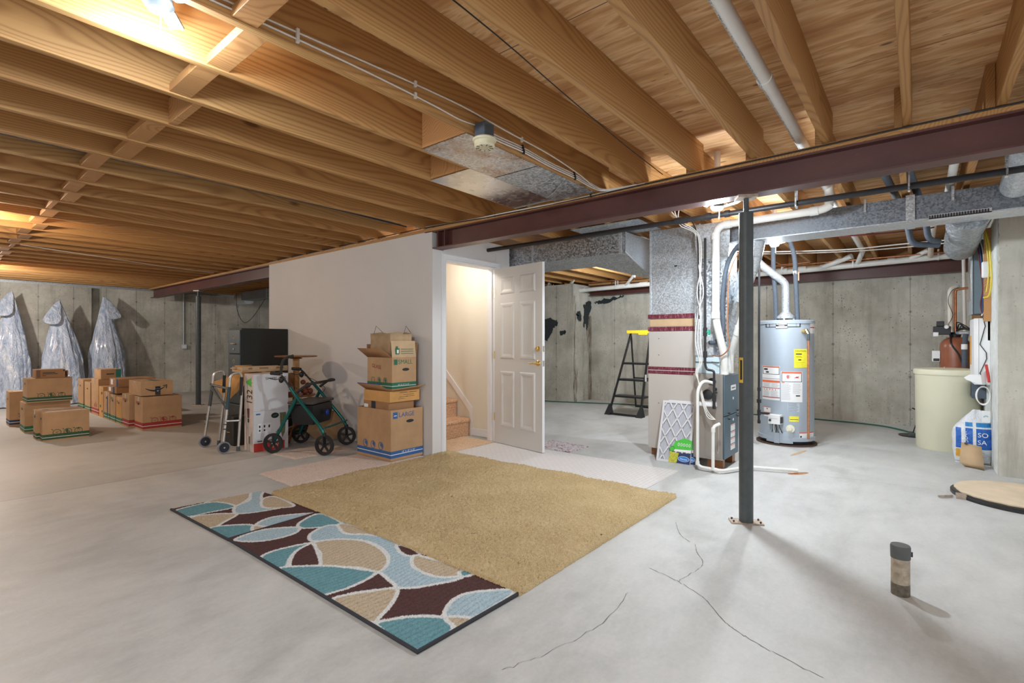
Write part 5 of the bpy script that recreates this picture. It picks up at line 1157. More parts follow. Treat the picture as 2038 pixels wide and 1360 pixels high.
for j in range(nv+1):
    f = j/nv; z = 0.02 + 0.50*f
    hw = (0.135 + 0.02*math.sin(f*math.pi))*(1 - 0.80*max(0, f-0.66)/0.34) ; dp = 0.07*math.sin(math.pi*min(1, f*1.0+0.10))**0.6 + 0.012
    cy = -0.03*max(0, f-0.5)*2 + 0.01
    for i in range(nu):
        a = 2*math.pi*i/nu; rx = dp*math.cos(a); ry = hw*math.copysign(abs(math.sin(a))**0.7, math.sin(a))
        k = mnoise.noise(Vector((i*0.5, j*0.45, 1.3)))*0.012
        vs_.append((rx+k+0.06*f*f, cy+ry+k, z))
fs_ = [(j*nu+i, j*nu+(i+1) % nu, (j+1)*nu+(i+1) % nu, (j+1)*nu+i) for j in range(nv) for i in range(nu)] + [tuple(range(nu))[::-1], tuple(nv*nu+i for i in range(nu))]
m.add(vs_, fs_, M_salt); m.add([(-0.02, 0.14, 0.0), (-0.03, -0.02, 0.0), (0.02, -0.02, 0.06), (0.02, 0.13, 0.06)], [(0,1,2,3)], M_salt)
m.text('SO', (-0.083, -0.02, 0.27), (0,-1,0.0), (0.05,0,1), 0.060, M_lab); m.text('SA', (-0.085, -0.018, 0.20), (0,-1,0), (0.02,0,1), 0.060, M_lab)
m.text('SOLAR', (-0.078, 0.042, 0.18), (0,0.12,1), (0,1,0), 0.045, M_lab); m.text('SALT', (-0.078, 0.022, 0.19), (0,0.12,1), (0,1,0), 0.02, M_navy)
m.v = [v for v in m.v]; o = m.build('bag_body', SB, world=False)
t = thing('cardboard_piece', 'small folded piece of cardboard on the floor against the salt bag', 'cardboard', (6.42, -0.40, 0))
m = MB(); m.add([(6.36, -0.30, 0.05), (6.34, -0.47, 0.03), (6.43, -0.46, 0.20), (6.45, -0.32, 0.22), (6.40, -0.34, 0.0), (6.30, -0.47, 0.0)], [(0,1,2,3),(0,4,5,1)], M_cardl)
m.box((6.43, -0.36, 0.21), (6.44, -0.34, 0.225), M_steel); o = m.build('sheet', t); md = o.modifiers.new('s', 'SOLIDIFY'); md.thickness = 0.004

# ---------------------------------------------------------------- things on the open floor
SL = thing('sump_pit_cover', 'round black sump pit rim with a cut plywood cover at the right edge', 'lid', (5.30, -0.62, 0))
m = MB(); m.lathe([(0.425, 0.0), (0.425, 0.020), (0.412, 0.028), (0.38, 0.028), (0.37, 0.004)], (5.30, -0.62, 0), M_blackp, 64, caps=False); m.lathe([(0.37, 0.003), (0, 0.003)], (5.30, -0.62, 0), M_blackp, 40); m.build('rim', SL)
rn = random.Random(5); P = []
for k in range(60):
    a = 2*math.pi*k/60; r = 0.395+rn.random()*0.012; P.append((5.325+r*math.cos(a)*0.99, -0.62+r*math.sin(a)))
m = MB(); m.prism(P, 0.029, 0.038, flat('pale plywood', (0.74, 0.61, 0.45), 0.7, 0, 0.12, 6)); tag(m.build('plywood_cover', SL), 'pale plywood disc')
m = MB(); m.tube([(4.99, -0.12, 0.012), (5.07, -0.20, 0.012)], 0.008, M_plate, 8); m.box((5.05, -0.28, 0.0), (5.11, -0.22, 0.035), M_plate); m.build('bracket', SL)
t = thing('floor_stub', 'short capped pipe stub sticking up from the open floor at the right', 'pipe', (2.975, 0.066, 0))
sx, sy = 2.975, 0.066
m = MB(); m.lathe([(0.0365, 0.0), (0.0365, 0.175)], (sx, sy, 0), flat('dirty grey pipe', (0.42, 0.36, 0.28), 0.7, 0, 0.45, 26), 28); m.lathe([(0.0368, 0.0), (0.0368, 0.055)], (sx, sy, 0), flat('dark pipe foot', (0.15, 0.13, 0.10), 0.8, 0, 0.6, 40), 28); m.build('pipe_stub', t)  # the foot of the stub is a darker band
m = MB(); m.lathe([(0.0385, 0.172), (0.0395, 0.225), (0.037, 0.232), (0, 0.233)], (sx, sy, 0), flat('grey rubber cap', (0.11, 0.12, 0.12), 0.6), 28); m.box((sx-0.0, sy-0.046, 0.185), (sx+0.012, sy-0.037, 0.205), M_steel); tag(m.build('cap', t), 'dark grey rubber cap with clamp')
# hairline cracks, laid as thin dark strips
def crack(label, pts, seed):
    rn = random.Random(seed); sp = spline([(x, y, 0) for x, y in pts], 9); m = MB(); vs_ = []
    for i, p in enumerate(sp):
        j = (rn.random()-0.5)*0.016; w = 0.0012*(0.4+rn.random()); q = (p[0]+j, p[1]+j*0.7)
        vs_ += [(q[0]-w, q[1]+w, 0.0008), (q[0]+w, q[1]-w, 0.0008)]
    m.add(vs_, [(2*i, 2*i+1, 2*i+3, 2*i+2) for i in range(len(sp)-1)], flat('dark crack grit', (0.17, 0.16, 0.15), 0.9)); return tag(m.build('floor_crack', recalc=False), label, 'crack')
crack('long hairline crack running down the slab toward the camera', [(2.485, 1.104), (2.434, 0.924), (2.355, 0.775), (2.218, 0.646), (2.156, 0.55), (2.107, 0.43), (2.062, 0.26)], 1)
crack('short hairline crack forking up from the long one', [(2.434, 0.924), (2.578, 0.9), (2.718, 0.895), (2.838, 0.968), (2.938, 1.011)], 2)
crack('tiny crack above the forking crack', [(3.222, 1.239), (3.032, 1.135), (2.956, 1.046)], 3)
crack('faint crack crossing the slab toward the sump lid', [(5.083, 0.954), (5.189, 0.432), (5.22, -0.066)], 4)
crack('faint crack right of the colourful rug corner', [(1.374, 1.167), (1.561, 1.099), (1.876, 1.035), (2.176, 1.067)], 5)

# ---------------------------------------------------------------- rugs
def grid_rug(name, label, corners, res, h, mat, amp, cat='rug', edge=None, colf=None, z0=0.0):
    """corners a,b,c,d counter-clockwise; dense pile surface"""
    a, b, c, d = [Vector((x, y, 0)) for x, y in corners]
    nx = int((b-a).length/res); ny = int((d-a).length/res)
    U, V = np.meshgrid(np.linspace(0, 1, nx+1), np.linspace(0, 1, ny+1), indexing='xy')
    X = (a.x*(1-U)+b.x*U)*(1-V) + (d.x*(1-U)+c.x*U)*V; Y = (a.y*(1-U)+b.y*U)*(1-V) + (d.y*(1-U)+c.y*U)*V
    rs = np.random.RandomState(4); Z = z0 + h + (rs.rand(*X.shape)-0.5)*amp
    lo = np.sin(X*9+Y*5)*np.sin(Y*8-X*3)*amp*0.5; Z = Z+lo
    X = X+(rs.rand(*X.shape)-0.5)*res*0.7; Y = Y+(rs.rand(*X.shape)-0.5)*res*0.7
    e = np.minimum(np.minimum(U*nx, (1-U)*nx), np.minimum(V*ny, (1-V)*ny)); Z = np.where(e < 0.5, z0+0.001, Z)
    co = np.stack([X, Y, Z], -1).reshape(-1, 3); n1 = nx+1
    idx = (np.arange(ny)[:, None]*n1 + np.arange(nx)[None, :]).reshape(-1)
    F = np.stack([idx, idx+1, idx+1+n1, idx+n1], -1)
    me = bpy.data.meshes.new(name); me.from_pydata(co.tolist(), [], F.tolist()); me.materials.append(mat)
    if colf is not None:
        C_ = colf(X.reshape(-1), Y.reshape(-1)); at = me.color_attributes.new('pattern', 'FLOAT_COLOR', 'POINT')
        at.data.foreach_set('color', np.concatenate([C_, np.ones((len(C_), 1))], 1).astype(np.float32).reshape(-1))
    me.polygons.foreach_set('use_smooth', [True]*len(me.polygons)); me.update()
    o = bpy.data.objects.new(name, me); COL.objects.link(o); return tag(o, label, cat)
grid_rug('shag_rug', 'large tan shag rug lying square on the slab in front of the stair door', [(1.822, 1.440), (3.735, 1.425), (3.690, 3.885), (1.815, 3.895)], 0.0085, 0.028, M_shag, 0.016)
def pip(P, X, Y):
    """inside test and distance to the outline, vectorised"""
    ins = np.zeros(len(X), bool); dm = np.full(len(X), 9.0); n = len(P)
    for i in range(n):
        x0, y0 = P[i]; x1, y1 = P[(i+1) % n]
        cnd = ((y0 > Y) != (y1 > Y)); xi = (x1-x0)*(Y-y0)/((y1-y0) or 1e-9)+x0; ins ^= (cnd & (X < xi))
        dx, dy = x1-x0, y1-y0; L2 = dx*dx+dy*dy or 1e-9; t = np.clip(((X-x0)*dx+(Y-y0)*dy)/L2, 0, 1)
        dm = np.minimum(dm, np.hypot(X-x0-t*dx, Y-y0-t*dy))
    return ins, dm
RC = {'T': (0.15, 0.34, 0.39), 'L': (0.43, 0.58, 0.66), 'B': (0.088, 0.036, 0.034), 'C': (0.56, 0.46, 0.33)}
def pattern(shapes):
    def f(X, Y):
        C_ = np.tile(np.array(RC['B']), (len(X), 1)); W = np.zeros(len(X), bool)
        for k, P in shapes:
            Q = [p[:2] for p in spline([(x, y, 0) for x, y in P], 5, True)]
            x0, x1 = min(q[0] for q in Q)-0.02, max(q[0] for q in Q)+0.02; y0, y1 = min(q[1] for q in Q)-0.02, max(q[1] for q in Q)+0.02
            s_ = np.where((X > x0) & (X < x1) & (Y > y0) & (Y < y1))[0]
            ins, d = pip(Q, X[s_], Y[s_]); C_[s_[ins]] = RC[k]; W[s_[ins]] = False; W[s_[d < 0.0105]] = True
        C_[W] = (0.74, 0.76, 0.76)
        rs = np.random.RandomState(2); C_ *= (0.80+0.35*rs.rand(len(X), 1))
        # carved ribs
        rib = (np.sin(Y*210+np.sin(X*14)*2.2+rs.rand(len(X))*1.2) > 0.72); C_[rib & ~W] *= 0.80
        return C_
    return f
def rugmat():
    t = NT('patterned rug pile'); a = t.n('ShaderNodeVertexColor', layer_name='pattern'); n = t.noise(t.coords(), 300, 2); t.bump(n, 0.5, 0.004); return t.fin(a.outputs[0], 0.95)
M_rug = rugmat()
RA = [('L', [(1.251, 3.137), (1.348, 3.177), (1.456, 3.165), (1.561, 3.086), (1.591, 3.025), (1.522, 2.963), (1.409, 2.966), (1.305, 3.026)]), ('T', [(1.64, 3.119), (1.809, 3.163), (1.799, 2.872), (1.704, 2.912), (1.598, 3.016)]), ('L', [(1.588, 2.883), (1.713, 2.926), (1.774, 2.876), (1.842, 2.898), (1.86, 2.598), (1.825, 2.368), (1.761, 2.243), (1.793, 2.145), (1.713, 2.079), (1.681, 1.982), (1.692, 1.866), (1.777, 1.767), (1.666, 1.797), (1.499, 1.923), (1.541, 2.137), (1.646, 2.196), (1.72, 2.332), (1.731, 2.527), (1.648, 2.672), (1.563, 2.732), (1.532, 2.793)]), ('C', [(1.524, 2.737), (1.648, 2.672), (1.726, 2.52), (1.709, 2.326), (1.646, 2.196), (1.541, 2.137), (1.503, 2.26), (1.39, 2.439), (1.467, 2.564)]), ('C', [(1.783, 2.891), (1.826, 2.788), (1.831, 2.539), (1.79, 2.613), (1.722, 2.709), (1.741, 2.816)]), ('B', [(1.282, 2.544), (1.372, 2.681), (1.452, 2.741), (1.519, 2.744), (1.46, 2.572), (1.39, 2.439), (1.322, 2.495)]), ('T', [(1.23, 2.76), (1.333, 2.806), (1.507, 2.758), (1.419, 2.72), (1.338, 2.646), (1.257, 2.534), (1.229, 2.546)]), ('T', [(1.229, 2.546), (1.325, 2.501), (1.427, 2.384), (1.495, 2.249), (1.532, 2.132), (1.44, 2.103), (1.319, 2.106), (1.234, 2.142)]), ('B', [(1.233, 2.13), (1.351, 2.11), (1.469, 2.114), (1.535, 2.128), (1.519, 2.022), (1.486, 1.921), (1.409, 1.997), (1.316, 2.055), (1.235, 2.056)]), ('C', [(1.235, 2.056), (1.322, 2.048), (1.42, 1.983), (1.491, 1.923), (1.412, 1.845), (1.313, 1.794), (1.239, 1.789)]), ('B', [(1.804, 2.331), (1.833, 2.275), (1.822, 2.148), (1.769, 2.156), (1.758, 2.227)]), ('C', [(1.79, 2.149), (1.82, 2.038), (1.837, 1.91), (1.837, 1.807), (1.762, 1.792), (1.692, 1.866), (1.681, 1.982), (1.711, 2.081)]), ('T', [(1.794, 1.811), (1.834, 1.81), (1.835, 1.745), (1.777, 1.767)]), ('L', [(1.82, 1.47), (1.758, 1.574), (1.652, 1.643), (1.556, 1.63), (1.468, 1.57), (1.497, 1.511), (1.529, 1.465)]), ('C', [(1.47, 1.557), (1.529, 1.465), (1.415, 1.471)]), ('T', [(1.245, 1.739), (1.326, 1.721), (1.398, 1.66), (1.457, 1.572), (1.45, 1.536), (1.418, 1.468), (1.242, 1.47)])]
RB = [('C', [(1.408, 4.048), (1.566, 4.078), (1.744, 4.07), (1.683, 3.935), (1.512, 3.79), (1.482, 3.958)]), ('T', [(1.209, 4.017), (1.403, 4.034), (1.482, 3.958), (1.507, 3.777), (1.338, 3.798), (1.218, 3.829)]), ('L', [(1.738, 4.055), (1.835, 4.054), (1.744, 3.897), (1.677, 3.733), (1.634, 3.608), (1.731, 3.503), (1.466, 3.6), (1.507, 3.777), (1.635, 3.852)]), ('C', [(1.221, 3.769), (1.324, 3.757), (1.412, 3.678), (1.449, 3.603), (1.339, 3.515), (1.222, 3.467)]), ('C', [(1.73, 3.82), (1.801, 3.791), (1.793, 3.491), (1.716, 3.501), (1.634, 3.608), (1.672, 3.738)]), ('L', [(1.441, 3.3), (1.573, 3.365), (1.734, 3.272), (1.817, 3.153), (1.593, 3.15), (1.49, 3.188)]), ('T', [(1.226, 3.462), (1.344, 3.413), (1.428, 3.311), (1.387, 3.177), (1.217, 3.156)]), ('C', [(1.429, 3.299), (1.493, 3.195), (1.629, 3.122), (1.523, 3.108), (1.387, 3.177)])]
CA = [(1.243, 1.478), (1.850, 1.452), (1.850, 3.215), (1.236, 3.197)]
CB = [(1.236, 3.185), (1.840, 3.205), (1.800, 4.035), (1.205, 4.085)]
grid_rug('patterned_rug', 'nearer teal, brown and beige rug with interlocking white curves, its corner nearest the camera', CA, 0.0045, 0.014, M_rug, 0.004, colf=pattern(RA))
grid_rug('patterned_rug', 'farther short piece of teal and brown curved-pattern rug', CB, 0.0045, 0.010, M_rug, 0.004, colf=pattern(RB))
def binding(label, pts, z=0.008):
    m = MB(); m.tube([(x, y, z) for x, y in pts], 0.0085, M_bind, 6); return tag(m.build('rug_binding'), label, 'binding')
binding('charcoal bound edge of the nearer curved-pattern rug', [CA[2], CA[3], CA[0], CA[1]])
binding('charcoal bound edge of the farther curved-pattern rug', [CB[3], CB[0]], 0.006)
grid_rug('carpet_strip', 'pinkish beige carpet strip under the large cardboard box', [(2.02, 3.96), (3.43, 3.96), (3.43, 4.60), (2.03, 4.60)], 0.02, 0.008, M_pink, 0.003, 'carpet')
grid_rug('carpet_piece', 'small pinkish carpet piece under the teal rollator', [(2.51, 4.86), (3.17, 4.83), (3.17, 5.36), (2.46, 5.30)], 0.02, 0.008, M_pink, 0.003, 'carpet')
m = MB(); m.prism([(3.74, 1.70), (4.50, 1.70), (4.46, 3.845), (3.70, 3.845)], 0.0, 0.006, M_wmat); tag(m.build('door_mat'), 'long faded white lattice mat beside the shag rug below the open door', 'mat')
m = MB(); m.prism([(4.52, 2.89), (4.905, 2.885), (4.95, 3.42), (4.52, 3.42)], 0.0, 0.006, M_fmat); tag(m.build('floral_mat'), 'small faded floral mat peeking out behind the open door', 'mat')

# ---------------------------------------------------------------- cardboard boxes
# faces: 'f' = the -y face, 's' = the -x face
def band(m, w, d, z0, z1, mat, e=0.0012):
    m.box((-e, -e, z0), (w+e, d+e, z1), mat)
def icons(m, w, z, r, mat, x0=0.30, gap=0.23, e=-0.0026, lab=None):
    for k in range(3):
        x = w*(x0+gap*k); m.ring((x, e, z), (1,0,0), (0,0,1), r, r*0.92, r*0.15, mat, 18)
        m.tube([(x-r*0.9, e, z+r*0.75), (x-r*1.25, e, z+r*1.05)], r*0.09, mat, 4)
        if k == 0: m.add([(x-r*.5, e, z+r*.1), (x, e, z-r*.15), (x+r*.55, e, z+r*.25), (x, e, z+r*.05)], [(0,1,2,3)], mat)
        if k == 1:
            m.add([(x-r*.6, e, z+r*.2), (x-r*.1, e, z-r*.75), (x+r*.2, e, z-r*.1), (x+r*.05, e, z+r*.75), (x-r*.4, e, z+r*.7)], [(0,1,2,3,4)], mat); m.add([(x+r*.2, e, z-r*.5), (x+r*.6, e, z-r*.2), (x+r*.4, e, z+r*.3)], [(0,1,2)], mat)
        if k == 2: m.ring((x, e, z-r*.05), (1,0,0), (0,0,1), r*.5, r*.4, r*.1, mat, 4); m.add([(x-r*.5, e, z+r*.45), (x+r*.5, e, z+r*.45), (x, e, z+r*.8)], [(0,1,2)], mat)
def cbox(label, x, y, z, w, d, h, stripe=None, body=None, rot=0, group='moving boxes', hole=True, ic=True, tape=True, text=None, side=None, name='cardboard_box', top='closed', smile=False, bars=None, white=None, extra=None):
    body = body or M_card
    t = thing(name, label, 'box', (x, y, z), R(rot), group)
    m = MB()
    if top == 'closed': m.box((0, 0, 0), (w, d, h), body)
    else:
        tk = 0.005
        for lo, hi in (((0,0,0),(w,tk,h)), ((0,d-tk,0),(w,d,h)), ((0,tk,0),(tk,d-tk,h)), ((w-tk,tk,0),(w,d-tk,h)), ((tk,tk,0),(w-tk,d-tk,tk))): m.box(lo, hi, body)
    if stripe:
        zb = h*0.035; m2 = [(0.050, 0.120), (0.138, 0.235)] if h < 0.48 else [(0.055, 0.115), (0.130, 0.190)]
        band(m, w, d, h*m2[0][0], h*m2[0][1], stripe); band(m, w, d, h*(m2[0][1]), h*(m2[1][0]), white or M_lab, 0.0008); band(m, w, d, h*m2[1][0], h*m2[1][1], stripe)
        if ic: icons(m, w, h*0.285, min(h*0.115, 0.040), stripe)
    if hole:
        m.disc((-0.0022, d*0.5, h*0.78), (0, 1, 0), (0, 0, 1), min(0.035, d*0.3), 0.014, M_blkprint, 14)
    if text or side or smile or bars:
        mm = m
        for (s_, px_, pz_, sz, mt) in (text or []): mm.text(s_, (px_, -0.0016, pz_), (1,0,0), (0,0,1), sz, mt)
        for (s_, py_, pz_, sz, mt) in (side or []): mm.text(s_, (-0.0016, py_, pz_), (0,-1,0), (0,0,1), sz, mt)
        if smile:
            P = [(w*(0.14+0.62*k/14), -0.002, h*(0.50-0.20*math.sin(math.pi*k/14)**0.9+0.10*(k/14)**2)) for k in range(15)]
            rr = [0.004+0.007*math.sin(math.pi*k/14) for k in range(15)]
            for k in range(14): mm.add([(P[k][0], -0.002, P[k][2]-rr[k]), (P[k+1][0], -0.002, P[k+1][2]-rr[k+1]), (P[k+1][0], -0.002, P[k+1][2]+rr[k+1]), (P[k][0], -0.002, P[k][2]+rr[k])], [(0,1,2,3)], M_blkprint)
            ax, az = w*0.80, h*0.66
            mm.bar((ax-0.045, -0.002, az-0.004), (ax+0.004, -0.002, az+0.006), 0.002, 0.010, M_blkprint); mm.bar((ax, -0.002, az+0.008), (ax-0.004, -0.002, az-0.042), 0.002, 0.010, M_blkprint)
            mm.box((w*0.44, -0.003, h*0.02), (w*0.60, -0.0012, h*0.62), M_tapedk); mm.box((w*0.50, -0.0036, h*0.27), (w*0.54, -0.003, h*0.33), M_lab)
            for q in range(4): mm.box((w*0.46, -0.0036, h*(0.08+0.12*q)), (w*0.585, -0.003, h*(0.095+0.12*q)), M_labg)
            mm.box((w*0.42, 0.0, h+0.0005), (w*0.58, d*0.7, h+0.002), M_tapedk)
        for (a, b, c_, e_, mt, fc) in (bars or []):
            if fc == 'f': mm.box((a, -0.0022, b), (c_, -0.0010, e_), mt)
            elif fc == 's': mm.box((-0.0022, a, b), (-0.0010, c_, e_), mt)
            else: mm.box((a, b, h+0.0002), (c_, e_, h+0.0016), mt)
    if extra: extra(m)
    m.build('carton', t, world=False, bevel=0.003)
    if top == 'closed' and tape:
        mm = MB(); mm.box((-0.0016, d/2-0.024, h*0.86), (w+0.0016, d/2+0.024, h+0.0014), M_tape); mm.build('packing_tape', t, world=False)
    return t
G1 = 'left cluster of moving boxes'; G2 = 'right row of moving boxes'
cbox('brown box with dark green stripe and three round icons, nearest in the left cluster', 1.058, 8.03, 0, 0.43, 0.16, 0.345, M_dkgreen, group=G1,
     bars=[(0.03, 0.02, 0.40, 0.05, M_lab, 't'), (0.05, 0.09, 0.36, 0.12, M_labg, 't')])
cbox('green striped box standing directly behind the nearest left cluster box', 1.030, 8.22, 0, 0.43, 0.22, 0.355, M_dkgreen, group=G1, bars=[(0.06, 0.06, 0.12, 0.12, M_dkgreen, 't'), (0.04, 0.15, 0.40, 0.17, M_lab, 't'), (0.14, 0.02, 0.40, 0.04, M_labg, 't')])
cbox('green striped box supporting the stack, at the back of the left cluster', 1.010, 8.95, 0, 0.45, 0.40, 0.388, M_greenprint, group=G1)
cbox('wide box with green stripe and three round icons, on top of the back left stack', 1.030, 8.90, 0.390, 0.44, 0.38, 0.315, M_dkgreen, group=G1)
cbox('flat brown box with two lines of black print, topmost of the left stack', 1.112, 8.93, 0.707, 0.29, 0.26, 0.112, None, M_cardd, group=G1, hole=False, ic=False,
     bars=[(0.008, 0.010, 0.045, 0.105, flat('dark brown print', (0.16, 0.07, 0.03)), 'f'), (0.27, 0.085, 0.285, 0.105, M_blkprint, 'f'), (0.065, 0.068, 0.19, 0.076, M_blkprint, 'f'), (0.065, 0.050, 0.215, 0.058, M_blkprint, 'f'), (0.065, 0.026, 0.10, 0.033, M_blkprint, 'f'), (0.0, 0.115, 0.28, 0.145, M_lab, 't')])
cbox('small flat brown box behind the topmost one of the left stack', 1.36, 9.22, 0.707, 0.12, 0.09, 0.08, None, M_cardd, group=G1, hole=False, bars=[(0.085, 0.01, 0.105, 0.07, M_blkprint, 'f')])
cbox('tall box with navy stripe at the far left of the picture', 0.955, 9.80, 0, 0.46, 0.34, 0.485, M_navy, group=G1, bars=[(0.05, 0.10, 0.42, 0.14, M_lab, 't')])
# the right row, its -x faces in line
sd = M_redprint
cbox('big box with red stripe and three round icons, nearest of the right row', 2.030, 7.99, 0, 0.455, 0.36, 0.445, M_redprint, group=G2, side=[('DISHBOX', 0.30, 0.345, 0.05, M_redprint)])
cbox('red striped box second from the front of the right row', 1.985, 8.42, 0, 0.44, 0.34, 0.455, M_redprint, group=G2, side=[('DISHBOX', 0.29, 0.36, 0.05, M_redprint)])
cbox('brown box with black curved arrow and dark tape, resting on the big red striped boxes', 2.028, 8.06, 0.457, 0.37, 0.55, 0.195, None, M_card, group=G2, hole=False, smile=True)
cbox('low yellowish patterned box third from the front of the right row', 1.990, 8.80, 0, 0.44, 0.30, 0.385, M_greenprint, M_cardo, group=G2, side=[('PLU', 0.26, 0.30, 0.05, M_dkgreen)])
cbox('low pale green striped box marked with dark letters, middle of the right row', 1.990, 9.14, 0, 0.44, 0.28, 0.40, M_greenprint, group=G2, side=[('SMALL', 0.25, 0.33, 0.05, M_dkgreen)])
cbox('low green striped box left of the middle of the right row', 1.990, 9.46, 0, 0.44, 0.33, 0.42, M_greenprint, group=G2, bars=[(0.10, 0.05, 0.14, 0.36, M_navy, 's')])
cbox('flat box with blue printed side, upper of the pair on the right row', 2.02, 9.10, 0.52, 0.46, 0.50, 0.115, None, M_cardd, group=G2, hole=False, bars=[(0.02, 0.0, 0.12, 0.112, M_navy, 's'), (0.30, 0.02, 0.42, 0.10, M_lab, 's'), (0.16, 0.058, 0.30, 0.068, M_blkprint, 'f'), (0.16, 0.035, 0.34, 0.045, M_blkprint, 'f')])
cbox('flat brown box, lower of the pair on the middle of the right row', 2.00, 9.12, 0.423, 0.46, 0.50, 0.095, None, M_cardd, group=G2, hole=False, bars=[(0.10, 0.0, 0.20, 0.09, M_navy, 's'), (0.30, 0.02, 0.42, 0.08, M_lab, 's')])
cbox('upright yellow patterned box left of the pale green ones in the right row', 1.995, 9.86, 0, 0.44, 0.26, 0.48, None, M_cardo, group=G2, hole=False, bars=[(0.05, 0.36, 0.12, 0.40, M_dkgreen, 's'), (0.12, 0.15, 0.2, 0.19, M_greenprint, 's'), (0.03, 0.08, 0.09, 0.11, M_dkgreen, 's')])
cbox('tall box with red stripe and red print, toward the far end of the right row', 1.995, 10.16, 0, 0.42, 0.46, 0.585, M_redprint, group=G2, hole=False, bars=[(0.10, 0.13, 0.13, 0.19, M_redprint, 's'), (0.17, 0.13, 0.20, 0.21, M_redprint, 's'), (0.24, 0.13, 0.27, 0.18, M_redprint, 's')])
cbox('small box with teal edge and black arrow on the tall red striped box', 2.02, 10.12, 0.587, 0.26, 0.42, 0.155, None, M_card, group=G2, hole=False, bars=[(0.19, 0.0, 0.26, 0.15, flat('teal print', (0.02, 0.22, 0.18)), 'f'), (0.07, 0.07, 0.17, 0.085, M_blkprint, 'f')])
cbox('green striped box second from the far end of the right row', 2.005, 10.75, 0, 0.42, 0.40, 0.50, M_greenprint, group=G2)
cbox('green striped box at the far end of the right row', 2.010, 11.30, 0, 0.42, 0.40, 0.525, M_greenprint, group=G2)

# stack against the white wall ---------------------------------------
def large_marks(m):
    m.box((0.025, -0.0022, 0.415), (0.080, -0.001, 0.478), M_blueprint); m.box((0.035, -0.003, 0.440), (0.07, -0.0022, 0.447), M_lab); m.disc((0.235, -0.0024, 0.375), (1,0,0), (0,0,1), 0.048, 0.016, M_blkprint, 14)
    for k in range(3):
        y = 0.42-0.13*k; c_ = (-0.0024, y, 0.135); m.ring(c_, (0,-1,0), (0,0,1), 0.040, 0.040, 0.006, M_blueprint, 18); m.add([(-0.0024, y+0.012, 0.14), (-0.0024, y-0.022, 0.112), (-0.0024, y-0.028, 0.15), (-0.0024, y, 0.168)], [(0,1,2,3)], M_blueprint)
t = cbox('large open box with blue stripe reading LARGE, bottom of the stack against the white wall', 3.030, 4.000, 0.012, 0.405, 0.565, 0.500, M_blueprint, M_card, group=None, top='open', hole=False, ic=False, name='large_box', extra=large_marks,
     text=[('LARGE', 0.095, 0.425, 0.066, M_blueprint), ('18" X 18" X 24"', 0.13, 0.068, 0.026, M_lab)])
cbox('plain brown box with dark tape sitting down inside the large open box', 3.045, 4.055, 0.019, 0.315, 0.42, 0.566, None, M_cardd, group=None, hole=False, tape=False, bars=[(0.215, 0.46, 0.285, 0.565, M_tapedk, 's'), (0.34, 0.495, 0.41, 0.53, M_lab, 's')])
cbox('shallow orange-brown box with handwriting, third up in the stack against the wall', 3.040, 4.030, 0.586, 0.375, 0.43, 0.108, None, M_cardo, group=None, hole=False, tape=False,
     bars=[(0.12, 0.09, 0.22, 0.094, M_blkprint, 'f'), (0.24, 0.088, 0.34, 0.092, M_blkprint, 'f'), (0.16, 0.066, 0.30, 0.069, M_blkprint, 'f'), (0.11, 0.045, 0.22, 0.048, M_blkprint, 'f'), (0.20, 0.048, 0.31, 0.051, M_blkprint, 'f'), (0.10, 0.028, 0.18, 0.031, M_blkprint, 'f'), (-0.0, 0.0, 0.001, 0.001, M_blkprint, 'f')])
t = thing('open_tray', 'low blue-edged tray with spread flaps under the SMALL box', 'box', (3.05, 4.03, 0.695))
m = MB(); m.box((3.05, 4.03, 0.695), (3.40, 4.42, 0.700), M_cardd); m.build('tray_base', t)
for pts, mt in (([(3.05, 4.03, 0.700), (3.05, 4.44, 0.700), (2.965, 4.47, 0.765), (2.965, 4.10, 0.765)], M_cardd), ([(3.05, 4.03, 0.700), (3.40, 4.03, 0.700), (3.42, 3.94, 0.745), (3.10, 3.955, 0.722)], M_card)):
    m = MB(); m.add(pts, [(0,1,2,3)], mt)
    if pts[2][0] < 3: m.add([(2.964, 4.10, 0.767), (2.964, 4.47, 0.767), (2.985, 4.46, 0.750), (2.985, 4.12, 0.750)], [(0,1,2,3)], flat('royal blue print', (0.03, 0.06, 0.42), 0.5))
    o = m.build('flap', t, recalc=False); md = o.modifiers.new('s', 'SOLIDIFY'); md.thickness = 0.004; md.offset = -1
def small_marks(m):
    m.box((0.022, -0.0022, 0.255), (0.066, -0.001, 0.308), M_greenprint); m.disc((0.170, -0.0024, 0.205), (1,0,0), (0,0,1), 0.044, 0.015, M_blkprint, 14)
    for k in range(3):
        y = 0.31-0.10*k; m.ring((-0.0024, y, 0.095), (0,-1,0), (0,0,1), 0.030, 0.032, 0.005, M_greenprint, 16)
        if k: m.add([(-0.0024, y+0.015, 0.10), (-0.0024, y-0.008, 0.07), (-0.0024, y-0.02, 0.10), (-0.0024, y, 0.12)], [(0,1,2,3)], M_greenprint)
    m.text('GLASS', (-0.003, 0.33, 0.225), (0,-1,-0.12), (0,0,1), 0.055, M_redprint)
t = cbox('open box with green stripe reading SMALL, near the top of the stack against the wall', 3.070, 4.035, 0.702, 0.305, 0.41, 0.330, M_greenprint, M_card, group=None, top='open', hole=False, ic=False, name='small_box', extra=small_marks,
     text=[('SMALL', 0.075, 0.262, 0.062, M_greenprint), ('16" X 12" X 12"', 0.07, 0.047, 0.022, M_lab)])
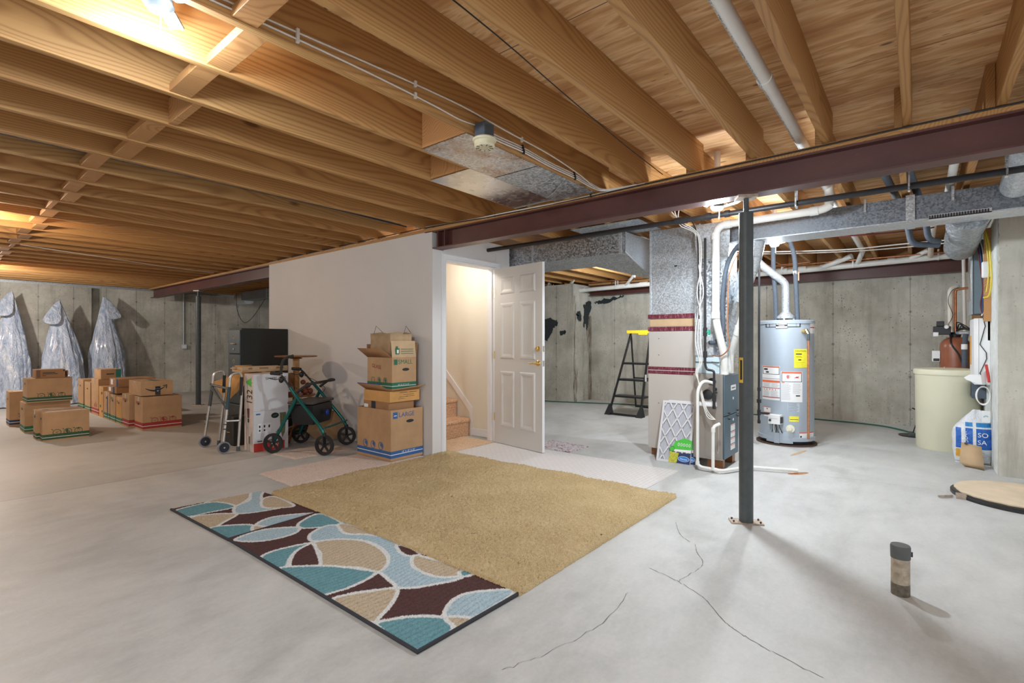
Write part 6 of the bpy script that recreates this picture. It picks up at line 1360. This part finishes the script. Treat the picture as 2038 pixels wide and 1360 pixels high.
for nm, pts in (('front flap', [(0.0, 0.0, 0.33), (0.305, 0.0, 0.33), (0.305, 0.02, 0.495), (0.0, 0.02, 0.495)]), ('left flap', [(0.0, 0.0, 0.33), (0.0, 0.41, 0.33), (-0.10, 0.44, 0.42), (-0.10, 0.05, 0.42)]), ('back flap', [(0.0, 0.41, 0.33), (0.305, 0.41, 0.33), (0.305, 0.42, 0.46), (0.0, 0.42, 0.46)]), ('right flap', [(0.305, 0.0, 0.33), (0.305, 0.41, 0.33), (0.345, 0.40, 0.47), (0.345, 0.02, 0.47)])):
    m = MB(); m.add(pts, [(0,1,2,3)], M_cardl if nm == 'front flap' else M_cardd)
    if nm == 'front flap':
        m.box((0.045, 0.0025, 0.36), (0.09, 0.006, 0.42), M_greenprint); m.box((0.058, 0.001, 0.37), (0.08, 0.0025, 0.405), M_lab); m.box((0.055, 0.008, 0.42), (0.075, 0.011, 0.44), M_greenprint)
        for q in range(3): m.box((0.115, 0.004, 0.365+0.022*q), (0.27, 0.0075, 0.369+0.022*q), M_greenprint)
        m.v = [(x, y-0.004 if i > 3 else y, z) for i, (x, y, z) in enumerate(m.v)]
    if nm == 'left flap':
        for q in range(4): m.add([(-0.03-0.012*q, 0.10, 0.3615+0.0108*q), (-0.03-0.012*q, 0.34, 0.3615+0.0108*q), (-0.036-0.012*q, 0.34, 0.3669+0.0108*q), (-0.036-0.012*q, 0.10, 0.3669+0.0108*q)], [(0,1,2,3)], M_blkprint)
    o = m.build('flap', t, world=False, recalc=False)
    if nm != 'front flap': md = o.modifiers.new('s', 'SOLIDIFY'); md.thickness = 0.004
BG = thing('paper_bag', 'brown paper bag with thin handles standing in the SMALL box', 'bag', (3.082, 4.08, 0.715))
m = MB(); nz = 8; vs_ = []; base = [(0.0, 0.0), (0.10, -0.004), (0.20, 0.0), (0.27, 0.0), (0.275, 0.10), (0.262, 0.17), (0.275, 0.33), (0.14, 0.335), (0.0, 0.33), (0.012, 0.16)]
for k in range(nz+1):
    z = 0.56*k/nz
    for i, (x, y) in enumerate(base):
        j = mnoise.noise(Vector((i*1.3, k*0.7, 2.2)))*0.014; vs_.append((x+j, y+j*0.8, z + (0.012*math.sin(i*2.0) if k == nz else 0)))
nb = len(base); m.add(vs_, [(k*nb+i, k*nb+(i+1) % nb, (k+1)*nb+(i+1) % nb, (k+1)*nb+i) for k in range(nz) for i in range(nb)], M_paper)
o = m.build('bag_body', BG, world=False, recalc=False, ang=25); md = o.modifiers.new('s', 'SOLIDIFY'); md.thickness = 0.002
for x0, y0, x1, y1 in ((0.0, 0.27, 0.0, 0.12), (0.17, 0.0, 0.26, 0.0)):
    m = MB(); m.tube([(x0, y0, 0.55), (x0+(x1-x0)*0.2+0.01, y0+(y1-y0)*0.15, 0.635), (x1, y1, 0.565)], 0.0022, M_blackp, 6); m.build('handle', BG, world=False)

# ---------------------------------------------------------------- filing cabinet
FC = thing('file_cabinet', 'tall black file cabinet with grey-green drawer fronts against the white wall', 'cabinet', (3.12, 7.05, 0))
m = MB(); m.box((2.825, 6.88, 0.02), (3.44, 7.27, 1.365), M_cabk); m.build('body', FC, bevel=0.003)
for k in range(4):
    z = 0.04+k*0.33; m = MB(); m.box((2.806, 6.895, z), (2.8245, 7.255, z+0.315), M_cabf); d = m.build('drawer', FC, bevel=0.004)
    m = MB(); m.ring((2.804, 7.075, z+0.225), (0,1,0), (0,0,1), 0.042, 0.034, 0.007, M_brass, 4); tag(m.build('label_holder', d), 'brass label frame')
    m = MB(); m.tube([(2.802, 7.13, z+0.13), (2.785, 7.12, z+0.13), (2.785, 7.03, z+0.13), (2.802, 7.02, z+0.13)], 0.007, M_plate, 8); m.build('handle', d)
m = MB(); m.lathe([(0.014, 0.0), (0.014, -0.008), (0, -0.008)], (2.806, 7.075, 1.09), M_alu, 12, 'x'); m.build('lock', FC)

# conduit with box on the far wall
t = thing('wall_outlet', 'metal outlet box at the foot of a vertical conduit on the far wall', 'outlet', (4.19, 13.37, 1.05))
m = MB(); m.box((4.14, 13.335, 1.02), (4.25, 13.398, 1.12), M_galvl); m.box((4.165, 13.33, 1.04), (4.225, 13.335, 1.10), M_lab); m.build('box', t)
m = MB(); m.tube([(4.195, 13.375, 1.12), (4.195, 13.375, 2.33)], 0.013, M_galvl, 10); m.build('conduit', t)

# ---------------------------------------------------------------- plastic shrouded shapes by the far wall
def shroud(label, cx, cy, w, h, peak, lean, seed, flapside):
    t = thing('plastic_shroud', label, 'covered object', (cx, cy, 0), group='plastic shrouded shapes')
    rn = random.Random(seed); ph = [rn.random()*6.28 for _ in range(6)]; nu, nv = 96, 56; vs_ = []
    for j in range(nv+1):
        f = j/nv; z = h*f
        prof = (1.0 - 0.30*f - 0.68*max(0, (f-0.42)/0.58)**1.25); prof = max(prof, 0.035)
        flare = 1+0.10*max(0, 0.12-f)/0.12
        for i in range(nu):
            a = 2*math.pi*i/nu
            fold = 0.13*(1-abs(math.sin(3.5*a+ph[0]+1.9*f)))+0.075*(1-abs(math.sin(6.5*a+ph[1]-2.6*f)))+0.035*math.sin(23*a+ph[2]+3*f)-0.10
            cr = 0.10*mnoise.noise(Vector((math.cos(a)*2.2, math.sin(a)*2.2, f*7+seed)))
            r = prof*flare*(1+fold*(0.35+0.65*(1-f))+cr)
            vs_.append((w/2*r*math.cos(a)+peak*f**1.6, 0.62*w/2*r*math.sin(a)+lean*f, z + (0.02*math.sin(5*a+ph[3]) if j == nv else 0) + (abs(0.02*math.sin(4*a)) if j == 0 else 0)))
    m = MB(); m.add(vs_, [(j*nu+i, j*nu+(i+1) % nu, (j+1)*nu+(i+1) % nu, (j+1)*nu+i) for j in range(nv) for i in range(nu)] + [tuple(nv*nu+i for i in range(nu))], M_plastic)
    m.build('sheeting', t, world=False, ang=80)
    # folded over hood at the peak
    px_, s = peak, flapside; z = h; m = MB(); yb = -0.62*w/2*0.25+lean*0.8
    P = [(px_, lean-0.03, h+0.005), (px_+s*0.07, lean-0.02, h-0.03), (px_+s*0.19, lean-0.12, h-0.22), (px_+s*0.29, lean-0.17, h-0.40), (px_+s*0.24, lean-0.23, h-0.47), (px_+s*0.0, lean-0.26, h-0.50), (px_-s*0.02, lean-0.12, h-0.22), (px_-s*0.02, lean-0.05, h-0.06)]
    P2 = [(x, y+0.025, z_) for x, y, z_ in P]; n = len(P)
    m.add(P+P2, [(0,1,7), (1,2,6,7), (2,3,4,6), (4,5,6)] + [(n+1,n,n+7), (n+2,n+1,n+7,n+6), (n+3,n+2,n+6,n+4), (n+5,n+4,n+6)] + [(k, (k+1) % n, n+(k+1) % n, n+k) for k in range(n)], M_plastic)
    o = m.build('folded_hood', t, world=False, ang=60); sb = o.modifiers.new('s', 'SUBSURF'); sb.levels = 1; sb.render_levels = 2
shroud('tall shape wrapped in clear plastic, leftmost of three by the far wall', 1.25, 12.75, 0.61, 2.12, 0.05, 0.22, 1, -1)
shroud('shape wrapped in clear plastic with a pointed top, middle of three by the far wall', 1.97, 12.65, 0.68, 1.98, -0.03, 0.22, 2, -1)
shroud('plastic wrapped shape with its hood folded to the right, by the far wall', 2.70, 12.85, 0.64, 2.12, -0.05, 0.22, 3, 1)

# ---------------------------------------------------------------- tree carton, tray, open box behind the walker
TB = thing('tree_carton', 'tall white printed carton with a green tree and the number 132 on its side', 'box', (2.387, 5.52, 0), R(-3))
w, d, h = 0.37, 0.25, 0.835
m = MB(); m.box((0, 0, 0), (w, d, h), M_whitecard); m.box((-0.0012, 0.0005, 0.0), (-0.0002, d-0.0005, h), M_pinkcard)
m.box((-0.0022, -0.0010, h-0.002), (w, d, h+0.001), M_pinkcard); # side (-x): everything is turned a quarter turn
S = lambda y, z: (-0.0035, y, z)
dn, lf = (0, 0, 1), (0, 1, 0)
m.text('132', S(0.030, 0.505), (0, 0, 1), (0, 1, 0), (0.110, 0.215), M_blkprint)
m.text('CHRISTMAS', S(0.212, 0.315), (0, 0, 1), (0, 1, 0), 0.027, M_blkprint)
for k in range(6):        # the printed tree lies on its side, its tip toward the front edge
    yk = 0.055+0.024*k; hw_ = 0.058*(1-k/6.5)
    m.add([S(yk, 0.745-hw_), S(yk+0.024, 0.745-hw_*0.45), S(yk+0.024, 0.745+hw_*0.45), S(yk, 0.745+hw_)], [(0,1,2,3)], M_green)
m.tube([S(0.055, 0.745), S(0.035, 0.745)], 0.006, M_green, 6)
m.tube([S(0.125, 0.36), S(0.125, 0.46)], [0.012, 0.018], flat('bark print', (0.10, 0.03, 0.04)), 8); m.tube([S(0.125, 0.31), S(0.125, 0.35)], 0.010, M_blkprint, 8)
for a, b, c_, e_, mt in ((0.03, 0.07, 0.20, 0.073, M_labg), (0.03, 0.25, 0.20, 0.253, M_labg), (0.03, 0.07, 0.033, 0.25, M_labg), (0.197, 0.07, 0.20, 0.25, M_labg)): m.box((-0.0036, a, b), (-0.0026, c_, e_), mt)
m.box((-0.0036, 0.10, 0.08), (-0.0026, 0.12, 0.16), M_blkprint)
for q in range(4): m.box((-0.0036, 0.05+0.011*q, 0.08), (-0.0026, 0.053+0.011*q, 0.22-0.02*q), M_labg)
# white face (-y)
m.box((0.002, -0.0012, 0.0), (w-0.04, -0.0004, 0.09), M_red); m.text('JW', (0.20, -0.0022, 0.032), (1,0,0), (0,0,1), 0.05, M_lab)
m.text('SKU: 368145', (0.345, -0.002, 0.800), (-1,0,0), (0,0,-1), 0.042, M_blkprint)
m.text('132', (0.235, -0.002, 0.455), (-1,0,0), (0,0,-1), 0.034, M_labg); m.text('SIZE', (0.12, -0.002, 0.455), (-1,0,0), (0,0,-1), 0.026, M_labg)
m.box((0.0, -0.0012, 0.435), (w-0.04, -0.0006, 0.438), M_labg); m.box((0.025, -0.002, 0.395), (0.07, -0.001, 0.41), M_blueprint)
m.disc((0.225, -0.002, 0.375), (1,0,0), (0,0,1), 0.042, 0.030, M_blkprint, 20); m.disc((0.225, -0.003, 0.375), (1,0,0.3), (0,0,1), 0.028, 0.008, M_greenprint, 12)
m.add([(0.275, -0.002, 0.40), (0.345, -0.002, 0.40), (0.335, -0.002, 0.18), (0.305, -0.002, 0.12), (0.285, -0.002, 0.20)], [(0,1,2,3,4)], flat('foliage print', (0.16, 0.17, 0.08), 0.7, 0, 0.7, 90))
for q in range(3):
    x0 = 0.045+0.05*q; m.box((x0, -0.0016, 0.20), (x0+0.036, -0.001, 0.30), M_lab)
    for zz in ((0.215, 0.235), (0.255, 0.28)) if q < 2 else ((0.25, 0.28),): m.box((x0+0.010, -0.0026, zz[0]), (x0+0.026, -0.0016, zz[1]), M_blkprint)
m.box((0.04, -0.002, 0.105), (0.09, -0.001, 0.115), M_blkprint); m.box((0.11, -0.002, 0.105), (0.22, -0.001, 0.115), M_redprint)
m.build('carton', TB, world=False, bevel=0.002)
t = thing('moulded_tray', 'brown moulded pulp tray lying behind the top of the white carton', 'tray', (2.45, 5.82, 0.86))
m = MB(); m.box((2.40, 5.84, 0.845), (2.92, 6.10, 0.862), M_cardl); m.box((2.40, 5.835, 0.862), (2.92, 5.85, 0.905), M_cardl); m.box((2.40, 6.08, 0.862), (2.92, 6.10, 0.90), M_cardl)
for x0, x1 in ((2.44, 2.54), (2.56, 2.72), (2.75, 2.90)): m.box((x0, 5.86, 0.862), (x1, 6.07, 0.893), M_cardo if x0 == 2.56 else M_cardl); m.box((x0+0.03, 5.832, 0.875), (x1-0.03, 5.836, 0.895), M_cardd)
m.build('tray_body', t, bevel=0.004)
t = thing('open_carton', 'open brown carton with a raised flap between the walker and the file cabinet', 'box', (2.5, 6.0, 0))
m = MB(); w0 = ((2.62, 5.84), (2.90, 5.84), (2.90, 6.28), (2.62, 6.28))
for lo, hi in (((2.62, 5.84, 0), (2.77, 5.845, 0.84)), ((2.62, 6.275, 0), (2.77, 6.28, 0.84)), ((2.62, 5.845, 0), (2.625, 6.275, 0.84)), ((2.765, 5.845, 0), (2.77, 6.275, 0.84)), ((2.625, 5.845, 0), (2.765, 6.275, 0.01))): m.box(lo, hi, M_card)
m.build('carton', t)
m = MB(); m.add([(2.60, 5.90, 0.835), (2.62, 6.27, 0.835), (2.40, 6.66, 0.70), (2.43, 6.34, 0.47)], [(0,1,2),(0,2,3)], M_cardo); m.add([(2.62, 6.275, 0.84), (2.77, 6.275, 0.84), (2.75, 6.42, 0.90), (2.55, 6.42, 0.90)], [(0,1,2,3)], M_cardo)
o = m.build('flap', t, recalc=False); md = o.modifiers.new('s', 'SOLIDIFY'); md.thickness = 0.004

t = thing('dark_chest', 'low dark chest with a small brass handle behind the walker legs', 'chest', (2.46, 6.13, 0))
m = MB(); m.box((2.385, 6.02, 0), (2.56, 6.26, 0.33), M_cabk); m.build('chest_body', t, bevel=0.006)
m = MB(); m.tube([(2.383, 6.11, 0.15), (2.370, 6.12, 0.15), (2.370, 6.16, 0.15), (2.383, 6.17, 0.15)], 0.006, M_brass, 8); tag(m.build('handle', t), 'brass handle')

# ---------------------------------------------------------------- aluminium walker
WK = thing('walking_frame', 'folding aluminium walker with two small grey front wheels beside the white carton', 'walker', (2.22, 6.0, 0))
def tubeobj(name, pts, r, mat, parent, seg=10, label=None, **kw):
    m = MB(); m.tube(pts, r, mat, seg, **kw); o = m.build(name, parent)
    if label: tag(o, label)
    return o
for s_, y in ((1, 6.245), (-1, 5.725)):
    fx = 2.165; yi = y - s_*0.03
    tubeobj('side_frame', bendpath([(fx, y, 0.10), (fx+0.065, yi, 0.62), (fx+0.085, yi, 0.84), (fx+0.20, yi, 0.855), (fx+0.20, yi, 0.62), (fx+0.15, y, 0.02)], 0.07, 6), 0.0135, M_alu, WK)
    tubeobj('sleeve', [(fx+0.045, yi+s_*0.008, 0.46), (fx+0.072, yi, 0.70)], 0.0175, M_steel if s_ > 0 else flat('dark slate plastic', (0.03, 0.07, 0.09), 0.4), WK, label='dark slate grip sleeve')
    tubeobj('sleeve', [(fx+0.19, yi, 0.60), (fx+0.198, yi, 0.80)], 0.0165, M_blackp, WK)
    tubeobj('side_rail', [(fx+0.02, y, 0.34), (fx+0.175, y, 0.33)], 0.010, M_alu, WK)
    m = MB(); m.lathe([(0.020, 0.0), (0.018, 0.05), (0.0, 0.052)], (fx+0.15, y, 0.0), M_steel, 14); m.build('rubber_tip', WK)
    m = MB(); c_ = (fx, y - 0.028, 0.064)
    m.lathe([(0.063, 0.0), (0.063, 0.024)], c_, flat('grey tyre', (0.24, 0.24, 0.25), 0.6), 28, 'y'); m.lathe([(0.050, -0.002), (0.050, 0.026)], c_, flat('navy black hub', (0.014, 0.018, 0.030), 0.4), 24, 'y'); m.lathe([(0.008, -0.006), (0.008, 0.030)], c_, M_alu, 10, 'y'); m.build('wheel', WK)
    for z in (0.30, 0.25): m = MB(); m.tube([(fx+0.018*(z/0.3), y, z), (fx+0.020*(z/0.3), y, z+0.012)], 0.016, M_steel, 10); m.build('height_collar', WK)
tubeobj('cross_bar', [(2.225, 6.215, 0.70), (2.235, 5.755, 0.68)], 0.013, M_steel, WK); tubeobj('cross_bar', [(2.225, 6.215, 0.66), (2.22, 5.98, 0.56), (2.225, 5.755, 0.50)], 0.009, M_steel, WK)
tubeobj('cross_bar', [(2.215, 6.215, 0.71), (2.23, 5.755, 0.42)], 0.009, M_steel, WK)

# ---------------------------------------------------------------- pedestal table
PT = thing('pedestal_table', 'two tier round wooden pedestal table standing behind the rollator', 'table', (3.02, 5.83, 0))
cx, cy = 3.02, 5.83
m = MB(); m.lathe([(0.05, 0.992), (0.06, 1.0), (0.235, 1.004), (0.242, 1.011), (0.235, 1.020), (0, 1.020)], (cx, cy, 0), M_darkwood, 48); m.build('tabletop', PT)
m = MB(); m.lathe([(0.07, 0.982), (0.07, 0.992)], (cx, cy, 0), M_darkwood, 24); m.box((cx-0.028, cy-0.028, 0.50), (cx+0.028, cy+0.028, 0.985), M_wood2); m.build('column', PT, bevel=0.004)
m = MB(); m.lathe([(0.06, 0.525), (0.215, 0.535), (0.22, 0.545), (0.215, 0.555), (0, 0.556)], (cx, cy, 0), M_darkwood, 44); m.build('lower_shelf', PT)
m = MB(); m.box((cx-0.03, cy-0.03, 0.12), (cx+0.03, cy+0.03, 0.524), M_darkwood); m.build('lower_column', PT)
for k in range(3):
    a = 2*math.pi*k/3-0.3; m = MB(); m.tube(spline([(cx+0.02*math.cos(a), cy+0.02*math.sin(a), 0.16), (cx+0.13*math.cos(a), cy+0.13*math.sin(a), 0.12), (cx+0.24*math.cos(a), cy+0.24*math.sin(a), 0.018)], 5), [0.022]*6+[0.018]*5, M_darkwood, 10); m.build('leg', PT)
t = thing('brown_bottle', 'small brown jug with a label on the lower tier of the pedestal table', 'jug', (2.90, 5.77, 0.557))
m = MB(); m.lathe([(0.045, 0.0), (0.055, 0.04), (0.055, 0.10), (0.03, 0.14), (0.014, 0.16), (0.014, 0.18)], (2.90, 5.77, 0.557), M_resin, 20); m.box((2.86, 5.712, 0.60), (2.90, 5.716, 0.65), M_lab); m.build('jug_body', t)
t = thing('small_carton', 'small brown carton on the lower tier behind the jug', 'box', (2.98, 5.95, 0.557))
m = MB(); m.box((2.92, 5.92, 0.557), (3.10, 6.02, 0.80), M_cardd); m.build('carton', t, bevel=0.003)
t = thing('decorative_figure', 'reddish brown carved figure on the lower tier of the pedestal table', 'ornament', (3.10, 5.76, 0.557))
m = MB()
for (x, y, z, r) in ((3.10, 5.78, 0.60, 0.045), (3.12, 5.74, 0.66, 0.035), (3.07, 5.76, 0.70, 0.03), (3.15, 5.74, 0.59, 0.035), (3.08, 5.72, 0.585, 0.03)):
    m.lathe([(r*math.sin(math.pi*k/8), -r*math.cos(math.pi*k/8)) for k in range(9)], (x, y, z), flat('carved reddish wood', (0.22, 0.055, 0.03), 0.5, 0, 0.3, 30), 16, caps=False)
m.build('carving', t)

# ---------------------------------------------------------------- teal rollator
RL = thing('rollator', 'teal four wheeled rollator with a black seat bag standing on a small carpet', 'rollator', (2.85, 5.18, 0))
A, B, Cw, Dw = Vector((2.50, 5.315, 0)), Vector((2.79, 4.80, 0)), Vector((3.235, 5.09, 0)), Vector((2.955, 5.60, 0))
def wheel(p, ax, big=0.105):
    ax = Vector(ax).normalized(); up = Vector((0,0,1)); fw_ = up.cross(ax).normalized(); c = p + up*(big+0.004); m = MB()
    for r0, r1, hw_, mt in ((big, big-0.012, 0.014, M_rubber), (big-0.012, big-0.030, 0.010, M_blackp)):
        vs_ = []; n = 36
        for k in range(n):
            a = 2*math.pi*k/n; e = fw_*math.cos(a)+up*math.sin(a)
            for r, o_ in ((r0, -hw_), (r0, hw_), (r1, hw_), (r1, -hw_)): vs_.append(tuple(c+e*r+ax*o_))
        m.add(vs_, [(4*k+q, 4*k+(q+1) % 4, 4*((k+1) % n)+(q+1) % 4, 4*((k+1) % n)+q) for k in range(n) for q in range(4)], mt)
    for k in range(5):
        a = 2*math.pi*k/5+0.3; e = fw_*math.cos(a)+up*math.sin(a); m.bar(tuple(c+e*0.012), tuple(c+e*(big-0.024)), 0.022, 0.010, M_blackp, up=tuple(ax))
    m.tube([tuple(c-ax*0.018), tuple(c+ax*0.018)], 0.016, M_blackp, 12); m.tube([tuple(c-ax*0.021), tuple(c+ax*0.021)], 0.006, M_alu, 8)
    return m.build('wheel', RL)
dirAB = (B-A).normalized(); side = (Cw-B).normalized()
for p, bx in ((A, side), (B, side*0.96+dirAB*0.12), (Cw, side), (Dw, side)): wheel(p, bx)
V = Vector
ap1 = A + (B-A)*0.45 + V((0,0,0.60)) + side*0.02; ap2 = Dw + (Cw-Dw)*0.45 + V((0,0,0.62)) - side*0.03
hd1 = A + (B-A)*0.16 + V((0,0,0.84)); hd2 = Dw + (Cw-Dw)*0.02 + V((0,0,0.86))
for W1, W2, ap, hd, nm in ((A, B, ap1, hd1, 'l'), (Dw, Cw, ap2, hd2, 'r')):
    tubeobj('rear_leg', [tuple(W1+V((0,0,0.13))+side*0.02*(1 if nm == 'l' else -1)), tuple(ap)], 0.0175, M_teal, RL, 14)
    tubeobj('front_leg', bendpath([tuple(W2+V((0,0,0.20))), tuple(W2+(W1-W2)*0.05+V((0,0,0.28))), tuple(ap), tuple(ap+(hd-ap)*0.42)], 0.06, 5), 0.0175, M_teal, RL, 14)
    tubeobj('handle_tube', bendpath([tuple(ap+(hd-ap)*0.30), tuple(hd), tuple(hd+(A-B).normalized()*0.06+V((0,0,0.01)))], 0.05, 5), 0.010, M_blackp, RL, 12)
    tubeobj('grip', [tuple(hd+(A-B).normalized()*0.01+V((0,0,0.006))), tuple(hd+(A-B).normalized()*0.12+V((0,0,0.012)))], 0.018, M_rubber, RL, 12)
    m = MB(); m.tube(spline([tuple(hd+V((0,0,-0.03))), tuple(hd+(A-B).normalized()*0.06+V((0,0,-0.055))), tuple(hd+(A-B).normalized()*0.14+V((0,0,-0.04)))], 4), 0.005, M_blackp, 8)
    m.lathe([(0.026*math.sin(math.pi*k/8), -0.036*math.cos(math.pi*k/8)) for k in range(9)], tuple(hd+V((0,0,-0.055))), M_blackp, 14, caps=False); m.build('brake_lever', RL)
    tubeobj('brake_cable', spline([tuple(hd+V((0,0,-0.05))), tuple(ap+V((0.03,-0.02,0.06))), tuple(ap+V((0.02,0.0,-0.05))), tuple(W1+V((0.03,0,0.22)))], 6), 0.003, M_blackp, RL, 6)
    m = MB(); m.tube([tuple(W2+V((0,0,0.235))), tuple(W2+V((0,0,0.20)))], 0.020, M_blackp, 14); q = W2+V((0,0,0.10))
    for s_ in (-1, 1): m.bar(tuple(W2+V((0,0,0.205))+side*0.018*s_), tuple(q+side*0.022*s_), 0.006, 0.03, M_blackp, up=tuple(side))
    m.build('fork', RL)
    m = MB(); m.bar(tuple(W1+V((0,0,0.205))+side*0.0), tuple(W1+V((0,0,0.195))+dirAB*0.06), 0.03, 0.015, M_blackp); m.build('brake_block', RL)
tubeobj('grip', spline([tuple(hd1+V((0.0,0,0.0))), tuple(hd1+V((0.005,0.0,0.09))), tuple(hd1+V((0.03,-0.02,0.165))), tuple(hd1+V((0.10,-0.07,0.20)))], 5), 0.014, M_rubber, RL, 12, label='raised curved cane grip')
tubeobj('cane_stem', [tuple(hd1+V((0.0,0,-0.10))), tuple(hd1+V((0.0,0,0.05)))], 0.009, flat('pinkish stem', (0.60, 0.40, 0.36), 0.4), RL, 10)
s1 = A+(B-A)*0.50+V((0,0,0.52))+side*0.03; s2 = Dw+(Cw-Dw)*0.50+V((0,0,0.52))-side*0.03
m = MB(); e = dirAB*0.15
q = [s1-e, s1+e, s2+e, s2-e]; m.add([tuple(p+V((0,0,z))) for z in (0, 0.030) for p in q], [(0,3,2,1),(4,5,6,7),(0,1,5,4),(1,2,6,5),(2,3,7,6),(3,0,4,7)], flat('dark grey seat vinyl', (0.06, 0.052, 0.05), 0.5)); m.build('seat', RL, bevel=0.010)
m = MB(); q = [s1-e*0.8+side*0.03, s1+e*0.9+side*0.03, s2+e*0.9-side*0.03, s2-e*0.8-side*0.03]
vs_ = []; nL = 8
for k in range(nL+1):
    f = k/nL; z = -0.01-0.21*f
    for i in range(4):
        for g in range(5):
            p = q[i]+(q[(i+1) % 4]-q[i])*g/5; cen = (q[0]+q[2])/2; n_ = mnoise.noise(V((i*5+g, k*0.8, 0.5)))*0.05; vs_.append(tuple(cen+(p-cen)*(1+0.06*math.sin(f*math.pi)+n_-0.1*f)+V((0,0,z))))
m.add(vs_, [(k*20+i, k*20+(i+1) % 20, (k+1)*20+(i+1) % 20, (k+1)*20+i) for k in range(nL) for i in range(20)]+[tuple(nL*20+i for i in range(20))], flat('black nylon', (0.012, 0.013, 0.015), 0.45)); tag(m.build('seat_bag', RL, ang=60), 'black nylon bag under the seat')
c_ = (s1+e*0.95+s2+e*0.95)/2+V((0.03,0,-0.11)); m = MB(); m.lathe([(0.022*math.sin(math.pi*k/8), -0.035*math.cos(math.pi*k/8)) for k in range(9)], tuple(c_+dirAB*0.012), flat('blue reflector', (0.02, 0.05, 0.35), 0.2), 14, caps=False); m.build('reflector', RL)
b1 = ap1+V((0,0,0.05)); b2 = ap2+V((0,0,0.05)); bm_ = (b1+b2)/2+dirAB*0.24+V((0,0,0.10))
tubeobj('backrest', spline([tuple(b1), tuple(b1+dirAB*0.12+V((0,0,0.08))), tuple(bm_-side*0.12), tuple(bm_+side*0.12), tuple(b2+dirAB*0.12+V((0,0,0.08))), tuple(b2)], 6), 0.014, M_rubber, RL, 12, label='padded black backrest loop')
tubeobj('cross_brace', [tuple(B+V((0,0,0.285))), tuple(Cw+V((0,0,0.285)))], 0.010, M_teal, RL); tubeobj('cross_brace', [tuple(lerp(A, ap1, 0.5)+V((0,0,0.06))), tuple(lerp(Dw, ap2, 0.5)+V((0,0,0.06)))], 0.008, M_blackp, RL)
# tilted carton behind the rollator
t = thing('tilted_carton', 'brown carton lying tilted on the floor between the rollator and the large box', 'box', (3.25, 5.45, 0), R(20))
M = Matrix.Translation((-0.08, 0, 0.145)) @ Matrix.Rotation(R(38), 4, 'Y') @ Matrix.Rotation(R(-12), 4, 'X')
m = MB(); m.box((-0.12, -0.15, -0.12), (0.12, 0.15, 0.12), M_card, M); m.box((-0.125, -0.02, -0.1205), (0.121, 0.02, 0.1212), M_tape, M); mn = min(v[2] for v in m.v); m.v = [(x, y, z-mn) for x, y, z in m.v]; m.build('carton', t, world=False, bevel=0.003)
t = thing('storage_bin', 'low dark bin under the pedestal table behind the rollator', 'bin', (2.95, 6.3, 0))
m = MB(); m.box((2.98, 6.16, 0), (3.42, 6.60, 0.30), M_cabk); m.box((2.96, 6.14, 0.30), (3.44, 6.62, 0.33), M_blackp); m.build('bin_body', t, bevel=0.006)
